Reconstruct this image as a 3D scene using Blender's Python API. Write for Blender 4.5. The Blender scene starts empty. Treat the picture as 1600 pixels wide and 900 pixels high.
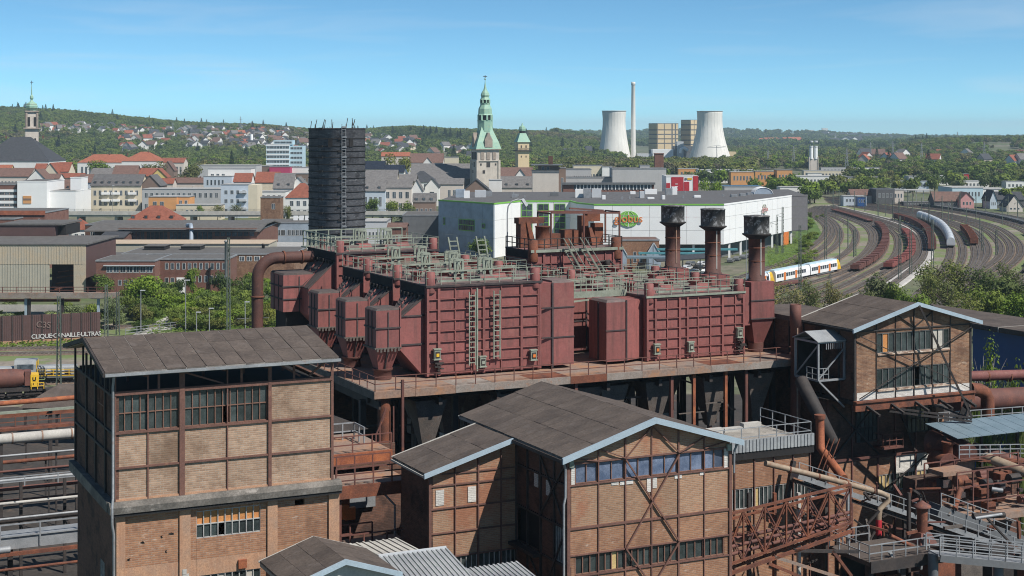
import bpy, math, random
from mathutils import Vector, Matrix, noise as mnoise
R = random.Random(11)
sc = bpy.context.scene
COL = sc.collection
# ---------------------------------------------------------------- camera
EYE = 42.0; F = 2400.0; HZ = 205.0          # eye height (m), focal length and horizon row of the 1600 px photograph
cd = bpy.data.cameras.new("camera"); cam = bpy.data.objects.new("camera", cd); COL.objects.link(cam)
cam.location = (0, 0, EYE); cam.rotation_euler = (math.pi/2, 0, 0)
cd.sensor_width = 36; cd.lens = F/1600*36; cd.shift_y = -(450-HZ)/1600
cd.clip_start = 1; cd.clip_end = 40000
sc.camera = cam
# ---------------------------------------------------------------- light
SAZ, SEL = math.radians(53), math.radians(50)   # sun: to the right of straight behind the camera
sd = Vector((math.sin(SAZ)*math.cos(SEL), -math.cos(SAZ)*math.cos(SEL), math.sin(SEL)))
sl = bpy.data.lights.new("sun", 'SUN'); sun = bpy.data.objects.new("sun", sl); COL.objects.link(sun)
sl.energy = 5.0; sl.angle = math.radians(0.53); sl.color = (1, .955, .89)
sun.rotation_euler = sd.to_track_quat('Z', 'Y').to_euler(); sun.location = (0, 0, 300)
w = bpy.data.worlds.new("World"); sc.world = w; w.use_nodes = True
nt = w.node_tree; bg = nt.nodes['Background']
sky = nt.nodes.new('ShaderNodeTexSky'); sky.sky_type = 'NISHITA'; sky.sun_disc = False
sky.sun_elevation = SEL; sky.sun_rotation = math.pi - SAZ
sky.altitude = 250; sky.air_density = 0.4; sky.dust_density = 0.0; sky.ozone_density = 2.0
bg.inputs[1].default_value = 0.086
# thin cirrus streaks over the whole sky
tc = nt.nodes.new('ShaderNodeTexCoord'); mp = nt.nodes.new('ShaderNodeMapping'); mp.inputs['Scale'].default_value = (2.2, 2.2, 26); mp.inputs['Rotation'].default_value = (0, .06, 0)
nz = nt.nodes.new('ShaderNodeTexNoise'); nz.inputs['Scale'].default_value = 2.6; nz.inputs['Detail'].default_value = 7; nz.inputs['Distortion'].default_value = .6
rp = nt.nodes.new('ShaderNodeMapRange'); rp.inputs[1].default_value = .5; rp.inputs[2].default_value = .76; rp.inputs[4].default_value = .22
hs = nt.nodes.new('ShaderNodeHueSaturation'); hs.inputs['Saturation'].default_value = 1.0
mx = nt.nodes.new('ShaderNodeMix'); mx.data_type = 'RGBA'; mx.inputs[7].default_value = (7.5, 8.2, 8.8, 1)
L = nt.links.new
L(tc.outputs['Generated'], mp.inputs[0]); L(mp.outputs[0], nz.inputs['Vector']); L(nz.outputs[0], rp.inputs[0]); L(rp.outputs[0], mx.inputs[0])
tn = nt.nodes.new('ShaderNodeMix'); tn.data_type = 'RGBA'; tn.blend_type = 'MULTIPLY'; tn.inputs[0].default_value = 1; tn.inputs[7].default_value = (.84, 1.27, 1.27, 1)      # white balance of the photograph
L(sky.outputs[0], hs.inputs['Color']); L(hs.outputs[0], tn.inputs[6]); L(tn.outputs[2], mx.inputs[6]); L(mx.outputs[2], bg.inputs[0])
sc.view_settings.view_transform = 'Standard'; sc.view_settings.look = 'None'; sc.view_settings.exposure = 0.22; sc.view_settings.gamma = 1
sc.render.engine = 'CYCLES'
cy = sc.cycles; cy.use_denoising = True; cy.filter_width = 1.05; cy.max_bounces = 5; cy.diffuse_bounces = 3; cy.glossy_bounces = 2; cy.transmission_bounces = 2; cy.transparent_max_bounces = 4; cy.volume_bounces = 0
# ---------------------------------------------------------------- helpers
def at(px, Y): return (px-800)/F*Y
def hz(py, Y): return EYE-(py-HZ)/F*Y
def gnd(px, py, z=0):
    Y = (EYE-z)*F/(py-HZ); return (at(px, Y), Y)
TH = math.radians(25.7); CT, ST = math.cos(TH), math.sin(TH)
def loc(U, V, Z=0): return (CT*U-ST*V, ST*U+CT*V, Z)      # works grid -> world
def uv(x, y): return (CT*x+ST*y, -ST*x+CT*y)
def Uat(px, V):
    t = (px-800)/F; return V*(ST+CT*t)/(CT-ST*t)
def dep(U, V): return ST*U+CT*V
def Zat(py, U, V): return hz(py, dep(U, V))

class MB:
    """collects boxes, bars, tubes ... ; obj() links them as one mesh object"""
    def __init__(s, off=(0, 0, 0)): s.v = []; s.f = []; s.m = []; s.o = off; s.sm = []
    def add(s, vs, fs, mi=0, sm=False):
        b = len(s.v); ox, oy, oz = s.o
        s.v += [(x-ox, y-oy, z-oz) for x, y, z in vs]
        s.f += [tuple(i+b for i in f) for f in fs]; s.m += [mi]*len(fs); s.sm += [sm]*len(fs)
        return s
    def box(s, x0, x1, y0, y1, z0, z1, mi=0):
        return s.add([(x0,y0,z0),(x1,y0,z0),(x1,y1,z0),(x0,y1,z0),(x0,y0,z1),(x1,y0,z1),(x1,y1,z1),(x0,y1,z1)],
              [(0,3,2,1),(4,5,6,7),(0,1,5,4),(1,2,6,5),(2,3,7,6),(3,0,4,7)], mi)
    def beam(s, p, q, w, h=None, mi=0):
        h = h or w; p = Vector(p); q = Vector(q); d = q-p
        if d.length < 1e-6: return s
        d.normalize(); up = Vector((0,0,1)) if abs(d.z) < .95 else Vector((0,1,0))
        a = d.cross(up).normalized(); b = a.cross(d); a *= w/2; b *= h/2
        vs = [p-a-b, p+a-b, p+a+b, p-a+b, q-a-b, q+a-b, q+a+b, q-a+b]
        return s.add([tuple(x) for x in vs], [(0,3,2,1),(4,5,6,7),(0,1,5,4),(1,2,6,5),(2,3,7,6),(3,0,4,7)], mi)
    def tube(s, pts, r, n=10, mi=0, cap=True):
        pts = [Vector(p) for p in pts]; k = len(pts); rs = r if isinstance(r, (list, tuple)) else [r]*k
        vs = []; ref = None
        for i, p in enumerate(pts):
            d = (pts[min(i+1, k-1)]-pts[max(i-1, 0)]).normalized()
            if ref is None: ref = Vector((0,0,1)) if abs(d.z) < .9 else Vector((0,1,0))
            a = d.cross(ref).normalized(); b = d.cross(a).normalized(); ref = -b if i == 0 else a.cross(d) 
            for j in range(n):
                g = 2*math.pi*j/n; vs.append(tuple(p+(a*math.cos(g)+b*math.sin(g)*(1 if True else 0))*rs[i]))
            ref = a.cross(d)
        fs = [(i*n+j, i*n+(j+1) % n, (i+1)*n+(j+1) % n, (i+1)*n+j) for i in range(k-1) for j in range(n)]
        b0 = len(s.f); s.add(vs, fs, mi, True)
        if cap: s.add([vs[j] for j in range(n)], [tuple(range(n))], mi); s.add([vs[(k-1)*n+j] for j in range(n)], [tuple(range(n))], mi)
        return s
    def lathe(s, cx, cy, prof, n=16, mi=0, sm=True):
        vs = [(cx+r*math.cos(2*math.pi*j/n), cy+r*math.sin(2*math.pi*j/n), z) for r, z in prof for j in range(n)]
        k = len(prof); fs = [(i*n+j, i*n+(j+1) % n, (i+1)*n+(j+1) % n, (i+1)*n+j) for i in range(k-1) for j in range(n)]
        s.add(vs, fs, mi, sm)
        s.add(vs[:n], [tuple(range(n))], mi); s.add(vs[-n:], [tuple(range(n))], mi)
        return s
    def prism(s, poly, ax, a, b, mi=0):
        n = len(poly)
        def P(p, t): return (t, p[0], p[1]) if ax == 'x' else (p[0], t, p[1]) if ax == 'y' else (p[0], p[1], t)
        vs = [P(p, a) for p in poly]+[P(p, b) for p in poly]
        return s.add(vs, [tuple(range(n)), tuple(range(2*n-1, n-1, -1))]+[(i, (i+1) % n, n+(i+1) % n, n+i) for i in range(n)], mi)
    def frustum(s, x0, x1, y0, y1, z0, X0, X1, Y0, Y1, z1, mi=0):
        return s.add([(x0,y0,z0),(x1,y0,z0),(x1,y1,z0),(x0,y1,z0),(X0,Y0,z1),(X1,Y0,z1),(X1,Y1,z1),(X0,Y1,z1)],
              [(0,3,2,1),(4,5,6,7),(0,1,5,4),(1,2,6,5),(2,3,7,6),(3,0,4,7)], mi)
    def mesh(s, name, mats):
        me = bpy.data.meshes.new(name); me.from_pydata(s.v, [], s.f)
        for m in (mats if isinstance(mats, (list, tuple)) else [mats]): me.materials.append(m)
        if any(s.m): me.polygons.foreach_set('material_index', s.m)
        if any(s.sm): me.polygons.foreach_set('use_smooth', s.sm)
        me.update(); return me
    def obj(s, name, mats, parent=None, loc=(0,0,0), kind=None):
        return link(s.mesh(name, mats), name, parent, loc, 0, kind)
def link(me, name, parent=None, loc=(0,0,0), rz=0, kind=None):
    o = bpy.data.objects.new(name, me); COL.objects.link(o)
    if parent: o.parent = parent
    o.location = loc
    if rz: o.rotation_euler = (0, 0, rz)
    if kind: o['kind'] = kind
    return o
def tag(o, label, cat, group=None):
    o['label'] = label; o['category'] = cat
    if group: o['group'] = group
    return o
def thing(name, label, cat, loc=(0,0,0), rz=0, group=None):
    o = bpy.data.objects.new(name, None); COL.objects.link(o); o.empty_display_size = .5
    o.location = loc; o.rotation_euler = (0, 0, rz); return tag(o, label, cat, group)
def ithing(name, label, cat, U, V, Z=0, group=None): return thing(name, label, cat, loc(U, V, Z), TH, group)
def struct(name, mb, m, loc=(0,0,0), rz=0):
    o = mb.obj(name, m, None, loc); o.rotation_euler = (0,0,rz); o['kind'] = 'structure'; return o
def stuff(o): o['kind'] = 'stuff'; return o
KIDS = {}
def dup(root, loc, rz=None, label=None, group=None):
    r = root.copy(); COL.objects.link(r); r.location = loc
    if rz is not None: r.rotation_euler = (0, 0, rz)
    if label: r['label'] = label
    if group: r['group'] = group
    for ch in root.children:
        c = ch.copy(); COL.objects.link(c); c.parent = r
        for g in ch.children:
            d = g.copy(); COL.objects.link(d); d.parent = c
    return r
def clip(poly, a, b, c):                       # keep a*x+b*y<=c
    out = []
    for i in range(len(poly)):
        p, q = poly[i], poly[(i+1) % len(poly)]
        dp, dq = a*p[0]+b*p[1]-c, a*q[0]+b*q[1]-c
        if dp <= 0: out.append(p)
        if dp*dq < 0:
            t = dp/(dp-dq); out.append((p[0]+t*(q[0]-p[0]), p[1]+t*(q[1]-p[1])))
    return out
# ---------------------------------------------------------------- materials
def _nodes(name):
    m = bpy.data.materials.new(name); m.use_nodes = True; t = m.node_tree
    return m, t, t.nodes['Principled BSDF'], t.links.new
def _n(t, typ, **kw):
    n = t.nodes.new(typ)
    for k, v in kw.items():
        if k in n.inputs: n.inputs[k].default_value = v
        else: setattr(n, k, v)
    return n
def _mix(t, L, f, a, b, bt='MIX'):
    n = t.nodes.new('ShaderNodeMix'); n.data_type = 'RGBA'; n.blend_type = bt
    for i, x in ((0, f), (6, a), (7, b)):
        if hasattr(x, 'is_output'): L(x, n.inputs[i])
        else: n.inputs[i].default_value = x if i == 0 else (*x, 1)
    return n.outputs[2]
def _rng(t, L, x, a, b, c=0, d=1):
    n = t.nodes.new('ShaderNodeMapRange'); L(x, n.inputs[0])
    for i, q in enumerate((a, b, c, d)): n.inputs[i+1].default_value = q
    return n.outputs[0]
def M(name, c1, c2=None, scale=.6, rough=.8, metal=0, bump=0, fine=.25, streak=None, spot=None, rand=0, spec=.4):
    m, t, P, L = _nodes(name); c2 = c2 or tuple(x*.72 for x in c1)
    co = _n(t, 'ShaderNodeTexCoord').outputs['Object']
    oi = _n(t, 'ShaderNodeObjectInfo')
    ad = _n(t, 'ShaderNodeVectorMath', operation='ADD'); L(co, ad.inputs[0])
    mu = _n(t, 'ShaderNodeMath', operation='MULTIPLY'); L(oi.outputs['Random'], mu.inputs[0]); mu.inputs[1].default_value = 37.0 if rand else 0
    L(mu.outputs[0], ad.inputs[1]); co = ad.outputs[0]
    n1 = _n(t, 'ShaderNodeTexNoise', Scale=scale, Detail=6.0, Roughness=.62); L(co, n1.inputs['Vector'])
    col = _mix(t, L, _rng(t, L, n1.outputs[0], .36, .64), c1, c2)
    n2 = _n(t, 'ShaderNodeTexNoise', Scale=scale*14, Detail=4.0, Roughness=.7); L(co, n2.inputs['Vector'])
    if fine:
        v = _rng(t, L, n2.outputs[0], .3, .7, 1-fine, 1+fine)
        cv = _n(t, 'ShaderNodeCombineColor'); [L(v, cv.inputs[i]) for i in range(3)]
        col = _mix(t, L, 1.0, col, cv.outputs[0], 'MULTIPLY')
    if streak:
        sc_, sx, lo, hi, amt = streak
        mp = _n(t, 'ShaderNodeMapping', Scale=(sx, sx, sx*.09)); L(co, mp.inputs[0])
        n3 = _n(t, 'ShaderNodeTexNoise', Scale=1.0, Detail=5.0, Roughness=.65); L(mp.outputs[0], n3.inputs['Vector'])
        col = _mix(t, L, _rng(t, L, n3.outputs[0], lo, hi, 0, amt), col, sc_)
    if spot:
        sc_, sx, lo, hi, amt = spot
        n3 = _n(t, 'ShaderNodeTexNoise', Scale=sx, Detail=7.0, Roughness=.7); L(co, n3.inputs['Vector'])
        col = _mix(t, L, _rng(t, L, n3.outputs[0], lo, hi, 0, amt), col, sc_)
    if rand:
        v = _rng(t, L, oi.outputs['Random'], 0, 1, 1-rand, 1+rand)
        cv = _n(t, 'ShaderNodeCombineColor'); [L(v, cv.inputs[i]) for i in range(3)]
        col = _mix(t, L, 1.0, col, cv.outputs[0], 'MULTIPLY')
    L(col, P.inputs['Base Color']); P.inputs['Roughness'].default_value = rough; P.inputs['Metallic'].default_value = metal
    P.inputs['Specular IOR Level'].default_value = spec
    if bump:
        b = _n(t, 'ShaderNodeBump', Strength=bump, Distance=.05); L(n2.outputs[0], b.inputs['Height']); L(b.outputs[0], P.inputs['Normal'])
    return m
def BR(name, c1, c2, mortar, stain, light=None, bw=.34, rh=.11, st=(.5, .62, .85), sscale=.5):
    m, t, P, L = _nodes(name)
    co = _n(t, 'ShaderNodeTexCoord').outputs['Object']
    sp = _n(t, 'ShaderNodeSeparateXYZ'); L(co, sp.inputs[0])
    a = _n(t, 'ShaderNodeMath', operation='ADD'); L(sp.outputs[0], a.inputs[0]); L(sp.outputs[1], a.inputs[1])
    cb = _n(t, 'ShaderNodeCombineXYZ'); L(a.outputs[0], cb.inputs[0]); L(sp.outputs[2], cb.inputs[1])
    bt = _n(t, 'ShaderNodeTexBrick', Scale=1.0); L(cb.outputs[0], bt.inputs['Vector'])
    for k, v in (('Brick Width', bw), ('Row Height', rh), ('Mortar Size', .016), ('Mortar Smooth', .3), ('Bias', 0.0)): bt.inputs[k].default_value = v
    bt.inputs['Color1'].default_value = (*c1, 1); bt.inputs['Color2'].default_value = (*c2, 1); bt.inputs['Mortar'].default_value = (*mortar, 1)
    col = bt.outputs[0]
    n1 = _n(t, 'ShaderNodeTexNoise', Scale=sscale, Detail=8.0, Roughness=.68); L(co, n1.inputs['Vector'])
    col = _mix(t, L, _rng(t, L, n1.outputs[0], st[0], st[1], 0, st[2]), col, stain)
    mp = _n(t, 'ShaderNodeMapping', Scale=(1.6, 1.6, 4.2)); L(co, mp.inputs[0])
    n2 = _n(t, 'ShaderNodeTexNoise', Scale=2.0, Detail=6.0, Roughness=.75); L(mp.outputs[0], n2.inputs['Vector'])
    v = _rng(t, L, n2.outputs[0], .28, .72, .80, 1.2)
    cv = _n(t, 'ShaderNodeCombineColor'); [L(v, cv.inputs[i]) for i in range(3)]
    col = _mix(t, L, 1.0, col, cv.outputs[0], 'MULTIPLY')
    vr = _rng(t, L, _n(t, 'ShaderNodeObjectInfo').outputs['Random'], 0, 1, .87, 1.12); cr_ = _n(t, 'ShaderNodeCombineColor'); [L(vr, cr_.inputs[i]) for i in range(3)]
    col = _mix(t, L, 1.0, col, cr_.outputs[0], 'MULTIPLY')
    if light:
        mp2 = _n(t, 'ShaderNodeMapping', Scale=(1, 1, 3.2)); L(co, mp2.inputs[0])
        n3 = _n(t, 'ShaderNodeTexNoise', Scale=.9, Detail=9.0, Roughness=.72); L(mp2.outputs[0], n3.inputs['Vector'])
        col = _mix(t, L, _rng(t, L, n3.outputs[0], .58, .66, 0, .55), col, light)
    L(col, P.inputs['Base Color']); P.inputs['Roughness'].default_value = .9; P.inputs['Specular IOR Level'].default_value = .2
    b = _n(t, 'ShaderNodeBump', Strength=.5, Distance=.02, invert=True); L(bt.outputs[1], b.inputs['Height']); L(b.outputs[0], P.inputs['Normal'])
    return m
def LEAF(name, c1, c2, sc_=.35, rand=.25):
    m, t, P, L = _nodes(name)
    co = _n(t, 'ShaderNodeTexCoord').outputs['Object']; oi = _n(t, 'ShaderNodeObjectInfo')
    n1 = _n(t, 'ShaderNodeTexNoise', Scale=sc_, Detail=5.0, Roughness=.7); L(co, n1.inputs['Vector'])
    col = _mix(t, L, _rng(t, L, n1.outputs[0], .35, .65), c1, c2)
    v = _rng(t, L, oi.outputs['Random'], 0, 1, 1-rand, 1+rand)
    v2 = _rng(t, L, oi.outputs['Random'], 0, 1, 1+rand*.4, 1-rand*.4)
    cv = _n(t, 'ShaderNodeCombineColor'); L(v, cv.inputs[0]); L(v, cv.inputs[1]); L(v2, cv.inputs[2])
    col = _mix(t, L, 1.0, col, cv.outputs[0], 'MULTIPLY')
    L(col, P.inputs['Base Color']); P.inputs['Roughness'].default_value = .7; P.inputs['Specular IOR Level'].default_value = .15
    tr = _n(t, 'ShaderNodeBsdfTranslucent'); L(col, tr.inputs[0]); ms = _n(t, 'ShaderNodeMixShader'); ms.inputs[0].default_value = .3
    L(P.outputs[0], ms.inputs[1]); L(tr.outputs[0], ms.inputs[2]); L(ms.outputs[0], t.nodes['Material Output'].inputs[0])
    return m
def GLASS(name, c, rough=.12, c2=None):
    m = M(name, c, c2 or tuple(x*1.9+.005 for x in c), scale=1.3, rough=rough, fine=.3, spec=.5, rand=.45); return m
m_red = M('red_steel_paint', (.255,.087,.078), (.19,.069,.062), .35, .66, fine=.14, streak=((.075,.04,.036), 2.4, .5, .72, .6), spot=((.30,.125,.105), .7, .54, .72, .55), rand=.10)
m_drum = M("peeling_black_drum", (.07,.068,.068), (.11,.105,.10), 1.2, .75, fine=.3, spot=((.42,.42,.42), 2.4, .53, .62, .75), streak=((.012,.012,.012), 2, .5, .7, .6))
m_redtop = M('dusty_red_steel', (.17,.12,.11), (.11,.085,.08), .7, .85, fine=.25, spot=((.26,.085,.08), .6, .52, .62, .8))
m_reddark = M('sooty_steel', (.065,.05,.05), (.035,.03,.032), .8, .8, fine=.3, spot=((.14,.07,.06), .9, .55, .7, .6))
m_rust = M('rust', (.20,.068,.036), (.095,.04,.028), .9, .85, bump=.4, fine=.3, spot=((.30,.12,.06), 1.6, .58, .7, .6))
m_rustbr = M('bright_rust', (.36,.12,.05), (.20,.065,.035), 1.0, .85, bump=.3, fine=.3)
m_rustpaint = M('rusty_brown_paint', (.15,.06,.045), (.10,.045,.038), .7, .75, fine=.2, spot=((.28,.10,.05), 1.2, .6, .7, .7))
m_dark = M('blackened_steel', (.028,.025,.025), (.05,.04,.036), .7, .75, fine=.3, spot=((.10,.05,.035), 1.0, .6, .7, .6))
m_black = M('soot_black', (.012,.012,.013), (.02,.018,.018), .7, .9)
m_pgreen = M('pale_green_paint', (.28,.31,.25), (.19,.21,.165), 1.2, .6, fine=.2, spot=((.25,.13,.08), 2.5, .62, .72, .7))
m_grey = M('grey_steel', (.30,.31,.32), (.22,.23,.24), .8, .55, metal=.2, fine=.2, spot=((.22,.12,.08), 1.4, .6, .72, .6))
m_galv = M('galvanised_trim', (.34,.42,.48), (.29,.36,.41), .8, .5, fine=.12)
m_tar = M('tar_paper', (.112,.090,.077), (.074,.060,.053), .45, .9, bump=.2, fine=.24, streak=((.15,.13,.12), .9, .55, .7, .4), spot=((.21,.19,.17), 2.2, .66, .72, .8), rand=.09, spec=.2)
m_seam = M('pale_seam', (.30,.275,.25), None, 1.2, .9)
m_conc = M('weathered_concrete', (.33,.30,.26), (.20,.185,.165), .8, .9, bump=.3, fine=.25, spot=((.07,.065,.06), .9, .58, .66, .7))
m_concl = M('pale_concrete', (.46,.44,.40), (.36,.345,.32), .6, .9, fine=.15, streak=((.25,.24,.22), 1.2, .58, .75, .5))
m_plasto = M('orange_render', (.42,.235,.14), (.33,.21,.145), 1.2, .9, fine=.3, streak=((.30,.15,.09), 3, .5, .7, .6))
m_brtan = BR('tan_brick', (.37,.25,.172), (.26,.163,.11), (.33,.27,.215), (.17,.11,.075), None, st=(.48,.64,.75))
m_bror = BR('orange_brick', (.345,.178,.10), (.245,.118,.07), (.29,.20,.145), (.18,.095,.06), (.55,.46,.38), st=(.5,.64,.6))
m_brgab = BR('gable_brick', (.35,.205,.125), (.258,.145,.089), (.32,.24,.18), (.30,.12,.068), None, st=(.5,.6,.7), sscale=.22)
m_brbrn = BR('brown_brick', (.30,.165,.095), (.17,.088,.055), (.26,.19,.14), (.13,.07,.048), (.55,.44,.33), st=(.46,.6,.75))
m_brdark = BR('sooty_and_shaded_brick', (.16,.078,.054), (.10,.053,.041), (.12,.08,.062), (.045,.03,.026), None)  # sooty brick that also stands in for shade on some walls
m_brwhite = BR('white_brick', (.62,.60,.56), (.52,.50,.46), (.42,.40,.37), (.5,.46,.42), None)
m_brred = BR('red_brick', (.21,.095,.07), (.15,.068,.052), (.19,.13,.11), (.14,.07,.055), None)
m_glass = GLASS('dusty_dark_glass', (.025,.034,.034), .25, (.055,.068,.068))
m_glassb = GLASS('sky_blue_glass', (.06,.085,.14), .2, (.14,.17,.24))  # blue of the mirrored sky put into the pane colour
m_opane = M('orange_pane', (.48,.22,.07), (.42,.17,.06), 1, .6, rand=.2)
m_ypane = M('yellow_pane', (.55,.40,.18), None, 1, .6)
m_wpane = M('pale_pane', (.52,.48,.42), None, 1, .6)
m_bars = M('window_bar_rust', (.22,.115,.08), (.14,.075,.055), 2.0, .8)
m_barsg = M('window_bar_grey', (.40,.40,.38), (.28,.26,.25), 2.0, .8)
m_white = M('white_cladding', (.78,.78,.77), (.74,.74,.73), .2, .5, fine=.03)
m_wgrey = M('silver_cladding', (.50,.515,.53), (.46,.475,.49), .3, .5, fine=.05)
m_bluegrey = M('blue_grey_cladding_and_shade', (.34,.40,.47), None, .3, .5, fine=.05)
m_dgrey = M('dark_grey_cladding', (.14,.145,.15), (.11,.115,.12), .4, .6, fine=.1)
m_green = M('leaf_green_paint', (.20,.46,.07), (.17,.42,.06), .5, .5, fine=.06)
m_corr = M('corrugated_zinc', (.36,.37,.37), (.27,.28,.29), .5, .5, metal=.2, fine=.15)
m_orange = M('orange_paint', (.70,.20,.04), None, 1, .5)
m_redp = M('bright_red_paint', (.45,.03,.04), (.36,.025,.035), 1, .5)
m_yel = M('yellow_paint', (.72,.45,.03), (.6,.36,.03), 1, .5)
m_ink = M('painted_black_print', (.01,.01,.01), None, 1, .6)
m_chalk = M('white_graffiti_paint', (.55,.54,.52), None, 2, .8)
m_deck = M('rusty_deck_plate', (.27,.16,.11), (.21,.17,.145), .35, .85, fine=.25, spot=((.36,.17,.08), .5, .52, .62, .7))
m_beige = M('beige_corrugated', (.46,.37,.26), (.40,.36,.29), .3, .75, fine=.15, streak=((.24,.15,.10), 1.6, .58, .72, .6))
m_brownm = M('brown_cladding', (.10,.055,.05), (.085,.05,.046), .4, .75, fine=.15)
m_cream = M('cream_pipe_paint', (.32,.25,.18), (.23,.165,.115), 1.5, .7, fine=.2, spot=((.20,.09,.05), 1.3, .55, .66, .8))
m_redpipe = M('dull_red_pipe', (.20,.075,.065), None, .7, .7, spot=((.30,.16,.12), 1.4, .58, .68, .5))
m_bluep = M('deep_blue_cladding', (.02,.075,.22), (.018,.065,.19), .3, .5, fine=.05)
m_brsill = BR('pale_sill_brick', (.50,.42,.34), (.22,.12,.08), (.3,.22,.17), (.12,.07,.05), (.6,.55,.5))
m_barsd = M('window_bar_dull', (.20,.20,.19), (.13,.12,.115), 2.0, .8)
m_edge = M('pale_rusty_edge', (.27,.24,.215), (.21,.165,.135), .5, .85, fine=.25, spot=((.32,.15,.08), .7, .55, .64, .7))
m_canopy = M('dull_blue_sheet', (.17,.225,.26), (.13,.18,.21), .8, .4, fine=.2)
m_brownl = M('faded_brown_spray', (.22,.16,.14), None, 2, .8)
m_beigeg = M('grey_beige_corrugated', (.40,.37,.30), (.36,.34,.28), .3, .75, fine=.12, streak=((.24,.19,.14), 1.6, .58, .72, .4))
m_sandy = M('sandy_roof', (.46,.36,.26), (.40,.32,.24), .4, .9)
m_dgreyc = M('dark_ribbed_cladding', (.13,.125,.13), (.11,.105,.11), 1, .7)
m_teal = M('teal_paint', (.10,.30,.33), None, 1, .5)
m_tower = BR('black_tower_brick', (.15,.153,.165), (.095,.096,.105), (.06,.06,.066), (.035,.035,.04), (.42,.42,.42), bw=.5, rh=.12, st=(.5,.66,.8), sscale=.7)
m_cool = M('cooling_tower_concrete', (.70,.68,.63), (.64,.62,.57), .03, .9, fine=.05, streak=((.48,.48,.46), .12, .5, .72, .45))
m_boil = M('cream_facade_panel', (.60,.47,.29), (.56,.44,.27), .05, .8, fine=.05)
m_stone = M('pale_church_stone', (.55,.49,.42), (.44,.39,.34), .25, .9, fine=.12, streak=((.25,.22,.2), .5, .56, .75, .5))
m_stoned = M('dark_church_stone', (.24,.20,.17), (.34,.28,.23), .4, .9, fine=.2)
m_pblue = M('pale_blue_panels', (.46,.60,.66), (.42,.55,.61), .2, .5, fine=.05)
m_wgreyw = M('pale_grey_render', (.44,.43,.42), (.39,.385,.38), .1, .9, fine=.06, streak=((.28,.27,.26), .5, .56, .75, .4))
m_ground = M('meadow_and_yard_ground', (.075,.105,.035), (.17,.15,.115), .012, .95, fine=.35, spot=((.05,.075,.025), .05, .5, .6, .8))
HAZE = 7e-5
m_yard = M('rail_yard_gravel', (.25,.215,.175), (.165,.14,.115), .05, .95, fine=.3, spot=((.125,.17,.05), .06, .44, .54, .9))
m_ball = M('brown_ballast', (.165,.118,.085), (.108,.08,.06), .25, .95, fine=.4)
m_ballw = M('pale_gravel', (.46,.44,.41), (.36,.34,.32), .3, .95, fine=.25)
m_rail = M('rail_steel', (.26,.22,.19), (.17,.13,.11), .5, .45, metal=.5)
m_sleep = M('concrete_sleepers', (.20,.175,.15), (.13,.105,.09), .6, .9)
m_redw = M('red_wagon_paint', (.25,.07,.055), (.16,.055,.045), .5, .7, fine=.2)
m_bluew = M('blue_tarpaulin', (.10,.12,.19), (.24,.08,.06), .12, .7, fine=.2)
m_trainw = M('white_wagon_hood', (.62,.66,.70), (.50,.54,.58), .3, .5, fine=.1)
m_mast = M('mast_green_grey', (.10,.125,.105), (.075,.09,.075), .5, .7)
m_grass = M('rough_grass', (.10,.165,.03), (.06,.10,.022), .15, .95, fine=.4, spot=((.17,.15,.08), .2, .58, .68, .8))
m_worky = M('oily_works_ground', (.055,.046,.039), (.034,.029,.026), .12, .95, fine=.35, spot=((.12,.075,.05), .3, .56, .66, .7))  # yard floor colour darkened to stand in for shade
m_frame = M('brown_frame_paint', (.165,.080,.060), (.115,.058,.046), .8, .8, fine=.25, spot=((.26,.13,.08), 1.4, .58, .7, .6))
m_hop = M('dusty_hopper_steel', (.13,.108,.094), (.08,.068,.06), .8, .8, fine=.35, spot=((.16,.10,.07), 1.2, .56, .68, .6))
m_sooty = M('soot_dusted_plate', (.095,.076,.070), (.06,.05,.047), .6, .9, fine=.3, streak=((.20,.08,.07), 1.4, .58, .74, .5))
m_ledge = M('sooty_concrete', (.19,.17,.15), (.10,.092,.082), .7, .9, bump=.3, fine=.3, spot=((.33,.30,.27), 1.1, .58, .66, .6))
m_rustdk = M('dark_rust_paint', (.105,.046,.036), (.070,.034,.029), .7, .75, fine=.25, spot=((.22,.085,.045), 1.2, .58, .7, .6))
# ================================================================ ironworks (grid U,V turned 25.7 degrees)
def panels(T, off, ax, at_, inw, xs, zs, mat, skip=(), clips=(), th=.22, name='brick_panel', zfun=None):
    for i in range(len(xs)-1):
        for j in range(len(zs)-1):
            if (i, j) in skip: continue
            pl = [(xs[i], zs[j]), (xs[i+1], zs[j]), (xs[i+1], zs[j+1]), (xs[i], zs[j+1])]
            for c in clips: pl = clip(pl, *c) if pl else pl
            if len(pl) < 3: continue
            m = mat(i, j) if callable(mat) and not isinstance(mat, bpy.types.Material) else mat
            dv = R.uniform(0, .018)
            MB(off).prism(pl, 'y' if ax == 'x' else 'x', at_+inw*dv, at_+inw*th).obj(name, m, T)
def bar(T, off, ax, at_, out, p, q, wd, m, name='steel_beam', pr=.09):
    """flat bar on a facade from (s,z) p to q"""
    th = pr/2+.006 if pr < .14 else .045; of = pr*.5 if pr < .14 else pr-.045
    P = (lambda s: (s[0], at_+out*of, s[1])) if ax == 'x' else (lambda s: (at_+out*of, s[0], s[1]))
    p3, q3 = Vector(P(p)), Vector(P(q)); d = (q3-p3).normalized(); n = Vector((0, 1, 0)) if ax == 'x' else Vector((1, 0, 0))
    a = d.cross(n)*wd/2; n = n*th
    vs = [p3-a-n, p3+a-n, p3+a+n, p3-a+n, q3-a-n, q3+a-n, q3+a+n, q3-a+n]
    return MB(off).add([tuple(v) for v in vs], [(0,3,2,1),(4,5,6,7),(0,1,5,4),(1,2,6,5),(2,3,7,6),(3,0,4,7)]).obj(name, m, T)
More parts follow.
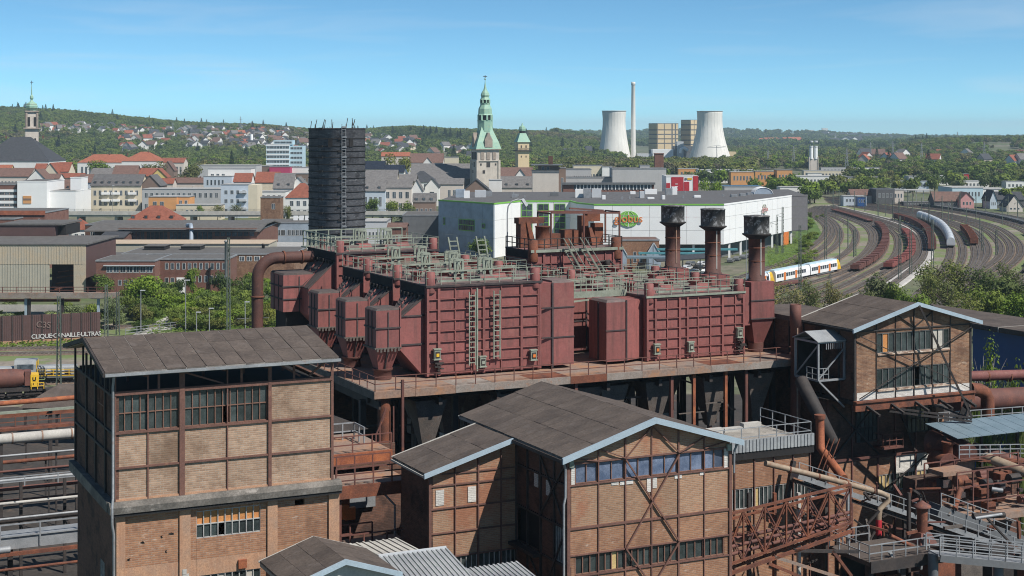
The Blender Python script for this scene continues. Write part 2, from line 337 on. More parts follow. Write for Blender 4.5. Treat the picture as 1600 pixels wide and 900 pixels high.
def window(T, off, ax, at_, inw, a0, a1, z0, z1, nx, nz, fm, gm, special={}, missing=(), bw=.07, rec=.1, name='window'):
    mb = MB(off)
    def bx(s0, s1, b0, b1, d0, d1):
        y0, y1 = sorted((at_+inw*d0, at_+inw*d1))
        mb.box(s0, s1, y0, y1, b0, b1) if ax == 'x' else mb.box(y0, y1, s0, s1, b0, b1)
    w_, h_ = (a1-a0)/nx, (z1-z0)/nz
    for i in range(nx+1):
        s = a0+i*w_; bx(s-bw/2, s+bw/2, z0, z1, rec-.07, rec+.05)
    for j in range(nz+1):
        z = z0+j*h_; bx(a0, a1, z-bw/2, z+bw/2, rec-.06, rec+.055)
    wo = mb.obj(name, fm, T)
    pm = MB()
    (pm.box(0, w_-bw, 0, .02, 0, h_-bw) if ax == 'x' else pm.box(0, .02, 0, w_-bw, 0, h_-bw))
    me = {}
    for i in range(nx):
        for j in range(nz):
            if (i, j) in missing: continue
            g = special.get((i, j), gm)
            if g not in me: me[g] = pm.mesh('pane', g)
            s, z = a0+i*w_+bw/2, z0+j*h_+bw/2
            p = (s-off[0], at_+inw*(rec+R.uniform(0, .02))-off[1], z-off[2]) if ax == 'x' else (at_+inw*(rec+R.uniform(0, .02))-off[0], s-off[1], z-off[2])
            link(me[g], 'pane', wo, p)
    return wo
def roof_slope(T, off, along, e0, e1, a0, z0, a1, z1, step=1.0, mat=None, th=.10, deck=True):
    """strips of roofing; along 'x': strips side by side in x, slope from (y=a0,z0) to (y=a1,z1)"""
    mat = mat or m_tar
    n = max(1, round((e1-e0)/step)); s = (e1-e0)/n
    ax = 'x' if along == 'x' else 'y'
    if deck: MB(off).prism([(a0, z0-.16), (a1, z1-.16), (a1, z1+.085), (a0, z0+.085)], ax, e0+.02, e1-.02).obj('roof_deck', m_seam, T)
    for i in range(n):
        for j in range(3):
            dz = R.uniform(0, .02); f0, f1 = j/3, (j+1)/3-.003; A = lambda f: a0+(a1-a0)*f; Z = lambda f: z0+(z1-z0)*f
            MB(off).prism([(A(f0), Z(f0)+dz), (A(f1), Z(f1)+dz), (A(f1), Z(f1)+th+dz), (A(f0), Z(f0)+th+dz+.012)], ax, e0+i*s+.02, e0+(i+1)*s-.02).obj('roof_sheet', mat, T)
def railing(mb, pts, h=1.1, step=1.5, r=.03, mids=1, mi=0):
    pts = [Vector(p) for p in pts]
    for a, b in zip(pts, pts[1:]):
        n = max(1, round((b-a).length/step))
        for k in range(n+1):
            p = a+(b-a)*k/n; mb.beam(p, p+Vector((0, 0, h)), r*2, mi=mi)
        for z in [h]+[h*(m+1)/(mids+1) for m in range(mids)]:
            mb.beam(a+Vector((0, 0, z)), b+Vector((0, 0, z)), r*1.8, mi=mi)
    return mb
def ladder(mb, p, top, axis=(1, 0, 0), wd=.5, r=.045, step=.42):
    p = Vector(p); a = Vector(axis)*wd/2; q = Vector((p.x, p.y, top))
    mb.beam(p-a, q-a, r*2); mb.beam(p+a, q+a, r*2)
    n = int((top-p.z)/step)
    for k in range(n): 
        c = p+Vector((0, 0, (k+.5)*step)); mb.beam(c-a, c+a, r*1.5)
    return mb
def truss(mb, p, q, h, n, wd=.16):
    p, q = Vector(p), Vector(q); u = Vector((0, 0, h))
    mb.beam(p, q, wd); mb.beam(p+u, q+u, wd)
    for k in range(n+1):
        a = p+(q-p)*k/n; mb.beam(a, a+u, wd*.7)
        if k < n:
            b = p+(q-p)*(k+1)/n; mb.beam(*((a, b+u) if k % 2 else (a+u, b)), wd*.6)
    return mb

# ---------------------------------------------------------------- left brick building with open attic
o = (15.83, 80, 0)
T = ithing('brick_factory', 'tall brick works building at left with open attic under dark tar paper roof', 'factory', *o)
xs = [15.83, 17.53, 19.30, 21.73, 24.04, 27.57]
panels(T, o, 'x', 80, 1, xs, [22.95, 24.65, 26.45], m_brtan)
panels(T, o, 'x', 80, 1, xs[4:], [26.45, 28.45], m_brtan)
for k, x in enumerate(xs):
    wd = (.14, .07, .28, .07, .18, .14)[k]
    bar(T, o, 'x', 80, -1, (x, 22.95), (x, 29.55), wd, m_frame, 'steel_post', .12 if wd > .15 else .07)
for z in (24.65, 26.45): bar(T, o, 'x', 80, -1, (15.83, z), (27.57, z), .10, m_frame)
bar(T, o, 'x', 80, -1, (15.83, 28.5), (27.57, 28.5), .22, m_frame, pr=.1)
bar(T, o, 'x', 80, -1, (15.83, 22.99), (27.57, 22.99), .10, m_plasto, 'pink_skirting', .06)
window(T, o, 'x', 80, 1, 15.95, 19.14, 26.52, 28.38, 8, 2, m_bars, m_glass, bw=.042)
window(T, o, 'x', 80, 1, 19.47, 23.92, 26.52, 28.38, 11, 2, m_bars, m_glass, missing=((5, 0),), bw=.042)
# left gable side, in shade
ys = [80.0, 82.2, 84.9, 87.6, 91.1]
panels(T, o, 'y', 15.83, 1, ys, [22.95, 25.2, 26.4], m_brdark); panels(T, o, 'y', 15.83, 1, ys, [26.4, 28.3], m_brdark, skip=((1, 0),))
window(T, o, 'y', 15.83, 1, 82.25, 84.85, 26.4, 28.3, 6, 2, m_bars, m_glass, special={(k, j): m_opane for k in (0, 2, 3) for j in (0, 1)})
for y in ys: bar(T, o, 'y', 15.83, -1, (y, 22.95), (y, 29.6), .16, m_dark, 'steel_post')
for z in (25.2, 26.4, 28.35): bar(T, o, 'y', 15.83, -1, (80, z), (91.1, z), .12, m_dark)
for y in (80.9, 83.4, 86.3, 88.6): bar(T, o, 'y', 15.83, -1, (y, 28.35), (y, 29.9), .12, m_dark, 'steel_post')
# closed back and right side, attic floor
MB(o).box(16.05, 27.55, 91.0, 91.25, 8, 28.4).obj('back_wall', m_brdark, T)
MB(o).box(27.32, 27.55, 80.25, 91.0, 8, 28.4).obj('right_wall', m_brdark, T)
MB(o).box(16.1, 27.3, 80.3, 90.9, 28.0, 28.25).obj('attic_floor', m_black, T)
mb = MB(o)
for u in (17.5, 21.7, 24.0, 26.3):
    mb.beam((u, 80.4, 29.3), (u, 90.6, 29.3), .18); mb.beam((u, 80.4, 29.3), (u, 84.9, 30.4), .14); mb.beam((u, 90.6, 29.3), (u, 84.9, 30.4), .14); mb.beam((u, 84.9, 28.3), (u, 84.9, 30.4), .14)
mb.beam((19.3, 80.15, 29.4), (21.6, 80.15, 28.6), .09); mb.beam((24.5, 80.15, 29.5), (25.8, 80.15, 28.7), .1); mb.beam((27.4, 80.15, 29.5), (26.3, 80.15, 28.7), .1)
mb.obj('roof_truss', m_frame, T)
for u in (18.1, 22.5, 25.4): bar(T, o, 'x', 80, -1, (u, 28.6), (u, 29.5), .12, m_frame, 'steel_post', .05)
roof_slope(T, o, 'x', 15.2, 27.75, 79.3, 29.62, 84.9, 30.72, 1.05); roof_slope(T, o, 'x', 15.2, 27.75, 91.0, 29.62, 84.9, 30.72, 1.05)
MB(o).beam((15.2, 79.22, 29.58), (27.8, 79.22, 29.58), .14).obj('gutter', m_grey, T)
MB(o).prism([(79.2, 29.5), (84.9, 30.6), (91.1, 29.5), (91.1, 29.72), (84.9, 30.85), (79.2, 29.72)], 'x', 15.08, 15.19).obj('barge_board', m_dark, T)
MB(o).tube([(15.72, 79.55, 29.5), (15.72, 79.85, 28.9), (15.72, 79.85, 23.2), (15.62, 79.55, 22.8), (15.62, 79.55, 21.9), (15.75, 79.8, 21.3), (15.75, 79.8, 9)], .07, 8).obj('downpipe', m_grey, T)
# concrete ledge and lower storey
MB(o).prism([(79.55, 22.38), (79.5, 22.72), (79.75, 22.95), (80.1, 22.95), (80.1, 22.38)], 'x', 15.5, 28.0).obj('ledge', m_ledge, T)
MB(o).box(15.45, 15.83, 80.1, 91.3, 22.4, 22.95).obj('ledge', m_ledge, T)
MB(o).box(15.6, 28.0, 79.62, 79.8, 22.22, 22.37).obj('dark_gutter', m_black, T)
px_ = [(15.9, 16.35), (19.16, 19.74), (23.9, 24.45), (27.35, 27.95)]
for a, b in px_: MB(o).box(a, b, 79.86, 80.2, 8, 22.3).obj('pilaster', m_plasto, T)
lx = [15.9, 16.4, 19.16, 20.08, 23.54, 23.9, 27.35, 27.95]
panels(T, o, 'x', 79.97, 1, [16.35, 19.16], [8, 13.4, 18.6, 19.45, 22.3], lambda i, j: m_plasto if j == 2 else m_bror)
panels(T, o, 'x', 79.97, 1, [19.74, 20.08], [8, 13.4, 18.6, 19.45, 22.3], lambda i, j: m_plasto if j == 2 else m_bror)
panels(T, o, 'x', 79.97, 1, [20.08, 23.54], [8, 13.4, 17.1, 18.6, 19.45, 20.55, 22.0, 22.3], lambda i, j: m_plasto if j == 3 else m_bror, skip=((0, 5), (0, 2)))
panels(T, o, 'x', 79.97, 1, [23.54, 23.9], [8, 13.4, 18.6, 19.45, 22.3], lambda i, j: m_plasto if j == 2 else m_bror)
panels(T, o, 'x', 79.97, 1, [24.45, 25.45, 26.0, 27.35], [8, 13.4, 18.6, 19.45, 21.75, 22.05, 22.3], lambda i, j: m_plasto if j == 2 else m_bror, skip=((1, 4),))
window(T, o, 'x', 79.97, 1, 20.08, 23.54, 20.58, 21.98, 9, 2, m_barsg, m_glass, special={(k, 1): m_opane for k in range(9)}, missing=((3, 0),), bw=.05)
window(T, o, 'x', 79.97, 1, 20.08, 23.54, 17.12, 18.58, 9, 2, m_barsg, m_glass, special={(3, 1): m_wpane, (7, 1): m_wpane}, bw=.05)
ly = [80.0, 83, 84.3, 87, 91.1]
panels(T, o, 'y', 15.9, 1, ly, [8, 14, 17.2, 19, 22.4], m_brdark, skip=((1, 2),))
window(T, o, 'y', 15.9, 1, 83, 84.3, 17.2, 19, 3, 2, m_barsg, m_glass)
MB(o).box(22.3, 22.75, 79.8, 79.97, 18.75, 19.2).obj('rusty_box', m_rustbr, T)
for a, b in ((18.3, 20.9), (18.75, 21.0), (17.3, 20.7), (18.5, 20.1), (16.6, 19.9)):
    mb = MB(o); mb.add([(a+R.uniform(-.16, .16)*math.cos(k)*1.2, 79.955, b+.1*math.sin(k)*R.uniform(.5, 1)) for k in range(6)], [tuple(range(6))]); mb.obj('brick_hole', m_black, T)
for z, r in ((18.55, .35), (18.9, .22), (18.3, .2)):
    MB(o).box(19.3, 19.3+r, 79.83, 79.87, z-.1, z+r*.8).obj('render_patch', m_concl, T)

# ---------------------------------------------------------------- centre brick building with gable and annex
o = (42.0, 79.7, 0)
T = ithing('gabled_brick_factory', 'brick works building with braced gable front, low side wing and pale blue barge boards', 'factory', *o)
xs = [42.0, 44.02, 45.85, 47.67, 49.57, 51.41, 53.3]
AP = (47.65, 24.68)
def gz(x): return 24.5-(abs(x-47.65))*(24.5-22.8)/5.65
cl = [(-(24.5-22.8)/5.65, 1, 24.5-(24.5-22.8)/5.65*47.65), ((24.5-22.8)/5.65, 1, 24.5+(24.5-22.8)/5.65*47.65)]
panels(T, o, 'x', 79.7, 1, xs, [8, 13.2, 15.87], m_bror)
panels(T, o, 'x', 79.7, 1, xs, [17.05, 18.66], m_bror)
panels(T, o, 'x', 79.7, 1, xs, [18.66, 21.23], m_brgab)
panels(T, o, 'x', 79.7, 1, xs, [22.45, 25.2], m_brgab, clips=cl)
for a, b in ((42.0, 42.45), (52.9, 53.3)):
    panels(T, o, 'x', 79.7, 1, [a, b], [21.23, 22.45], m_brwhite); panels(T, o, 'x', 79.7, 1, [a, b], [15.87, 17.05], m_bror)
wx = [42.45]+xs[1:6]+[52.9]
for k in range(6):
    window(T, o, 'x', 79.7, 1, wx[k]+.06, wx[k+1]-.06, 21.28, 22.4, 2, 1, m_bars, m_glassb, bw=.05)
    window(T, o, 'x', 79.7, 1, wx[k]+.06, wx[k+1]-.06, 15.92, 17.0, 4 if k in (1, 2, 3) else 3, 1, m_bars, m_glass, special={(2, 0): m_ypane} if k == 1 else {}, bw=.06)
for x, wd in zip(xs, (.2, .07, .10, .07, .10, .07, .2)):
    bar(T, o, 'x', 79.7, -1, (x, 8), (x, gz(x)-.1), wd, m_frame, 'steel_post', (.1 if wd > .15 else .06))
for z, wd in ((18.66, .14), (21.2, .09), (22.48, .10), (17.08, .08), (15.84, .09), (13.2, .12)):
    bar(T, o, 'x', 79.7, -1, (42.1, z), (53.2, z), wd, m_frame, pr=.07)
for p, q in (((45.85, 22.4), (49.57, 17.1)), ((49.57, 22.4), (45.85, 17.1)), ((45.85, 17.1), (47.67, 14.6)), ((49.57, 17.1), (47.67, 14.6)),
             ((47.67, 24.3), (45.85, 22.5)), ((47.67, 24.3), (49.57, 22.5)), ((44.02, 23.2), (45.85, 22.5)), ((51.41, 23.3), (49.57, 22.5)), ((44.02, 22.5), (42.2, 22.8)), ((51.41, 22.6), (53.1, 22.9))):
    bar(T, o, 'x', 79.7, -1, p, q, .085 if abs(p[0]-47.67) > .1 and p[1] < 22.45 else .06, m_frame, 'brace', .17)
for a, z, ww, hh in ((45.5, 20.9, .9, .28), (47.35, 20.3, .35, .9), (47.75, 20.5, .3, .7), (49.3, 20.9, .5, .3), (51.1, 20.95, .3, .25), (44.9, 20.95, .5, .2)):
    MB(o).box(a, a+ww, 79.675, 79.72, z, z+hh).obj('pale_brick_patch', m_brwhite, T)
# left side wall, in shade
ys = [79.7, 81.4, 83.2, 85.0, 86.6]
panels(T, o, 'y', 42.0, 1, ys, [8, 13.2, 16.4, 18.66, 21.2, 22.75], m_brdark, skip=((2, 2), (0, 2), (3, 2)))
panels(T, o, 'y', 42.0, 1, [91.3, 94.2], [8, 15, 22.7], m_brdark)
window(T, o, 'y', 42.0, 1, 79.9, 81.3, 16.5, 18.6, 5, 1, m_barsg, m_glass)
MB(o).box(42.3, 42.5, 83.2, 86.6, 16.4, 18.7).obj('dark_opening', m_black, T)
MB(o).box(41.4, 42.0, 83.1, 86.6, 16.2, 16.4).obj('loading_sill', m_dark, T)
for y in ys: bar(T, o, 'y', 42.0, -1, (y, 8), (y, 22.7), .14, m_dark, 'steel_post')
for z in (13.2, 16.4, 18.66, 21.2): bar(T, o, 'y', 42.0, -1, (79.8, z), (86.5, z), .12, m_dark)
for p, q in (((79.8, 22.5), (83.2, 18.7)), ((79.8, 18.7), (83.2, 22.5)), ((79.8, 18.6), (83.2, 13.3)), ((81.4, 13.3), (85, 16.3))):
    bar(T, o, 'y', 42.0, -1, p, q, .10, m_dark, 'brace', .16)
for y, z in ((82.0, 20.1), (83.6, 20.3)): MB(o).box(41.97, 42.03, y, y+.5, z, z+.9).obj('pale_brick_patch', m_brwhite, T)
MB(o).box(53.08, 53.3, 79.95, 94.2, 8, 22.7).obj('right_wall', m_brdark, T)
MB(o).prism([(42.25, 8), (53.05, 8), (53.05, 22.7), (47.65, 24.4), (42.25, 22.7)], 'y', 93.9, 94.2).obj('back_wall', m_brdark, T)
MB(o).box(42.3, 53.0, 80.1, 93.8, 15.4, 15.6).obj('inner_floor', m_black, T)
roof_slope(T, o, 'y', 79.25, 94.4, 41.5, 22.86, 47.65, 24.68, 1.0); roof_slope(T, o, 'y', 79.25, 94.4, 53.8, 22.86, 47.65, 24.68, 1.0)
MB(o).prism([(41.35, 22.62), (47.65, 24.5), (47.65, 24.86), (41.35, 22.98)], 'y', 79.08, 79.24).obj('barge_board', m_galv, T)
MB(o).prism([(53.95, 22.62), (47.652, 24.5), (47.652, 24.86), (53.95, 22.98)], 'y', 79.08, 79.24).obj('barge_board', m_galv, T)
MB(o).beam((41.45, 79.2, 22.75), (41.45, 86.5, 22.75), .2).obj('eave_beam', m_dark, T)
MB(o).tube([(41.6, 79.45, 22.6), (41.75, 79.55, 22.2), (41.75, 79.55, 20.6), (41.62, 79.5, 20.2), (41.62, 79.5, 8)], .075, 8).obj('downpipe', m_grey, T)
MB(o).tube([(53.7, 79.45, 22.7), (53.5, 79.5, 22.3), (53.5, 79.55, 20.9)], .07, 8).obj('downpipe', m_grey, T)
for x in (42.15, 53.15): MB(o).box(x-.14, x+.14, 79.5, 79.75, 22.3, 22.7).obj('green_bracket', m_pgreen, T)
MB(o).beam((47.65, 94.5, 24.66), (41.5, 94.5, 22.84), .12).obj('roof_edge', m_concl, T)
MB(o).beam((47.65, 94.5, 24.66), (53.8, 94.5, 22.84), .12).obj('roof_edge', m_concl, T)
# annex
ax_ = [36.1, 37.78, 39.34, 40.91, 42.0]
az = [8, 12.6, 15.9, 17.4, 18.9, 20.3, 21.15, 23.0]
sl_ = (22.8-21.15)/(42-36.1); acl = [(-sl_, 1, 21.15-sl_*36.1)]
panels(T, o, 'x', 86.6, 1, ax_, az, lambda i, j: m_brgab if j > 1 else m_bror, skip=((0, 1), (1, 1), (2, 1), (3, 1)), clips=acl)
panels(T, o, 'x', 86.6, 1, ax_, [12.6, 14.3], m_bror)
for k in range(4): window(T, o, 'x', 86.6, 1, ax_[k]+.07, ax_[k+1]-.07, 14.35, 15.85, 4 if k < 3 else 3, 1, m_barsg, m_glass, bw=.06)
for x, wd in zip(ax_, (.16, .07, .10, .07, .08)): bar(T, o, 'x', 86.6, -1, (x, 8), (x, 21.1+sl_*(x-36.1)), wd, m_frame, 'steel_post')
for z in az[2:6]: bar(T, o, 'x', 86.6, -1, (36.1, z), (41.9, z), .09, m_frame, pr=.07)
bar(T, o, 'x', 86.6, -1, (36.9, 20.98), (42, 20.98), .07, m_frame, pr=.06)
for a in (36.5, 38.65): MB(o).box(a, a+.55, 86.57, 86.63, 19.1, 20.05).obj('pale_brick_patch', m_brwhite, T)
panels(T, o, 'y', 36.1, 1, [86.6, 89, 91.3], [8, 14, 17.5, 21.1], m_brdark)
MB(o).box(36.3, 42, 91.1, 91.3, 8, 21.1).obj('back_wall', m_brdark, T)
roof_slope(T, o, 'y', 86.1, 91.6, 35.6, 21.12, 41.6, 22.8, 1.1)
MB(o).prism([(35.5, 20.95), (41.6, 22.66), (41.6, 22.95), (35.5, 21.24)], 'y', 85.95, 86.09).obj('barge_board', m_galv, T)
MB(o).beam((35.55, 86.0, 21.05), (35.55, 91.6, 21.05), .12).obj('roof_edge', m_concl, T)
MB(o).beam((35.6, 91.7, 21.2), (41.6, 91.7, 22.88), .1).obj('roof_edge', m_concl, T)

# ---------------------------------------------------------------- low hall behind, right of the gable, with terrace
o = (53.6, 92, 0)
T = ithing('brick_hall', 'low brick hall with railed roof terrace right of the braced gable', 'factory', *o)
hx = [53.6, 56.5, 59.2, 61.9, 63.6, 65.3, 67.0, 68.5]
panels(T, o, 'x', 92, 1, hx, [6, 11, 14.9], m_bror); panels(T, o, 'x', 92, 1, hx, [16.4, 18.6], m_bror)
for k in range(7): window(T, o, 'x', 92, 1, hx[k]+.12, hx[k+1]-.12, 14.95, 16.35, 4, 1, m_barsg, m_glass, special={(0, 0): m_ypane} if k == 4 else {}, bw=.06)
for x in hx: bar(T, o, 'x', 92, -1, (x, 6), (x, 18.5), .08, m_frame, 'steel_post')
MB(o).box(53.4, 68.7, 91.75, 92.0, 18.5, 19.05).obj('gutter', m_black, T)
MB(o).box(53.4, 68.7, 91.9, 98.5, 18.6, 19.4).obj('terrace_slab', m_conc, T)
mb = MB(o)
for k in range(51): mb.box(53.4+k*.3, 53.6+k*.3, 91.66, 91.75, 19.05, 19.9)
mb.box(53.4, 68.7, 91.72, 91.9, 19.05, 19.9); mb.obj('parapet', m_corr, T)
railing(MB(o), [(53.4, 92, 19.4), (68.6, 92, 19.4), (68.6, 98.4, 19.4)], 1.3, 1.5).obj('railing', m_grey, T)
MB(o).box(53.5, 68.5, 98.2, 98.5, 6, 18.5).obj('back_wall', m_brdark, T)
MB(o).box(68.4, 68.6, 92.0, 98.5, 6, 18.6).obj('right_wall', m_brdark, T)
for k in range(5): MB(o).box(58+k*2.1, 59.6+k*2.1, 95+k*.6, 95.5+k*.6, 19.4, 19.7+.1*(k % 3)).obj('timber_beam', m_concl, T)
# ---------------------------------------------------------------- right building hung out over a beam
o = (82.0, 103.9, 0)
T = ithing('overhanging_brick_factory', 'brown brick works building at right jutting out over a rusty beam', 'factory', *o)
xs = [82.0, 84.25, 86.3, 88.3, 90.3, 92.3, 94.6]
zs = [19.3, 20.35, 21.75, 22.55, 24.25, 25.15, 27.5]
sl_ = (27.05-25.3)/6.3
cl = [(-sl_, 1, 27.05-sl_*88.3), (sl_, 1, 27.05+sl_*88.3)]
sk = [(i, j) for i in (1, 2, 3, 4) for j in (1, 3)]
panels(T, o, 'x', 103.9, 1, xs, [19.3, 19.95, 20.08, 21.85, 23.15, 24.85, 25.1, 27.4], lambda i, j: m_brwhite if j == 0 else m_brbrn, skip=[(i, j) for i in (1, 2, 3, 4) for j in (2, 4)], clips=cl)
sp = {0: {(1, 0): m_opane}, 3: {(0, 0): m_wpane, (1, 0): m_wpane}}
for k in range(4):
    a, b = xs[k+1]+.1, xs[k+2]-.1
    window(T, o, 'x', 103.9, 1, a, b, 23.2, 24.8, 3, 1, m_barsd, m_glass, special=sp.get(k, {}), bw=.04)
    window(T, o, 'x', 103.9, 1, a, b, 20.13, 21.8, 3, 1, m_barsd, m_glass, missing=((0, 0),) if k == 2 else (), bw=.04)
    for z in (23.12, 20.06):
        MB(o).prism([(103.89, z-.16), (103.78, z-.14), (103.84, z+.06), (103.9, z+.06)], 'x', a, b).obj('window_sill', m_brsill, T)
for x, wd in zip(xs, (.16, .05, .05, .08, .05, .05, .16)): bar(T, o, 'x', 103.9, -1, (x, 19.3), (x, min(25.2, 27) if wd > .15 else 27.0-sl_*abs(x-88.3)), wd, m_dark, 'steel_post', .07)
for z in (25.12,): bar(T, o, 'x', 103.9, -1, (82, z), (94.6, z), .1 if z > 24 else .06, m_dark)
for p, q in (((82.2, 24.8), (94.4, 19.5)), ((82.2, 19.5), (94.4, 24.9))): bar(T, o, 'x', 103.9, -1, p, q, .06, m_dark, 'brace', .4)
for p, q in (((86.3, 26.4), (88.3, 25.2)), ((90.3, 26.4), (88.3, 25.2))): bar(T, o, 'x', 103.9, -1, p, q, .05, m_dark, 'brace', .12)
MB(o).box(81.8, 94.8, 103.55, 103.9, 18.45, 19.28).obj('rusty_beam', m_rust, T)
MB(o).box(81.8, 94.8, 103.4, 103.55, 19.14, 19.28).obj('beam_flange', m_rust, T)
MB(o).box(81.9, 94.7, 104.0, 111, 18.9, 19.25).obj('floor_slab', m_dark, T)
mb = MB(o)
for k in range(5): mb.beam((83+k*2.6, 103.9, 18.9), (83+k*2.6, 101.9, 18.3), .2)
for p, q in (((85.5, 103.8, 18.5), (92.3, 101.2, 17.5)), ((85.5, 103.8, 18.2), (92.3, 101.2, 17.2)), ((92.3, 101.2, 17.6), (88.3, 103.2, 27.1)), ((90.2, 103.8, 18.5), (92.3, 101.2, 17.4)), ((94.0, 103.5, 18.5), (90.8, 103.0, 15.5)), ((94.4, 103.6, 18.5), (92, 101.5, 17.4))): mb.beam(p, q, .16)
mb.obj('stay_rods', m_dark, T)
MB(o).beam((93.8, 103.4, 18.4), (89.2, 100.8, 14.3), .42).obj('strut', m_black, T)
ys = [103.9, 106.0, 108.4, 111.0]
panels(T, o, 'y', 82.0, 1, ys, [19.3, 21.5, 25.25], m_brdark)
for y in ys: bar(T, o, 'y', 82, -1, (y, 19.3), (y, 25.2), .14, m_dark, 'steel_post')
MB(o).box(94.38, 94.6, 104.15, 111, 19.3, 25.2).obj('right_wall', m_brdark, T)
MB(o).prism([(82.2, 19.3), (94.4, 19.3), (94.4, 25.2), (88.3, 26.9), (82.2, 25.2)], 'y', 110.8, 111).obj('back_wall', m_brdark, T)
roof_slope(T, o, 'y', 103.4, 111.3, 81.5, 25.3, 88.3, 27.2, 1.0); roof_slope(T, o, 'y', 103.4, 111.3, 95.2, 25.3, 88.3, 27.2, 1.0)
MB(o).prism([(81.35, 25.1), (88.3, 27.05), (88.3, 27.38), (81.35, 25.43)], 'y', 103.22, 103.38).obj('barge_board', m_galv, T)
MB(o).prism([(95.4, 25.1), (88.302, 27.05), (88.302, 27.38), (95.4, 25.43)], 'y', 103.22, 103.38).obj('barge_board', m_galv, T)
MB(o).beam((81.5, 111.35, 25.38), (88.3, 111.35, 27.28), .14).obj('roof_edge', m_concl, T)
MB(o).beam((81.4, 103.5, 25.25), (81.4, 111.2, 25.25), .16).obj('gutter', m_black, T)
# tower wall below it, its foot in the sun
tx = [81.6, 84.2, 87.0, 88.9, 91.2, 93.4]
panels(T, o, 'x', 107.1, 1, tx, [2, 6, 10.4], m_bror); panels(T, o, 'x', 107.1, 1, tx, [11.95, 13.5], lambda i, j: m_brwhite if i > 2 else m_bror)
panels(T, o, 'x', 107.1, 1, tx[:3], [10.4, 11.95], m_bror); panels(T, o, 'x', 107.1, 1, tx, [13.5, 16, 18.9], m_brdark)  # overhang's shadow put into the upper wall by darker brick
window(T, o, 'x', 107.1, 1, 87.1, 88.8, 10.45, 11.9, 4, 1, m_barsg, m_ypane, special={(3, 0): m_glass}, bw=.06)
window(T, o, 'x', 107.1, 1, 89.0, 93.3, 10.45, 11.9, 9, 1, m_barsg, m_glass, special={(5, 0): m_ypane, (6, 0): m_ypane}, bw=.06)
for x in tx: bar(T, o, 'x', 107.1, -1, (x, 2), (x, 18.9), .14, m_rustpaint, 'steel_post')
bar(T, o, 'x', 107.1, -1, (81.6, 13.6), (93.5, 13.6), .22, m_rustpaint, pr=.14); bar(T, o, 'x', 107.1, -1, (87.2, 10.5), (92.6, 13.5), .08, m_dark, 'brace', .3)
for p, q in (((82, 18.5), (87, 13.8)), ((87, 18.5), (82, 13.8)), ((91, 13.8), (88.8, 18.4))): bar(T, o, 'x', 107.1, -1, p, q, .14, m_dark, 'brace', .25)
panels(T, o, 'y', 81.6, 1, [107.35, 109, 111], [2, 11, 18.9], m_brdark)
MB(o).box(93.2, 93.4, 107.35, 111, 2, 18.9).obj('right_wall', m_brdark, T)
window(T, o, 'x', 107.08, -1, 84.6, 86.8, 15.0, 17.6, 5, 2, m_dark, m_glass); window(T, o, 'x', 107.08, -1, 90.2, 92.6, 15.4, 17.8, 5, 2, m_dark, m_glass, special={(3, 1): m_ypane})
MB(o).box(93.0, 93.9, 106.5, 107.1, 2, 17.5).obj('brick_pier', m_bror, T)
MB(o).tube([(93.2, 106.4, 2), (93.2, 106.4, 16)], .14, 8).obj('downpipe', m_dark, T)
mb = railing(MB(o), [(86.6, 107.1, 14.6), (86.6, 105.9, 14.6), (88.8, 105.9, 14.6), (88.8, 107.1, 14.6)], 1.1, .8); mb.box(86.5, 88.9, 105.9, 107.1, 14.4, 14.6); mb.obj('balcony', m_rustpaint, T)
panels(T, o, 'y', 82.3, 1, [111.3, 113.5, 115.8, 118.2, 121], [4, 15, 20.5, 22.8, 25.0], m_brdark)
for y in (111.3, 113.5, 115.8, 118.2, 121): bar(T, o, 'y', 82.3, -1, (y, 19), (y, 25), .14, m_dark, 'steel_post')
MB(o).box(82.0, 88.5, 111.4, 121.3, 25.02, 25.45).obj('wing_roof', m_tar, T)
# cabin bracketed to the left wall
o2 = (79.2, 105.2, 0)
T2 = ithing('crane_cabin', 'open steel cabin with small grey gabled roof bracketed to the brown brick wall', 'cabin', *o2)
mb = MB(o2)
for u in (79.2, 81.9):
    for v in (105.2, 108.4): mb.beam((u, v, 21.0), (u, v, 24.3), .16)
for z in (21.0, 24.2):
    for a, b in (((79.2, 105.2), (81.9, 105.2)), ((79.2, 108.4), (81.9, 108.4)), ((79.2, 105.2), (79.2, 108.4))): mb.beam((*a, z), (*b, z), .16)
mb.beam((79.2, 105.2, 21.1), (81.9, 105.2, 23.6), .1); mb.beam((79.2, 108.4, 21.1), (79.2, 105.2, 24), .1); mb.beam((81.9, 105.2, 18.6), (79.3, 105.2, 20.9), .14); mb.beam((81.9, 108.4, 18.6), (79.3, 108.4, 20.9), .14)
for k in range(8): mb.beam((80.0+k*.22, 105.15, 23.6), (80.0+k*.22, 105.15, 24.2), .06)
mb.obj('frame', m_grey, T2)
MB(o2).box(79.2, 81.95, 105.2, 108.4, 20.85, 20.98).obj('floor', m_dark, T2)
MB(o2).box(79.4, 81.9, 108.3, 108.38, 21, 24.1).obj('back_sheet', m_black, T2)
MB(o2).prism([(105.0, 24.25), (106.8, 24.95), (106.8, 25.02), (105.0, 24.32)], 'x', 79.0, 81.98).obj('roof_sheet', m_corr, T2)
MB(o2).prism([(108.6, 24.25), (106.802, 24.95), (106.802, 25.02), (108.6, 24.32)], 'x', 79.0, 81.98).obj('roof_sheet', m_corr, T2)
railing(MB(o2), [(79.2, 106.8, 21), (79.2, 105.25, 21), (80.3, 105.25, 21)], 1.0, .7).obj('railing', m_grey, T2)

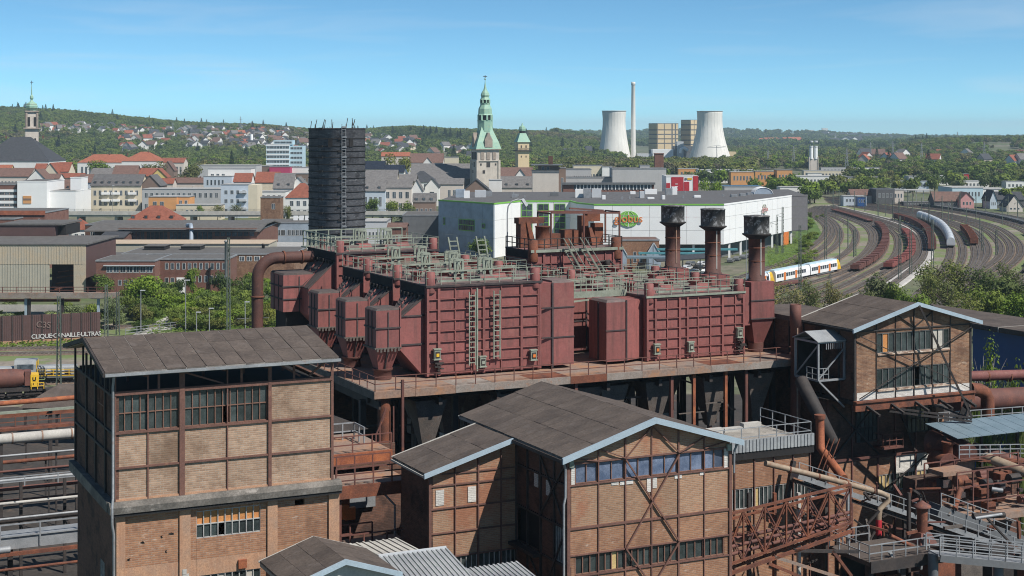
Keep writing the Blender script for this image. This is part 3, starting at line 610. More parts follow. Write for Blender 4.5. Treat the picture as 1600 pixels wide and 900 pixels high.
# ---------------------------------------------------------------- steel deck carrying the gas cleaning plant
o = (41.3, 110, 0)
T = ithing('steel_platform', 'long rusty steel platform under the red gas cleaning plant with railing along its front', 'platform', *o)
MB(o).box(41.5, 81.9, 110.2, 147, 21.75, 22.05).obj('deck_plate', m_deck, T)
for k in range(12):
    a = 41.3+k*3.38
    MB(o).box(a, a+3.36, 109.98, 110.18, 21.55+R.uniform(-.02, .02), 22.12).obj('edge_beam', (m_deck, m_deck, m_edge, m_edge, m_edge, m_rust, m_edge)[k % 7], T)
    MB(o).box(a, a+3.36, 110.2, 112.8, 22.06, 22.1+R.uniform(0, .02)).obj('deck_board', (m_deck, m_deck, m_edge, m_deck, m_rust)[k % 5], T)
for k in range(9): MB(o).box(41.28, 41.48, 110.2+k*3.9, 114.08+k*3.9, 21.5, 22.12).obj('edge_beam', m_hop, T)
railing(MB(o), [(81.8, 110.12, 22.12), (41.4, 110.12, 22.12), (41.4, 146, 22.12)], 1.1, 1.7).obj('railing', m_rustpaint, T)
mb = MB(o)
for v in (112.5, 121, 129, 137, 146): mb.beam((41.6, v, 21.3), (81.8, v, 21.3), .3, .8)
for u in range(42, 82, 5): mb.beam((u, 110.5, 20.95), (u, 146.5, 20.95), .3, .6)
mb.obj('girders', m_dark, T)
MB(o).tube([(42.4, 110.8, 0), (42.4, 110.8, 21.5)], .5, 16).obj('column', m_rust, T)
for u in (41.6, 49.5, 57.5, 64.6, 68.6, 72.3, 76.0, 80.4):
    for v in (113.5, 121.4, 129, 137, 145.5):
        MB(o).box(u-.22, u+.22, v-.22, v+.22, 0, 21.0).obj('column', m_dark, T)
for u, m in ((68.0, m_rustpaint), (70.2, m_rustbr), (73.4, m_rustbr), (75.5, m_rustpaint), (58.9, m_rustpaint)):
    MB(o).box(u-.13, u+.13, 110.3, 110.56, 8, 21.55).obj('front_post', m, T)
mb = MB(o); mb.beam((42.9, 110.1, 20.9), (42.9, 110.1, 13), .1); mb.beam((43.6, 110.0, 22.9), (43.6, 110.0, 11), .2); mb.beam((43.0, 110.1, 17.2), (44.4, 110.1, 16.6), .12); mb.tube([(42.2, 109.9, 20.8), (41.7, 109.9, 19.6), (41.7, 109.9, 12)], .1, 8); mb.tube([(42.0, 109.8, 20.2), (41.35, 109.8, 18.9), (41.35, 109.8, 12)], .08, 8)
mb.obj('pipes', m_rustpaint, T)
MB(o).box(41.5, 82, 146.8, 147, 0, 21.6).obj('rear_wall', m_brdark, T)  # added wall that keeps the space under the deck dark
MB(o).box(41.5, 82, 111, 146.8, 9.8, 10.0).obj('lower_floor', m_dark, T)
mb = MB(o)
for k in range(46):
    u, v = R.uniform(44, 80), R.uniform(111, 118); z = R.uniform(13, 20)
    mb.beam((u, v, z), (u+R.uniform(-3, 3), v, z+R.choice((0, 0, R.uniform(-3, 3)))), R.uniform(.07, .16))
stuff(mb.obj('cable_runs', m_hop, T))
for k in range(18):
    u, v = R.uniform(45, 80), R.uniform(110.8, 119); a = R.uniform(.3, 1.3); z = R.choice((10.0, 10.0, R.uniform(12, 17)))
    MB(o).box(u-a, u+a, v-a*.6, v+a*.6, z, z+R.uniform(.5, 3)).obj('machine_block', R.choice((m_hop, m_hop, m_rust, m_conc)), T)
for u in (46.5, 53, 60.5, 63, 67.3, 73, 77.6):
    MB(o).frustum(u-.3, u+.3, 112.0, 112.6, 16.6, u-1.35, u+1.35, 111.2, 113.6, 20.9).obj('front_hopper', m_hop, T); MB(o).tube([(u, 112.3, 16.6), (u+.3, 112.2, 14), (u+.2, 112.2, 10)], .2, 8).obj('hopper_pipe', m_rustpaint, T)
    MB(o).beam((u-1.6, 111.2, 16), (u+1.7, 111.2, 16), .16).obj('cross_beam', m_hop, T)

# ---------------------------------------------------------------- gas cleaning chambers
def hopper_below(T, o, u, v, s=1.6, z0=21.5, z1=17.2):
    MB(o).frustum(u-.35, u+.35, v-.35, v+.35, z1, u-s, u+s, v-s, v+s, z0).obj('hopper', m_hop, T)
    MB(o).box(u-.45, u+.45, v-.45, v+.45, z1-1.3, z1).obj('hopper_valve', m_grey if R.random() < .4 else m_hop, T)
    MB(o).tube([(u, v, z1-1.3), (u, v, 10.2)], .22, 8).obj('hopper_pipe', m_hop, T)
def roof_gear(T, o, U, V, W_, D, Z, front=True, lever=True):
    MB(o).box(U-.1, U+W_+.1, V-.1, V+D+.1, Z, Z+.14).obj('roof_deck', m_redtop, T)
    MB(o).box(U-.15, U+W_+.15, V-.2, V-.1, Z-.04, Z+.13).obj('roof_edge', m_reddark if lever else m_pgreen, T)
    MB(o).beam((U+1.0, V+.15, Z+.42), (U+W_-1.3, V+.15, Z+.42), .16).obj('roof_pipe', m_pgreen, T)
    pts = [(U-.1, V+D, Z+.14), (U-.1, V-.05, Z+.14), (U+W_+.1, V-.05, Z+.14), (U+W_+.1, V+D, Z+.14)]
    railing(MB(o), pts, 1.15, 1.35, .026).obj('railing', m_pgreen, T)
    railing(MB(o), [(U+.6, V+D*.62, Z+.14), (U+W_-.6, V+D*.62, Z+.14)], 1.0, 1.3, .028).obj('railing', m_pgreen, T)
    for k in range(4):
        a = U+1.2+k*(W_-2.4)/4; b = V+1.0+(k % 2)*1.9
        MB(o).frustum(a, a+1.5, b, b+1.3, Z+.14, a+.15, a+1.35, b+.15, b+1.15, Z+.62).obj('roof_hatch', m_red if k % 2 else m_redtop, T)
    for k in range(5):
        a = U+.9+k*(W_-1.8)/4; b = V+D*.8-(k % 2)*.9
        MB(o).lathe(a, b, [(.42, Z+.14), (.42, Z+.75), (.5, Z+.76), (.5, Z+.88)], 12).obj('roof_vent', m_red, T)
    for u in (U+.35, U+W_-.35): MB(o).lathe(u, V+.25, [(.4, Z-.5), (.42, Z-.45), (.42, Z+1.15), (.36, Z+1.2)], 16).obj('corner_drum', m_red, T)
    mb = MB(o)
    if lever:
        for u in (U+W_*.36, U+W_*.62):
            for d in (0, .7):
                mb.beam((u+d, V+D*.5, Z+.14), (u+d, V+D*.5, Z+1.9), .16); mb.beam((u+d, V+D*.5+1, Z+.14), (u+d, V+D*.5+1, Z+1.9), .16)
            mb.beam((u, V+D*.5, Z+1.85), (u+.7, V+D*.5, Z+1.85), .2); mb.beam((u, V+D*.5+1, Z+1.85), (u+.7, V+D*.5+1, Z+1.85), .2)
            mb.beam((u, V+D*.5, Z+.2), (u+.35, V+D*.5, Z+1.8), .12); mb.beam((u+.7, V+D*.5, Z+.2), (u+.35, V+D*.5, Z+1.8), .12)
        mb.beam((U+1, V+D*.45, Z+.9), (U+W_-1, V+D*.5, Z+1.05), .12)
        mb.obj('lever_frame', m_pgreen, T)
def body(T, o, U, V, W_, D, Z0, Z1, cols=None, rows=0, side=True):
    MB(o).box(U, U+W_, V+.06, V+D, Z0, Z1).obj('body', m_red, T)
    if cols:
        h = (Z1-Z0-.3)/rows; me = {}
        for i in range(len(cols)-1):
            w_ = cols[i+1][0]-cols[i][0]
            k = round(w_, 2)
            if k not in me: me[k] = MB().box(.05, w_-.05, 0, .05, .05, h-.05).mesh('panel', m_red)
            for j in range(rows): link(me[k], 'panel', T, (U+cols[i][0]-o[0], V+.02+R.uniform(0, .02)-o[1], Z0+.15+j*h-o[2]))
        for c, wd in cols: MB(o).box(U+c-wd/2, U+c+wd/2, V-.12 if wd > .15 else V-.07, V+.055, Z0, Z1).obj('rib', m_red, T)
        for j in range(rows+1): MB(o).box(U+.02, U+W_-.02, V-.1, V+.05, Z0+.15+j*h-.035, Z0+.15+j*h+.035).obj('stiffener', m_red, T)
    if side:
        n = max(3, round((Z1-Z0)/1.0))
        for j in range(1, n): MB(o).box(U-.1, U, V+.1, V+D-.05, Z0+j*(Z1-Z0)/n-.05, Z0+j*(Z1-Z0)/n+.05).obj('stiffener', m_red, T)
        for v in (V+.1, V+D-.15): MB(o).box(U-.14, U, v-.07, v+.07, Z0, Z1).obj('rib', m_red, T)
def cooler(T, o, u0, u1, v0, v1, z0, z1, band=(.5,), cone=True):
    uc, vc = (u0+u1)/2, (v0+v1)/2
    mb = MB(o); mb.box(u0, u1, v0, v1, z0, z1-.15); mb.obj('cooler_box', m_red, T)
    MB(o).frustum(u0, u1, v0, v1, z1-.15, u0+.16, u1-.02, v0+.1, v1-.1, z1).obj('cooler_cap', m_sooty, T)
    for b in band:
        z = z0+(z1-z0)*b
        MB(o).box(u0-.09, u1+.05, v0-.09, v1+.05, z-.06, z+.06).obj('band', m_reddark, T)
    MB(o).box(uc-.04, uc+.06, v0-.05, v0, z0, z1-.3).obj('rib', m_reddark, T)
    for v in (v0+(v1-v0)*.35, v0+(v1-v0)*.7): MB(o).box(u0-.05, u0, v-.05, v+.05, z0, z1-.25).obj('rib', m_reddark, T)
    MB(o).box(u1-.04, u1+.08, v0-.08, v0, z0-.2, z1+.05).obj('rib', m_red, T)
    if cone:
        mb = MB(o); mb.box(u0-.12, u1+.12, v0-.12, v1+.12, z0-.12, z0)
        for k in range(7): mb.box(u0+k*.3, u0+k*.3+.16, v0-.2, v0-.1, z0-.3-.05*(k % 2), z0-.05)
        mb.obj('flange', m_hop, T)
        MB(o).frustum(uc-.55, uc+.55, vc-.55, vc+.55, 22.9, u0+.05, u1-.05, v0+.05, v1-.05, z0-.12).obj('dust_hopper', m_red, T)
        for k in (0, 1): MB(o).beam((uc-.02, v0+.0, z0-.2), (uc-.02, vc-.58, 22.9), .1).obj('rib', m_reddark, T) if k else None
        MB(o).lathe(uc, vc, [(.75, 22.1), (.72, 22.75), (.85, 22.8), (.85, 22.95)], 14).obj('hopper_collar', m_rustpaint, T)
def hood(T, o, U, V, dt, db, zt, du, dz, zb, zl):
    """sloping hood, wide (dt) along its top edge and narrow (db) at the foot"""
    F_ = [(U-.02, V, zt), (U-du, V, zt-dz), (U-du, V, zl), (U-.25, V, zb), (U-.02, V, zb)]; B_ = [(U-.02, V+dt, zt), (U-du, V+db, zt-dz), (U-du, V+db, zl), (U-.25, V+dt, zb), (U-.02, V+dt, zb)]
    MB(o).add(F_+B_, [(0, 1, 2, 3, 4), (9, 8, 7, 6, 5)]+[(i, (i+1) % 5, 5+(i+1) % 5, 5+i) for i in range(5)]).obj('hood', m_red, T)
    p = [(U-.02, V-.05, zt), (U-du-.05, V-.05, zt-dz), (U-du-.05, V+db+.05, zt-dz), (U-.02, V+dt+.05, zt)]
    MB(o).add([(x, y, z+.01) for x, y, z in p]+[(x, y, z+.1) for x, y, z in p], [(0, 1, 2, 3), (4, 5, 6, 7)]+[(i, (i+1) % 4, 4+(i+1) % 4, 4+i) for i in range(4)]).obj('hood_plate', m_sooty, T)
    for k in range(4):
        f = (.06, .36, .66, .95)[k]; MB(o).beam((U-.05, V+dt*f, zt+.12), (U-du, V+db*f, zt-dz+.12), .1).obj('hood_rib', m_red if k in (1, 2) else m_reddark, T)
def valve_box(T, o, u, v, z, light):
    mb = MB(o); mb.box(u-.26, u+.26, v-.4, v-.1, z, z+.75); mb.box(u-.33, u+.33, v-.45, v-.08, z+.75, z+.84); mb.box(u-.33, u+.33, v-.45, v-.08, z-.08, z)
    mb.box(u-.18, u+.18, v-.44, v-.39, z+.1, z+.6, 1)
    mb.box(u-.12, u+.12, v-.47, v-.43, z+.2, z+.45, 2); mb.obj('valve_box', (m_pgreen, m_dark, light), T)
P1 = 7.2
W1, D1 = 10.2, 5.7
cols1 = [(0.03, .2), (1.0, .22), (2.45, .1), (3.9, .1), (5.0, .22), (6.6, .1), (8.45, .22), (10.0, .1), (10.17, .2)]
names = ('nearest tall red gas cleaning chamber, two pale ladders on its front',
         'red gas cleaning chamber in the left row, second from the front',
         'red gas cleaning chamber in the left row, third from the front')
for r in range(3):
    U, V, Z0, Z1 = 47.6, 114.7+P1*r, 22.2, 29.4
    o = (U, V, 22.1)
    T = ithing('gas_chamber', names[r], 'gas cleaner', U, V, 22.1, 'red gas cleaning chambers')
    body(T, o, U, V, W1, D1, Z0, Z1, cols1 if r == 0 else None, 8)
    roof_gear(T, o, U, V, W1, D1, Z1)
    # dark band and sloping hood on the left
    MB(o).box(U-.12, U-.02, V+.05, V+5.7, Z1-.75, Z1+.05).obj('dark_band', m_black, T)
    hood(T, o, U, V+.45, 4.5, 2.15, Z1-.85, 2.15, 1.6, Z0+.1, Z1-5.0)
    MB(o).lathe(U-1.3, V+2.0, [(.2, Z1-2.2), (.2, Z1-1.55), (.05, Z1-1.5)], 10).obj('hood_lug', m_reddark, T)
    for k in range(6): MB(o).box(U-.5, U-.1, V+.5+k*.8, V+.75+k*.8, Z1-1.0, Z1-.65).obj('hinge', m_dark, T)
    for z in (Z1-2.3, Z1-4.6): MB(o).box(U-2.3, U-.02, V+.36, V+.45, z-.06, z+.06).obj('stiffener', m_reddark, T)
    cooler(T, o, 43.2, 45.25, V, V+2.5, 24.75, 27.85)
    # boxes on the right side
    MB(o).prism([(57.85, V+.25), (58.9, V-.1), (58.9, V+2.9), (57.85, V+2.9)], 'z', 22.35, 29.3).obj('outlet_transition', m_red, T)
    MB(o).box(58.92, 60.95, V-.1, V+2.9, 22.35, 29.25).obj('outlet_box', m_red, T)
    MB(o).frustum(58.92, 60.95, V-.1, V+2.9, 29.25, 58.95, 60.6, V+.1, V+2.7, 29.45).obj('outlet_cap', m_redtop, T)
    for z in (24.7, 27.2): MB(o).box(57.9, 61.0, V-.16, V-.02, z-.05, z+.05).obj('band', m_reddark, T)
    MB(o).box(58.84, 58.98, V-.2, V-.08, 22.2, 29.3).obj('rib', m_reddark, T)
    hopper_below(T, o, 50, V+1.6); hopper_below(T, o, 55, V+1.6)
    if r == 0:
        for u in (51.45, 53.65): ladder(MB(o), (u, V-.35, 22.9+.4*(u > 52)), 28.9, (1, 0, 0), .55).obj('ladder', m_pgreen, T)
        MB(o).beam((51.85, V-.4, 22.4), (51.85, V-.4, 29.2), .12).obj('conduit', m_pgreen, T)
        valve_box(T, o, 48.35, V, 23.6, m_yel); valve_box(T, o, 52.4, V, 22.75, m_pgreen); valve_box(T, o, 57.05, V, 23.0, m_orange)
        mb = MB(o)
        for k in range(10): mb.box(48.0+R.uniform(0, .7), 48.2+R.uniform(0, .8), V-.5, V-.2, 22.4+k*.09, 22.5+k*.09)
        mb.obj('valve_gear', m_dark, T)
cols2 = [(0.03, .2), (.85, .2), (2.05, .1), (3.3, .2), (4.1, .2), (5.2, .1), (6.5, .12), (7.75, .2), (9.1, .1), (9.97, .2)]
names = ('long low red gas chamber at front right with three green valve boxes',
         'low red gas cleaning chamber of the right row, second from the front',
         'low red gas chamber of the right row, third from the front')
for r in range(3):
    U, V, Z0, Z1 = 68.15, 114.7+P1*r, 22.1, 27.6
    o = (U, V, 22.1)
    T = ithing('gas_chamber', names[r], 'gas cleaner', U, V, 22.1, 'red gas cleaning chambers')
    body(T, o, U, V, 10.0, D1, Z0, Z1, cols2 if r == 0 else None, 6)
    roof_gear(T, o, U, V, 10.0, D1, Z1, lever=False)
    MB(o).prism([(66.05, V-.1), (68.12, V+.75), (68.12, V+3.0), (66.05, V+3.0)], 'z', 22.3, 27.45).obj('inlet_transition', m_red, T)
    MB(o).box(64.1, 66.03, V-.1, V+3.0, 22.3, 27.35).obj('inlet_box', m_red, T)
    MB(o).frustum(64.1, 66.03, V-.1, V+3.0, 27.35, 64.3, 66.0, V+.1, V+2.8, 27.55).obj('inlet_cap', m_redtop, T)
    MB(o).box(64.0, 66.1, V-.17, V-.03, 24.9, 25.0).obj('band', m_reddark, T)
    MB(o).box(66.0, 66.1, V-.2, V-.06, 22.3, 27.5).obj('rib', m_reddark, T)
    MB(o).box(64.02, 64.1, V+1.2, V+1.4, 22.3, 27.3).obj('rib', m_reddark, T)
    MB(o).box(78.15, 79.0, V+.2, V+2.2, 24.6, 28.0).obj('outlet_transition', m_red, T)
    MB(o).box(79.0, 81.5, V, V+2.4, 25.1, 28.45).obj('outlet_box', m_red, T)
    for z in (25.15, 26.8): MB(o).box(78.95, 81.56, V-.07, V+2.45, z-.05, z+.05).obj('band', m_reddark, T)
    MB(o).frustum(79.8, 80.8, V+.7, V+1.7, 22.9, 79.05, 81.45, V+.05, V+2.35, 25.1).obj('dust_hopper', m_red, T)
    MB(o).lathe(80.3, V+1.2, [(.7, 22.1), (.7, 22.9)], 12).obj('hopper_collar', m_rustpaint, T)
    hopper_below(T, o, 70.6, V+1.6); hopper_below(T, o, 75.6, V+1.6)
    if r == 0:
        valve_box(T, o, 69.0, V, 22.75, m_orange); valve_box(T, o, 72.45, V, 22.75, m_pgreen); valve_box(T, o, 77.55, V, 23.7, m_pgreen)
        mb = MB(o)
        for k in range(10): mb.box(77.2+R.uniform(0, .7), 77.4+R.uniform(0, .8), V-.5, V-.2, 22.4+k*.12, 22.5+k*.12)
        mb.obj('valve_gear', m_dark, T)
    # stack standing on the outlet box
    nm = ('nearest and rightmost of the three rusty vent stacks with black drum heads', 'middle one of the three rusty vent stacks with black drum heads', 'leftmost and farthest of the three rusty vent stacks with black drum heads')[r]
    so = (80.4, V+1.2, 28.4)
    S = ithing('vent_stack', nm, 'stack', *so, 'rusty vent stacks with drum heads')
    z2 = (34.3, 34.6, 34.6)[r]
    MB(so).lathe(80.4, V+1.2, [(.85, 28.4), (.85, 28.6), (.74, 28.62), (.74, z2-2.0), (.8, z2-1.98)], 20).obj('pipe', m_rustdk, S)
    MB(so).lathe(80.4, V+1.2, [(.5, z2-2.2), (1.32, z2-1.66), (1.32, z2-1.58)], 20).obj('collar', m_dark, S)
    MB(so).lathe(80.4, V+1.2, [(1.15, z2-1.57), (1.16, z2-.05), (1.2, z2-.04), (1.2, z2+.04), (.3, z2+.12)], 24).obj('drum', m_drum, S)
    for k in range(0):
        g = k*math.pi/4+.2; MB(so).beam((80.4+1.17*math.cos(g), V+1.2+1.17*math.sin(g), z2-1.55), (80.4+1.17*math.cos(g), V+1.2+1.17*math.sin(g), z2), .06).obj('drum_rib', m_dark, S)
    for k in range(3): MB(so).lathe(80.4, V+1.2, [(.75, 30.2+k*1.2), (.775, 30.22+k*1.2), (.775, 30.28+k*1.2), (.75, 30.3+k*1.2)], 20).obj('pipe_joint', m_rust, S)
    MB(so).box(80.3, 80.39, V+.43, V+.47, 29, z2-2).obj('pale_seam', m_concl if r != 2 else m_deck, S)
# taller chambers at the back
o = (47.6, 136.7, 22.1)
T = ithing('gas_chamber', 'taller red gas chamber at the back of the left row by the black tower', 'gas cleaner', *o, 'red gas cleaning chambers')
body(T, o, 47.6, 136.7, 10.2, 8.3, 22.2, 30.5, cols1, 9)
roof_gear(T, o, 47.6, 136.7, 10.2, 8.3, 30.5)
MB(o).box(47.46, 47.58, 136.75, 145, 29.75, 30.6).obj('dark_band', m_black, T)
hood(T, o, 47.6, 137.2, 7.0, 4.2, 29.65, 2.6, 2.4, 22.3, 24.9)
for k in range(8): MB(o).box(47.1, 47.45, 137.4+k*.9, 137.7+k*.9, 29.55, 29.9).obj('hinge', m_dark, T)
MB(o).box(44.9, 47.5, 137.05, 137.18, 26.9, 27.05).obj('stiffener', m_reddark, T)
cooler(T, o, 43.2, 46.3, 139.3, 143.4, 25.0, 28.6, (.33, .66), False)
MB(o).box(43.6, 45.9, 139.8, 143, 22.1, 24.95).obj('cooler_leg', m_black, T)
mb = railing(MB(o), [(47.5, 146.5, 30.64), (47.5, 136.9, 30.64)], 1.5, 1.2, .05); mb.box(47.3, 58, 145.1, 146.6, 30.5, 30.62); railing(mb, [(47.5, 146.5, 30.64), (58, 146.5, 30.64)], 1.5, 1.3, .05)
mb.obj('rear_walkway', m_pgreen, T)
for u in (60.5, 63.5):
    mb = MB(o)
    for d in (0, 1.0): mb.beam((u+d*.9, 138.5, 27.5), (u-.8+d*.9, 138.5, 31.6), .14)
    for k in range(8): mb.beam((u-.1*k, 138.5, 27.9+k*.47), (u+.9-.1*k, 138.5, 27.9+k*.47), .1)
    mb.obj('stair', m_pgreen, T)
o = (67.9, 136.7, 22.1)
T = ithing('gas_chamber', 'red gas chamber at the back of the right row topped with rusty machinery', 'gas cleaner', *o, 'red gas cleaning chambers')
body(T, o, 67.9, 136.7, 10.3, 5.7, 22.2, 30.0, [(0.03, .2), (1.4, .25), (2.2, .1), (3.6, .1), (5.0, .3), (6.2, .3), (8.4, .1), (9.4, .3), (10.27, .2)], 7)
MB(o).box(67.8, 78.3, 136.5, 142.5, 30.0, 30.15).obj('roof_deck', m_redtop, T)
MB(o).box(67.75, 78.3, 136.4, 136.5, 29.92, 30.2).obj('roof_edge', m_pgreen, T)
MB(o).box(67.78, 67.88, 136.75, 142.4, 29.3, 30.1).obj('dark_band', m_black, T)
railing(MB(o), [(67.85, 142.4, 30.15), (67.85, 136.6, 30.15), (78.2, 136.6, 30.15), (78.2, 142, 30.15)], 1.1, 1.5, .04).obj('railing', m_dark, T)
for u in (68.2, 77.7): MB(o).lathe(u, 136.9, [(.5, 29.0), (.52, 29.05), (.52, 31.1), (.45, 31.15)], 16).obj('corner_drum', m_rust, T)
mb = MB(o); mb.box(68.3, 69.3, 139.9, 141, 30.2, 32.6); mb.box(68.1, 71.0, 139.9, 141, 32.6, 33.2); mb.frustum(69.4, 70.0, 139.6, 140.6, 30.2, 68.9, 69.3, 139.8, 140.6, 32.8); mb.obj('valve_tower', m_rust, T)
MB(o).lathe(70.6, 139.5, [(.8, 30.2), (.8, 30.4), (.74, 30.42), (.74, 32.2), (.8, 32.22), (.8, 32.35)], 18).obj('valve_drum', m_rust, T)
mb = MB(o); mb.box(73.6, 75.2, 140.4, 141.6, 30.2, 31.8); mb.box(71.2, 72.9, 140.0, 141, 30.2, 31.5); mb.obj('valve_chest', m_rust, T)
mb = MB(o); mb.box(75.7, 76.5, 140.6, 141.6, 30.2, 33.2); mb.box(76.5, 78.0, 140.8, 141.7, 32.6, 33.4); mb.box(77.2, 78.2, 140.5, 141.5, 30.2, 32.4); mb.frustum(76.4, 77.1, 139.6, 140.2, 30.2, 76.3, 76.6, 140.1, 140.6, 32); mb.obj('valve_tower', m_rust, T)
mb = MB(o)
for u in (71.4, 75.2, 79.4): mb.beam((u, 139.2, 30.2), (u, 139.2, 33.7), .15)
mb.beam((71.4, 139.2, 33.7), (79.4, 139.2, 33.5), .18); mb.beam((71.4, 142.2, 33.7), (79.4, 142.2, 33.5), .18); mb.beam((73.5, 139.2, 34.1), (77.5, 139.2, 33.8), .16)
for u in (71.4, 79.4): mb.beam((u, 142.2, 30.2), (u, 142.2, 33.6), .15); mb.beam((u, 139.2, 33.6), (u, 142.2, 33.6), .16)
mb.obj('lifting_frame', m_rustpaint, T)
for u in (71.3, 73.2):
    mb = MB(o)
    for d in (0, .8): mb.beam((u+d*.2, 136.3-d, 30.3), (u+1.6+d*.2, 134.6-d, 26.6), .1); mb.beam((u+d*.2, 136.3-d, 31.3), (u+1.6+d*.2, 134.6-d, 27.6), .08)
    for k in range(9): mb.beam((u+.18*k, 136.3-.19*k, 30.2-.41*k), (u+.16+.18*k, 135.5-.19*k, 30.2-.41*k), .1)
    mb.obj('stair', m_pgreen, T)
mb = MB(o); mb.tube([(74.6, 136.3, 27.8), (75.3, 136.3, 28.8), (76.6, 136.3, 28.9), (77.2, 136.3, 28.3)], .09, 8); mb.lathe(76.3, 136.3, [(.3, 28.4), (.35, 28.6), (.3, 28.9)], 10)
mb.obj('pipe_gear', m_dark, T)
# ducts between the two rows
for k, (u0, u1, v0, v1, z1) in enumerate(((61.3, 67.3, 129.5, 134.5, 27.6), (58.2, 63.8, 137.5, 143.5, 28.6), (61.4, 63.8, 122, 127, 26.4), (64.2, 67.5, 137.0, 142, 28.0))):
    o = (u0, v0, 22.1)
    T = ithing('gas_duct', ('red ribbed duct box between the two rows of gas chambers', 'red duct box behind the tall left chamber', 'low red duct box in the gap between near chambers', 'red duct box left of the machinery topped chamber')[k], 'duct', *o)
    body(T, o, u0, v0, u1-u0, v1-v0, 22.2, z1, [(0, .14), ((u1-u0)*.33, .1), ((u1-u0)*.66, .1), (u1-u0, .14)], 4)
    MB(o).box(u0-.05, u1+.05, v0-.05, v1+.05, z1, z1+.12).obj('roof_deck', m_redtop, T)
    railing(MB(o), [(u0, v0, z1+.1), (u1, v0, z1+.1), (u1, v1, z1+.1)], 1.1, 1.2, .036).obj('railing', m_pgreen, T)
    for j in range(3): MB(o).lathe(u0+.8+j*(u1-u0-1.6)/2, v0+1.5, [(.4, z1+.1), (.4, z1+.7), (.46, z1+.72), (.46, z1+.82)], 12).obj('roof_vent', m_red, T)
o = (60.9, 115.2, 27)
T = ithing('catwalk_bridge', 'pale green catwalk bridging the gap between the left and right red chambers', 'catwalk', *o)
mb = MB(o); mb.box(57.8, 68.1, 118.2, 119.3, 27.75, 27.85); mb.box(57.8, 68.1, 118.1, 118.2, 27.45, 28.0); mb.beam((60.2, 118.15, 27.0), (66.5, 118.15, 27.4), .14); mb.beam((61.5, 118.15, 26.6), (61.5, 118.15, 27.5), .14); mb.obj('deck', m_pgreen, T)
railing(MB(o), [(57.8, 118.15, 27.85), (68.1, 118.15, 27.85)], 1.15, 1.2, .04, 2).obj('railing', m_pgreen, T)
railing(MB(o), [(57.8, 119.3, 27.85), (68.1, 119.3, 27.85)], 1.15, 1.2, .04).obj('railing', m_pgreen, T)
# big bent gas pipe at the left
o = (41.3, 142, 22)
T = ithing('gas_pipe', 'thick rusty brown gas pipe bending down at the left end of the red plant', 'pipe', *o)
pts = [(47.0, 142, 29.9)]+[(43.4-1.9*math.sin(g)*1.0, 142, 28.0+1.9*math.cos(g)) for g in [k*math.pi/16 for k in range(0, 9)]]+[(41.5, 142, 14)]
MB(o).tube(pts, .56, 18).obj('pipe', m_rustdk, T)
for z in (26.2, 23.0, 20): MB(o).lathe(41.5, 142, [(.6, z), (.66, z+.03), (.66, z+.12), (.6, z+.15)], 18).obj('pipe_joint', m_rust, T)
for u in (44.0, 45.8): MB(o).tube([(u, 142, 29.9), (u+.14, 142, 29.9)], .66, 18).obj('pipe_joint', m_rust, T)
# white shed end below it
o = (40.6, 131, 18)
T = ithing('concrete_cabin', 'small pale concrete cabin with flat roof below the leftmost red cooler box', 'cabin', *o)
MB(o).box(41.9, 43.6+1.9, 136.2, 139, 16, 22.4).obj('wall', m_concl, T); MB(o).box(41.7, 45.7, 136.0, 139.2, 22.4, 22.6).obj('roof', m_wgrey, T)
# plain stack near the brown building and street style lamp
o = (79.6, 104.6, 18)
T = ithing('rusty_vent_pipe', 'short thick rusty pipe rising before the roof of the brown brick building', 'pipe', *o)
MB(o).lathe(79.8, 109.2, [(.42, 12), (.42, 25.1), (.5, 25.12), (.5, 27.0), (.44, 27.02), (.44, 26.6)], 18).obj('pipe', m_rustpaint, T)
MB(o).box(79.62, 79.72, 108.7, 108.8, 12, 25).obj('pale_seam', m_deck, T)
o = (67.9, 142, 30)
T = ithing('swan_neck_lamp', 'tall grey swan neck lamp at the left edge of the machinery topped chamber', 'lamp', *o)
x0 = Uat(794, 142.0)
MB(o).tube([(67.9, 142.2, 30.1), (67.9, 142.2, 33.6), (68.0, 142.2, 34.3), (68.4, 142.2, 34.8), (69.1, 142.2, 35.0), (69.7, 142.2, 34.9)], .07, 8).obj('pole', m_grey, T)
MB(o).beam((69.6, 142.2, 35.0), (70.1, 142.2, 34.3), .3).obj('lamp_head', m_wgrey, T)
# ================================================================ sheds, walkways, pipes round the works
def PT(px, py, V):
    U = Uat(px, V); return (U, V, Zat(py, U, V))
def tubepx(mb, pts, r, n=10):
    return mb.tube([PT(*p) for p in pts], r, n)
# small gabled shed at the bottom
o = (25.5, 72, 0)
T = ithing('small_shed', 'small shed with dark tar paper gable roof at the bottom of the view', 'shed', *o)
MB(o).prism([(22.9, 10), (28.1, 10), (28.1, 19.75), (25.5, 20.6), (22.9, 19.75)], 'y', 72.3, 72.5).obj('gable_wall', m_concl, T)
MB(o).box(22.9, 23.1, 72.5, 76.8, 10, 19.75).obj('side_wall', m_brdark, T); MB(o).box(27.9, 28.1, 72.5, 76.8, 10, 19.75).obj('side_wall', m_brdark, T)
roof_slope(T, o, 'y', 72.0, 76.9, 22.6, 19.75, 25.5, 20.72, 1.2); roof_slope(T, o, 'y', 72.0, 76.9, 28.4, 19.75, 25.5, 20.72, 1.2)
MB(o).prism([(22.5, 19.6), (25.5, 20.6), (25.5, 20.86), (22.5, 19.86)], 'y', 71.85, 71.99).obj('barge_board', m_galv, T)
MB(o).prism([(28.5, 19.6), (25.502, 20.6), (25.502, 20.86), (28.5, 19.86)], 'y', 71.85, 71.99).obj('barge_board', m_galv, T)
MB(o).beam((22.55, 76.95, 19.8), (25.5, 76.95, 20.76), .1).obj('roof_edge', m_concl, T); MB(o).beam((28.45, 76.95, 19.8), (25.5, 76.95, 20.76), .1).obj('roof_edge', m_concl, T)
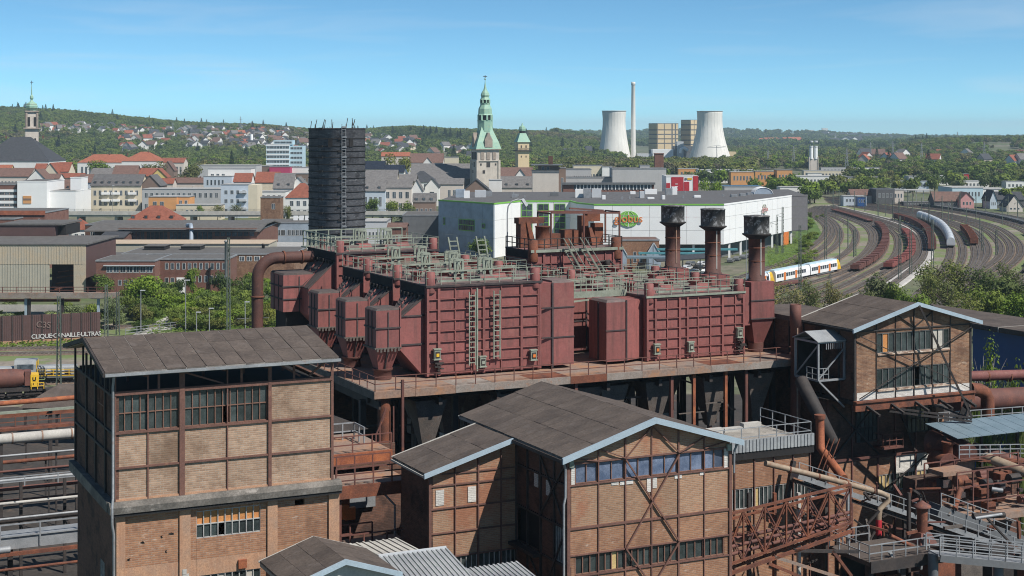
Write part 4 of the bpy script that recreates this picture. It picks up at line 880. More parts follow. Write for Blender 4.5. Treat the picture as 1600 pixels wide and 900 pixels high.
# corrugated zinc roofs beside it
o = (30, 74, 0)
T = ithing('corrugated_shed', 'shed roofed with ribbed grey zinc sheets beside the small dark gabled shed', 'shed', *o)
def ribbed(T, o, u0, u1, v0, z0, v1, z1, m, pitch=.28):
    MB(o).prism([(v0, z0-.06), (v1, z1-.06), (v1, z1), (v0, z0)], 'x', u0, u1).obj('roof_sheet', m, T)
    mb = MB(o)
    for k in range(int((u1-u0)/pitch)+1): mb.prism([(v0, z0), (v1, z1), (v1, z1+.06), (v0, z0+.06)], 'x', u0+k*pitch, u0+k*pitch+.11)
    stuff(mb.obj('roof_rib', m, T))
ribbed(T, o, 29.6, 33.6, 73.0, 17.9, 78.2, 18.9, m_corr); ribbed(T, o, 33.7, 37.5, 73.6, 17.6, 77.2, 17.95, m_corr)
ribbed(T, o, 29.0, 32.6, 79.2, 18.5, 83.5, 18.3, m_concl, .4)
MB(o).beam((29.6, 78.25, 18.95), (33.6, 78.25, 18.95), .14).obj('ridge_cap', m_wgrey, T)
MB(o).box(29.8, 37.4, 73.2, 73.4, 8, 17.6).obj('front_wall', m_corr, T); MB(o).box(29.2, 32.4, 83.3, 83.5, 8, 17.9).obj('back_wall', m_brdark, T)
# walkways between the two big brick buildings
o = (28, 93, 0)
T = ithing('rusty_walkway', 'rusty steel walkway with railings in the dark gap between the two brick buildings', 'walkway', *o)
u0, u1 = Uat(524, 92), Uat(640, 92); z = Zat(762, u0, 92)
MB(o).box(u0, u1, 92, 95.5, z-.15, z).obj('deck', m_deck, T); MB(o).box(u0, u1, 91.8, 92, z-.75, z+.05).obj('edge_beam', m_rust, T)
mb = railing(MB(o), [(u0, 91.9, z), (u1, 91.9, z)], 1.15, 1.3, .04, 2); railing(mb, [(u0, 95.4, z), (u1, 95.4, z)], 1.15, 1.3, .04); mb.obj('railing', m_rustpaint, T)
MB(o).box(u0, u1+.5, 96.5, 103, z+.9, z+1.05).obj('upper_deck', m_deck, T); MB(o).box(u0, u1+.5, 96.3, 96.5, z+.35, z+1.1).obj('edge_beam', m_rustbr, T)
railing(MB(o), [(u0, 96.5, z+1.05), (u1+.5, 96.5, z+1.05)], 1.15, 1.3, .04).obj('railing', m_rustpaint, T)
mb = railing(MB(o), [(u0+.2, 101, z+1.05), (u0+4.5, 101, z+1.05), (u0+4.5, 99, z+1.05)], 1.15, .9, .045); mb.beam((u0+.2, 101.2, z+4.2), (u0+2.4, 101.2, z+2.2), .12); mb.beam((u0+2.4, 101.2, z+1), (u0+2.4, 101.2, z+2.4), .12); mb.obj('stair_railing', m_grey, T)
MB(o).frustum(u0+2.6, u0+6.4, 103.2, 104.8, z+1.2, u0+1.2, u0+2.2, 103.6, 104.6, z+3.0).obj('chute', m_dark, T)
MB(o).box(u0, u1+4, 104.8, 105, 6, z-.3).obj('back_wall', m_brdark, T)
for u in (u0+.3, u1-.3, u1+.9): MB(o).box(u-.15, u+.15, 92.1, 92.4, 6, z-.15).obj('post', m_rustpaint, T)
z2 = Zat(862, u0, 92)
MB(o).box(u0, u1, 91, 94.5, z2-.2, z2).obj('lower_deck', m_deck, T)
mb = railing(MB(o), [(u0, 91, z2), (u1-.4, 91, z2), (u1+1.4, 91, z2+.8), (u1+3.2, 91, z2-1.6)], 1.2, 1.5, .045); railing(mb, [(u0, 93.5, z2), (u1-2, 93.5, z2)], 1.2, 1.6, .045); mb.obj('railing', m_rustpaint, T)
MB(o).box(u0, u1+3, 97.6, 97.8, 6, z-.2).obj('dark_wall', m_brdark, T)
mb = MB(o); ua = Uat(533, 94); mb.box(ua, ua+1.3, 96, 96.3, z2+1.2, z2+2.9); mb.obj('orange_switch_cabinet', m_rustbr, T)
mb = MB(o); mb.box(ua+.1, ua+1.1, 95.6, 96, z2+1.0, z2+1.9); mb.box(ua+.9, ua+1.6, 95.7, 96, z2+.9, z2+1.7); mb.obj('orange_box', m_orange, T)
MB(o).box(ua+1.6, ua+3.6, 97.3, 97.6, z2+1.2, z2+3.6).obj('pale_hatch', m_grey, T)
MB(o).tube([(u1-2, 92.3, z-.4), (u1-.9, 92.3, z-1.6), (u1-.9, 92.3, z2+.5)], .07, 8).obj('conduit', m_grey, T)
# ---- pipes on the left of the open attic building
def run(name, lab, V, Z, r, m, u0=-12, u1=36, parts=()):
    o = (u0, V, 0)
    T = ithing(name, lab, 'pipe' if 'pipe' in name else 'bridge', *o)
    return T, o
T, o = run('thick_pipe', 'thick pale pinkish pipe running level left of the open attic building', 172, 9, .55, m_concl)
MB(o).tube([(-12, 172, 9.0), (38, 172, 9.0)], .56, 14).obj('pipe', m_concl, T)
for k in range(16): MB(o).tube([(-11+k*3.1, 172, 9.0), (-10.85+k*3.1, 172, 9.0)], .62, 14).obj('pipe_joint', m_deck, T)
mb = railing(MB(o), [(-12, 173.6, 9.9), (38, 173.6, 9.9)], 1.1, 2.4, .05); mb.box(-12, 38, 173, 174.4, 9.6, 9.9); mb.obj('walkway', m_rust, T)
for u in range(-10, 38, 8): MB(o).box(u-.2, u+.2, 171.8, 172.2, 0, 8.5).obj('support', m_dark, T)
T, o = run('rusty_pipe', 'rusty red pipe higher and farther than the thick pinkish pipe on the left', 190, 8, .3, m_rust)
MB(o).tube([(-12, 190, 9.4), (38, 190, 9.9)], .3, 10).obj('pipe', m_rustbr, T); MB(o).box(-12, 38, 189.2, 189.5, 8.6, 8.9).obj('bearer', m_pgreen, T); MB(o).box(-12, 38, 190.4, 191.4, 8.0, 8.5).obj('bearer', m_rust, T)
for u in range(-10, 38, 8): MB(o).box(u-.2, u+.2, 189.8, 190.2, 0, 8.6).obj('support', m_dark, T)
T, o = run('silver_pipe', 'silvery insulated pipe beside the small pavilion roof near the locomotive', 222, 4, .5, m_wgrey)
MB(o).tube([(-14, 222, 3.6), (4, 222, 3.6), (9, 222, 5.2), (28, 222, 5.2)], .5, 12).obj('pipe', m_wgrey, T)
mb = railing(MB(o), [(2.5, 222.8, 3.4), (9, 222.8, 5.0), (12, 222.8, 5.6)], 1.5, 1.6, .06); mb.obj('railing', m_dark, T)
for u in range(-12, 28, 8): MB(o).box(u-.2, u+.2, 221.8, 222.2, 0, 3.4).obj('support', m_dark, T)
T, o = run('pipe_bridge', 'layered pipe bridge with thin grey pipes and railing left of the brick wall', 150, 8, .2, m_grey)
for k, (v, z, r, m) in enumerate(((150, 9.3, .16, m_grey), (151, 8.3, .2, m_rustpaint), (149, 7.4, .14, m_concl), (152, 6.8, .25, m_rust), (148, 6.2, .12, m_grey), (150, 5.6, .3, m_dark))):
    MB(o).tube([(-12, v, z), (36, v, z)], r, 8).obj('pipe', m, T)
for k in range(12):
    u = -11+k*4; MB(o).beam((u, 147.8, 5.2), (u, 152.4, 5.2), .25).obj('cross_beam', m_dark, T); MB(o).beam((u, 150, 0), (u, 150, 9.2), .28).obj('support', m_dark, T)
railing(MB(o), [(-12, 147.6, 9.2), (36, 147.6, 9.2)], .9, 3.0, .05).obj('railing', m_grey, T)
T, o = run('duct_bridge', 'grey blue steel duct bridge with railing, nearer than the layered pipes at left', 134, 8, .2, m_grey)
MB(o).box(-12, 30, 134, 136, 7.0, 8.1).obj('duct', m_grey, T)
railing(MB(o), [(-12, 133.9, 7.1), (30, 133.9, 7.1)], 2.0, 3.2, .06).obj('railing', m_grey, T)
MB(o).box(-12, 30, 133.7, 134, 6.5, 6.8).obj('bearer', m_rust, T)
for u in range(-10, 30, 7): MB(o).box(u-.2, u+.2, 134.6, 135, 0, 7).obj('support', m_dark, T)
o = (3, 118, 0)
T = ithing('lower_gantry', 'dark rusty gantry with stairs and broken sheets in the shadow at bottom left', 'gantry', *o)
for k, (u, v, w_, d, z, m) in enumerate(((-4, 122, 9, 4, 7.2, m_concl), (7, 124, 7, 4, 8.0, m_tar), (2, 120, 6, 3, 6.0, m_deck), (-2, 112, 12, 2.5, 6.2, m_rust), (-4, 108, 16, 1.2, 5.0, m_dark), (4, 100, 8, 5, 2.6, m_deck), (-1, 96, 9, 4, 1.2, m_conc))):
    MB(o).box(u, u+w_, v, v+d, z-.25, z).obj('platform', m, T)
    if k in (2, 3, 4, 5): railing(MB(o), [(u, v, z), (u+w_, v, z)], 1.1, 1.4, .05).obj('railing', (m_rustpaint, m_grey)[k % 2], T)
for k in range(7):
    MB(o).beam((-4+k*2.9, 109, 0), (-4+k*2.9, 109, 6.2), .35).obj('post', m_dark, T)
for p, q in (((5, 121, 6), (9, 124, 11)), ((6.2, 121, 6), (10.2, 124, 11)), ((2, 101, 2.6), (5, 108, 6.8)), ((3, 101, 2.6), (6, 108, 6.8))):
    MB(o).beam(p, q, .16).obj('stair_string', m_grey, T)
for k in range(9): MB(o).beam((5.4+k*.44, 121.2+k*.33, 6.4+k*.55), (6.4+k*.44, 121.2+k*.33, 6.4+k*.55), .14).obj('tread', m_grey, T)
for k in range(14):
    u, v = R.uniform(-3, 13), R.uniform(97, 124); z = R.uniform(1, 7)
    MB(o).beam((u, v, z), (u+R.uniform(-4, 4), v+R.uniform(-1, 1), z+R.choice((0, R.uniform(-2, 3)))), R.uniform(.1, .3)).obj('loose_bar', R.choice((m_dark, m_rust, m_grey)), T)
for k in range(8):
    u, v = R.uniform(-3, 12), R.uniform(96, 120); a = R.uniform(.5, 1.3)
    MB(o).box(u, u+a, v, v+a*.8, 0, R.uniform(2, 5)).obj('machine_block', R.choice((m_dark, m_rust, m_reddark)), T)
RT_ = random.Random(5)
for k in range(15):
    v = RT_.uniform(100, 205); z = RT_.uniform(2, 8.6); r = RT_.choice((.12, .16, .22, .3)); u0, u1 = RT_.uniform(-14, -4), RT_.uniform(14, 34)
    o = (u0, v, 0); m = RT_.choice((m_rust, m_rustpaint, m_dark, m_grey, m_hop, m_deck))
    T = ithing('pipe_run', 'level %s pipe of the pipe field left of the open attic building' % {m_rust: 'rusty', m_rustpaint: 'brown', m_dark: 'black', m_grey: 'grey', m_hop: 'sooty', m_deck: 'dusty rust'}[m], 'pipe', *o, 'level pipes left of the open attic building')
    MB(o).tube([(u0, v, z), (u1, v, z)], r, 8).obj('pipe', m, T)
    for j in range(5):
        u = u0+(u1-u0)*(j+.5)/5; MB(o).beam((u, v+.3, 0), (u, v+.3, z+.1), .18).obj('support', m_dark, T)
for k in range(16):
    u, v = RT_.uniform(-8, 14), RT_.uniform(98, 165); o = (u, v, 0); a = RT_.uniform(1.2, 3.5); h = RT_.uniform(1.5, 6)
    T = ithing('yard_hut', 'low %s hut or tank casing among the pipes at lower left' % ('flat' if k % 2 else 'lean to'), 'hut', *o, 'huts among the pipes at lower left')
    MB(o).box(u, u+a, v, v+a*.8, 0, h).obj('wall', RT_.choice((m_hop, m_brdark, m_rust, m_conc)), T)
    MB(o).prism([(v-.2, h+(.0 if k % 2 else .5)), (v+a*.8+.2, h), (v+a*.8+.2, h+.15), (v-.2, h+.15+(.0 if k % 2 else .5))], 'x', u-.2, u+a+.2).obj('roof', RT_.choice((m_tar, m_corr, m_conc, m_deck)), T)
# ---- right: conveyors, pipes, platform
V = 88.0
o = PT(1200, 725, V)
T = ithing('inclined_pipe', 'long sloping cream and rust pipe bending down beside the mushroom capped stack', 'pipe', *o)
tubepx(MB(o), [(1196, 724, 88), (1290, 747, 88), (1376, 770, 88), (1387, 775, 88), (1388, 782, 88), (1375, 795, 88), (1373, 812, 88)], .2, 12).obj('pipe', m_cream, T)
tubepx(MB(o), [(1373, 812, 88), (1373, 836, 88)], .22, 12).obj('red_pipe', m_redp, T)
for k in (0.2, .45, .7, .93):
    px, py = 1196+k*180, 724+k*46
    tubepx(MB(o), [(px, py, 88), (px+2, py+.5, 88)], .25, 12).obj('pipe_joint', m_rust, T)
o = PT(1240, 745, 87)
T = ithing('conveyor_bridge', 'long blue grey sloping conveyor bridge with thin railings at lower right', 'conveyor', *o)
a, b = Vector(PT(1242, 742, 90)), Vector(PT(1650, 882, 88.5))
MB(o).beam(a, b, .9, .35).obj('trough', m_grey, T); MB(o).beam(a+Vector((0, .1, -.45)), b+Vector((0, .1, -.45)), .7, .25).obj('bearer', m_dark, T)
railing(MB(o), [a+Vector((0, -.5, .1)), b+Vector((0, -.5, .1))], .9, 1.2, .03, 1).obj('railing', m_grey, T)
c, d = Vector(PT(1458, 795, 92.5)), Vector(PT(1640, 862, 91))
MB(o).beam(c, d, 1.6, .9).obj('covered_trough', m_dgrey, T); railing(MB(o), [c+Vector((0, -.9, .3)), d+Vector((0, -.9, .3))], 1.1, 1.2, .035, 1).obj('railing', m_grey, T)
for k in (.15, .4, .65, .9):
    p = a+(b-a)*k; MB(o).beam((p.x, p.y, 0), (p.x, p.y, p.z-.4), .22).obj('trestle_leg', m_dark, T)
o = PT(1140, 860, 84)
T = ithing('rusty_truss_girder', 'rusty lattice truss girder leaning up to the right in front of the low brick hall', 'girder', *o)
for vv in (83.5, 86.0):
    P = [Vector(PT(1128+k*33.5, 806-k*8.2+(8 if vv > 84 else 0), vv)) for k in range(7)]; Q = [Vector(PT(1128+k*33.5, 886-k*11.5+(6 if vv > 84 else 0), vv)) for k in range(7)]
    MB(o).beam(P[0], P[-1], .15).obj('chord', m_rust, T); MB(o).beam(Q[0], Q[-1], .15).obj('chord', m_rust, T)
    for k in range(7):
        MB(o).beam(P[k], Q[k], .10).obj('lattice_bar', m_rust, T)
        if k < 6: MB(o).beam(P[k] if k % 2 else Q[k], Q[k+1] if k % 2 else P[k+1], .09).obj('lattice_bar', m_rust, T); MB(o).beam(P[k] if not k % 2 else Q[k], Q[k+1] if not k % 2 else P[k+1], .07).obj('lattice_bar', m_rustpaint, T)
for k in range(7):
    A, B = PT(1128+k*33.5, 806-k*8.2, 83.5), PT(1128+k*33.5, 814-k*8.2, 86.0); MB(o).beam(A, B, .12).obj('cross_bar', m_rust, T)
    A, B = PT(1128+k*33.5, 886-k*11.5, 83.5), PT(1128+k*33.5, 892-k*11.5, 86.0); MB(o).beam(A, B, .12).obj('cross_bar', m_rust, T)
for k in range(22):
    p = Vector(PT(R.uniform(1128, 1320), R.uniform(800, 860)-6*0, R.uniform(83.6, 86)))
    MB(o).beam(p, p+Vector((R.uniform(-2, 2), R.uniform(-1, 1), R.uniform(-.3, 1.0))), R.uniform(.05, .1)).obj('loose_bar', R.choice((m_rust, m_rustpaint, m_dark)), T)
for k in range(3):
    tubepx(MB(o), [(1128, 846+k*12, 84.5), (1330, 800+k*8, 84.5)], .13, 8).obj('carried_pipe', m_rustpaint, T)
o = PT(1400, 860, 82)
T = ithing('vent_platform', 'grey railed platform with rusty mushroom capped vent stack at lower right', 'platform', *o)
q = [PT(1345, 842, 83), PT(1392, 828, 86.5), PT(1470, 858, 86.5), PT(1446, 884, 83)]
zt = sum(p[2] for p in q)/4
u0, u1 = Uat(1345, 83), Uat(1456, 83)
zt = Zat(862, (u0+u1)/2, 83.5)
MB(o).box(u0, u1, 82, 86.5, zt-.3, zt).obj('platform_deck', m_tar, T); MB(o).box(u0-.05, u1+.05, 81.85, 82.0, zt-.7, zt+.06).obj('edge_beam', m_dark, T)
railing(MB(o), [(u0, 86.4, zt), (u0, 82.1, zt), (u1, 82.1, zt)], 1.1, 1.1, .035).obj('railing', m_grey, T); railing(MB(o), [(u0, 86.4, zt), (u0+3.4, 86.4, zt)], 1.1, 1.1, .035).obj('railing', m_grey, T)
us = Uat(1441, 84.5); zc = Zat(787, us, 84.5)
MB(o).frustum(us-.75, us+.75, 83.8, 85.2, zt, us-.42, us+.42, 84.1, 84.9, zt+.75).obj('stack_foot', m_rustpaint, T)
MB(o).lathe(us, 84.5, [(.36, zt+.7), (.37, zc-.25), (.38, zc-.2)], 18).obj('stack_pipe', m_rust, T)
MB(o).lathe(us, 84.5, [(.62, zc-.22), (.6, zc-.12), (.25, zc+.08), (.06, zc+.22)], 18).obj('mushroom_cap', m_rustpaint, T)
for u in (u0+.3, (u0+u1)/2, u1-.3): MB(o).box(u-.2, u+.2, 82.3, 82.7, 0, zt-.3).obj('leg', m_dark, T)
MB(o).box(u0+.4, u1-.4, 85.5, 85.7, 3, zt-.5).obj('dark_wall', m_black, T)
MB(o).box(u0+.8, u0+3.4, 83.2, 84.2, 4, zt-2.2).obj('rusty_tank', m_rust, T)
o = PT(1470, 850, 80)
T = ithing('grey_catwalk', 'light grey steel catwalk with triple railings at the lower right corner', 'catwalk', *o)
a, b, c = Vector(PT(1458, 864, 81)), Vector(PT(1560, 874, 80)), Vector(PT(1660, 884, 79))
for p, q in ((a, b), (b, c)):
    MB(o).beam(p, q, 1.3, .12).obj('grating', m_grey, T); MB(o).beam(p+Vector((0, -.7, -.2)), q+Vector((0, -.7, -.2)), .08, .45).obj('stringer', m_dgrey, T)
railing(MB(o), [a+Vector((0, -.68, .05)), b+Vector((0, -.68, .05)), c+Vector((0, -.68, .05))], 1.15, 1.2, .035, 2).obj('railing', m_grey, T)
railing(MB(o), [a+Vector((0, .68, .05)), b+Vector((0, .68, .05)), c+Vector((0, .68, .05))], 1.15, 1.2, .035, 2).obj('railing', m_grey, T)
for p in (a, b): MB(o).tube([(p.x, p.y, 0), (p.x, p.y, p.z)], .35, 12).obj('leg', m_dgrey, T)
# lower right yard floor and clutter
o = (62, 82, 0)
T = ithing('yard_scaffold', 'tangle of dark posts, cross beams and pale bars under the truss girder', 'scaffold', *o)
for px, m in ((1248, m_concl), (1325, m_grey), (1290, m_dark), (1170, m_dark), (1420, m_dark), (1210, m_rust)):
    u = Uat(px, 86.8); MB(o).beam((u, 86.8, 0), (u, 86.8, Zat(770, u, 86.8)), .22).obj('post', m, T)
for k, (p, q, m) in enumerate((((1130, 900), (1330, 830), m_rust), ((1210, 870), (1320, 905), m_deck), ((1240, 860), (1340, 862), m_dark), ((1300, 860), (1330, 900), m_rust), ((1390, 862), (1410, 900), m_corr), ((1200, 880), (1260, 905), m_rust))):
    MB(o).beam(PT(*p, 82.5), PT(*q, 82.5), .2).obj('loose_beam', m, T)
for k in range(70):
    px, py = R.uniform(1245, 1450), R.uniform(765, 880); v = R.uniform(86.5, 89)
    p = Vector(PT(px, py, v)); MB(o).beam(p, p+Vector((R.uniform(-1, 1), R.uniform(-.5, .5), R.uniform(-1, 1))), R.uniform(.06, .16)).obj('scrap_bar', R.choice((m_rust, m_dark, m_rustpaint, m_dark)), T)
o = PT(1560, 850, 86)
T = ithing('scrap_structure', 'dark tangle of beams, boxes and pipes beneath the catwalk at lower right', 'scaffold', *o)
for k in range(60):
    p = Vector(PT(RT_.uniform(1335, 1640), RT_.uniform(690, 900), RT_.uniform(83.5, 98))); p.z = min(p.z, 14)
    q = p+Vector((RT_.choice((0, RT_.uniform(-3, 3))), RT_.uniform(-1, 1), RT_.choice((0, 0, RT_.uniform(-3, 2)))))
    (MB(o).beam(p, q, RT_.uniform(.08, .22)) if k % 3 else MB(o).tube([p, q+Vector((.3, 0, .1))], RT_.uniform(.1, .3), 8)).obj('bar' if k % 3 else 'pipe', RT_.choice((m_rust, m_dark, m_rustpaint, m_hop, m_hop, m_grey)), T)
for k in range(26):
    p = PT(RT_.uniform(1330, 1640), RT_.uniform(850, 905), RT_.uniform(84, 92)); a = RT_.uniform(.3, 1.2)
    MB(o).box(p[0]-a, p[0]+a, p[1]-a*.7, p[1]+a*.7, 0, p[2]).obj('machine_block', RT_.choice((m_dark, m_hop, m_rust, m_brdark)), T)
# machinery block at the right edge
o = PT(1540, 780, 94)
T = ithing('machinery_frame', 'rusty pump machinery in a grey pipe frame at the right edge above the conveyor', 'machinery', *o)
u0, u1 = Uat(1480, 94), Uat(1640, 94); zf = Zat(808, u0, 94)
MB(o).box(u0, u1, 93, 99, zf-.5, zf).obj('base', m_deck, T)
mb = MB(o)
for u in (u0+.3, u0+1.9, u0+3.4, u1-2.5, u1-.5):
    for v in (93.2, 97): mb.beam((u, v, zf), (u, v, zf+3.6), .1)
for v in (93.2, 97):
    for z in (1.2, 2.4, 3.6): mb.beam((u0+.3, v, zf+z), (u1-.5, v, zf+z), .09)
mb.obj('pipe_frame', m_rustpaint, T)
for k in range(34):
    u, v, z = R.uniform(u0+.5, u1-1), R.uniform(93.6, 97), zf+R.uniform(0, 2.4); r = R.uniform(.15, .45)
    if k % 2: MB(o).tube([(u-r, v, z+r), (u+r*1.4, v, z+r)], r, 12).obj('pump_drum', R.choice((m_rust, m_rustpaint, m_dark)), T)
    else: MB(o).box(u-r, u+r, v-r, v+r, z, z+r*1.5).obj('machine_block', R.choice((m_rust, m_dark, m_grey, m_reddark)), T)
for k in range(9):
    u = u1-3.0+k*.3; MB(o).tube([(u, 93.0, zf+2.6), (u+.05, 92.8, zf+1.4), (u+.2, 92.9, zf+.2)], .05, 6).obj('hose', m_dark if k % 3 else m_wgrey, T)
MB(o).box(u0-.2, u1, 97.5, 99, 2, zf+2.2).obj('rear_block', m_brdark, T)
MB(o).box(u0+.5, u0+3.4, 95, 96.8, zf+2.9, zf+3.25).obj('slab', m_deck, T)
o = PT(1490, 710, 100)
T = ithing('hot_blast_pipes', 'cluster of rusty brown pipes and a blanked pipe end below the overhanging building', 'pipe', *o)
tubepx(MB(o), [(1452, 690, 103), (1488, 697, 101), (1512, 712, 99)], 1.0, 16).obj('pipe', m_rustpaint, T)
tubepx(MB(o), [(1462, 718, 101), (1481, 726, 99)], .82, 16).obj('pipe', m_rust, T); tubepx(MB(o), [(1481, 726, 99), (1483, 727, 98.8)], .95, 16).obj('blank_flange', m_rustpaint, T)
MB(o).lathe(*PT(1481, 700, 99.5)[:2], [(.42, Zat(712, Uat(1481, 99.5), 99.5)), (.42, Zat(695, Uat(1481, 99.5), 99.5)), (.55, Zat(694, Uat(1481, 99.5), 99.5)), (.55, Zat(690, Uat(1481, 99.5), 99.5))], 14).obj('stub', m_rust, T)
MB(o).lathe(*PT(1504, 722, 99)[:2], [(.95, Zat(740, Uat(1504, 99), 99)), (.95, Zat(718, Uat(1504, 99), 99))], 16).obj('ribbed_drum', m_deck, T)
tubepx(MB(o), [(1538, 713, 98), (1660, 762, 92)], .42, 14).obj('pipe', m_cream, T); tubepx(MB(o), [(1520, 700, 101), (1660, 745, 97)], .5, 14).obj('pipe', m_rustpaint, T)
o = PT(1540, 612, 108)
T = ithing('elbow_pipe', 'two horizontal brown pipes with an elbow bending down right of the brown brick building', 'pipe', *o)
tubepx(MB(o), [(1505, 588, 116), (1680, 583, 116)], .5, 14).obj('pipe', m_redpipe, T)
tubepx(MB(o), [(1490, 627, 112), (1690, 617, 112)], 1.05, 16).obj('pipe', m_rustpaint, T)
tubepx(MB(o), [(1515, 608, 109), (1530, 609, 109), (1539, 614, 109), (1543, 622, 109), (1543, 652, 109)], .62, 14).obj('elbow', m_rust, T)
for px in (1540, 1575, 1600): tubepx(MB(o), [(px, 588, 116), (px+2, 588, 116)], .56, 14).obj('pipe_joint', m_rust, T)
railing(MB(o), [PT(1466, 663, 104), PT(1660, 648, 104)], 1.0, 1.2, .04, 1).obj('railing', m_grey, T)
o = PT(1540, 660, 100)
T = ithing('glazed_canopy', 'blue grey ribbed sheet canopy behind a pale railing at the right edge', 'canopy', *o)
u0, u1 = Uat(1476, 100), Uat(1660, 98)
z0, z1 = Zat(686, u0, 98.5), Zat(664, u0, 102)
for k in range(9): MB(o).prism([(98.5, z0), (102.4, z1), (102.4, z1+.06), (98.5, z0+.06)], 'x', u0+k*1.35, u0+k*1.35+1.3).obj('canopy_sheet', m_canopy, T)
railing(MB(o), [(u0-.6, 97.6, z0-1.4), (u0+6, 97.6, z0-1.9), (u0+12, 96.8, z0-2.6)], 1.1, 1.1, .04, 2).obj('railing', m_grey, T); MB(o).beam((u0-.6, 97.8, z0-1.5), (u0+12, 97, z0-2.7), .9, .15).obj('walkway', m_rust, T)
for u in (u0, u0+4, u0+8): MB(o).beam((u, 100, 0), (u, 100, z0), .2).obj('post', m_dark, T)
o = PT(1280, 690, 100)
T = ithing('downcomer_pipe', 'rusty orange pipe standing beside the terrace then slanting down behind the sloping pipe', 'pipe', *o)
tubepx(MB(o), [(1281, 650, 97), (1282, 700, 97), (1291, 712, 96), (1318, 748, 93)], .34, 14).obj('pipe', m_rustbr, T)
tubepx(MB(o), [(1281, 648, 97), (1281, 654, 97)], .44, 14).obj('cap', m_rust, T)
tubepx(MB(o), [(1252, 595, 104), (1275, 640, 101), (1300, 690, 101)], .55, 12).obj('chute_pipe', m_dark, T)
mb = MB(o)
for k in range(3): mb.beam(PT(1276+k*8, 738, 95), PT(1296+k*8, 685, 95), .07)
mb.obj('bars', m_rust, T)
o = PT(1255, 760, 90)
T = ithing('steel_stair', 'small steel stair with pale treads against the low brick hall', 'stair', *o)
for k in range(7): MB(o).beam(PT(1255+k*2.2, 745+k*5.2, 90), PT(1262+k*2.2, 744+k*5.2, 90), .12).obj('tread', m_concl, T)
MB(o).beam(PT(1254, 742, 90), PT(1269, 780, 90), .1).obj('string', m_grey, T); MB(o).beam(PT(1262, 741, 90), PT(1277, 778, 90), .1).obj('string', m_grey, T)
MB(o).beam(PT(1240, 720, 91), PT(1226, 795, 91), .3).obj('leaning_bar', m_dark, T)
o = (127.8, 86, 0)
T = ithing('flat_roofed_hall', 'long dark flat roofed hall with deep blue wall behind the brown brick building', 'hall', *o)
MB(o).box(127.8, 135.8, 86, 140, 0, 18.9).obj('blue_wall', m_bluep, T)
MB(o).prism([(126.6, 84), (126.6, 140), (136, 157), (136.4, 84)], 'z', 18.92, 19.5).obj('roof', m_tar, T)
for k in range(12): MB(o).box(126.5, 136.3, 86+k*4.4, 86.12+k*4.4, 18.95, 19.55).obj('roof_seam', m_seam, T)
MB(o).lathe(129.5, 128, [(.5, 19.5), (.5, 19.9), (.3, 20)], 10).obj('roof_vent', m_wgrey, T)
# ================================================================ generic far building
m_pl = {k: M('plaster_'+k, c, tuple(x*.9 for x in c), .25, .9, fine=.06) for k, c in dict(white=(.72,.71,.68), cream=(.62,.55,.42), grey=(.42,.42,.42), beige=(.52,.45,.37), blue=(.48,.54,.60), orange=(.60,.30,.12), yellow=(.62,.48,.18), pink=(.55,.28,.27), brown=(.20,.14,.11), dark=(.10,.10,.105), warm=(.58,.52,.46), magenta=(.40,.05,.12), teal=(.08,.35,.34)).items()}
def RT(name, c, sc_=.8): return M(name, c, tuple(x*.68 for x in c), sc_, .85, fine=.3, spot=(tuple(x*.45+.03 for x in c), 1.1, .6, .72, .5))
m_rf = {'red': RT('red_tiles', (.26,.085,.052)), 'orange': RT('orange_tiles', (.34,.115,.065)), 'brown': RT('brown_tiles', (.17,.10,.08)), 'grey': RT('grey_tiles', (.17,.16,.155)), 'slate': RT('dark_slate', (.055,.058,.066)), 'flat': RT('grey_roof_felt', (.13,.122,.115)), 'pale': RT('pale_roof_gravel', (.42,.41,.39)), 'solar': M('solar_panels', (.025,.03,.045), None, 1, .25), 'mans': RT('mansard_slates', (.12,.115,.115))}
def text_mesh(name, body, size, m, extrude=.012, offset=0, space=1.0, center=False):
    fc = bpy.data.curves.new(name, 'FONT'); fc.body = body; fc.size = size; fc.extrude = extrude; fc.offset = offset; fc.space_character = space
    if center: fc.align_x = 'CENTER'; fc.align_y = 'CENTER'
    ob = bpy.data.objects.new(name, fc); me = bpy.data.meshes.new_from_object(ob); me.name = name; bpy.data.objects.remove(ob); me.materials.clear(); me.materials.append(m); return me
m_win = GLASS('town_window_glass', (.035,.045,.055), .15, (.09,.11,.13)); m_wfr = M('window_frame', (.62,.62,.60), None, 2, .6)
WM = {}
def winmesh(w_, h_, fr=None, gl=None, d=.07, fw=.09):
    k = (round(w_, 1), round(h_, 1), fr, gl)
    if k not in WM:
        w_, h_ = max(.3, k[0]), max(.3, k[1]); mb = MB()
        mb.box(0, w_, -d, .02, 0, fw); mb.box(0, w_, -d, .02, h_-fw, h_); mb.box(0, fw, -d, .02, fw, h_-fw); mb.box(w_-fw, w_, -d, .02, fw, h_-fw)
        if w_ > 1.1: mb.box(w_/2-fw/2, w_/2+fw/2, -d*.8, .02, fw, h_-fw)
        mb.box(fw, w_-fw, -.02, .02, fw, h_-fw, 1)
        WM[k] = mb.mesh('window', [fr or m_wfr, gl or m_win])
    return WM[k]
def wrow(T, x0, x1, z0, z1, n, gap=.45, y=0, rz=0, fr=None, gl=None, xy=None):
    """n windows along x0..x1 on the front face (or along the direction rz from xy)"""
    p = (x1-x0)/n; ww = p*(1-gap); me = winmesh(ww, z1-z0, fr, gl)
    for i in range(n):
        s = x0+i*p+p*gap/2
        if xy: link(me, 'window', T, (xy[0]+math.cos(rz)*s, xy[1]+math.sin(rz)*s, z0), rz)
        else: link(me, 'window', T, (s, y, z0))
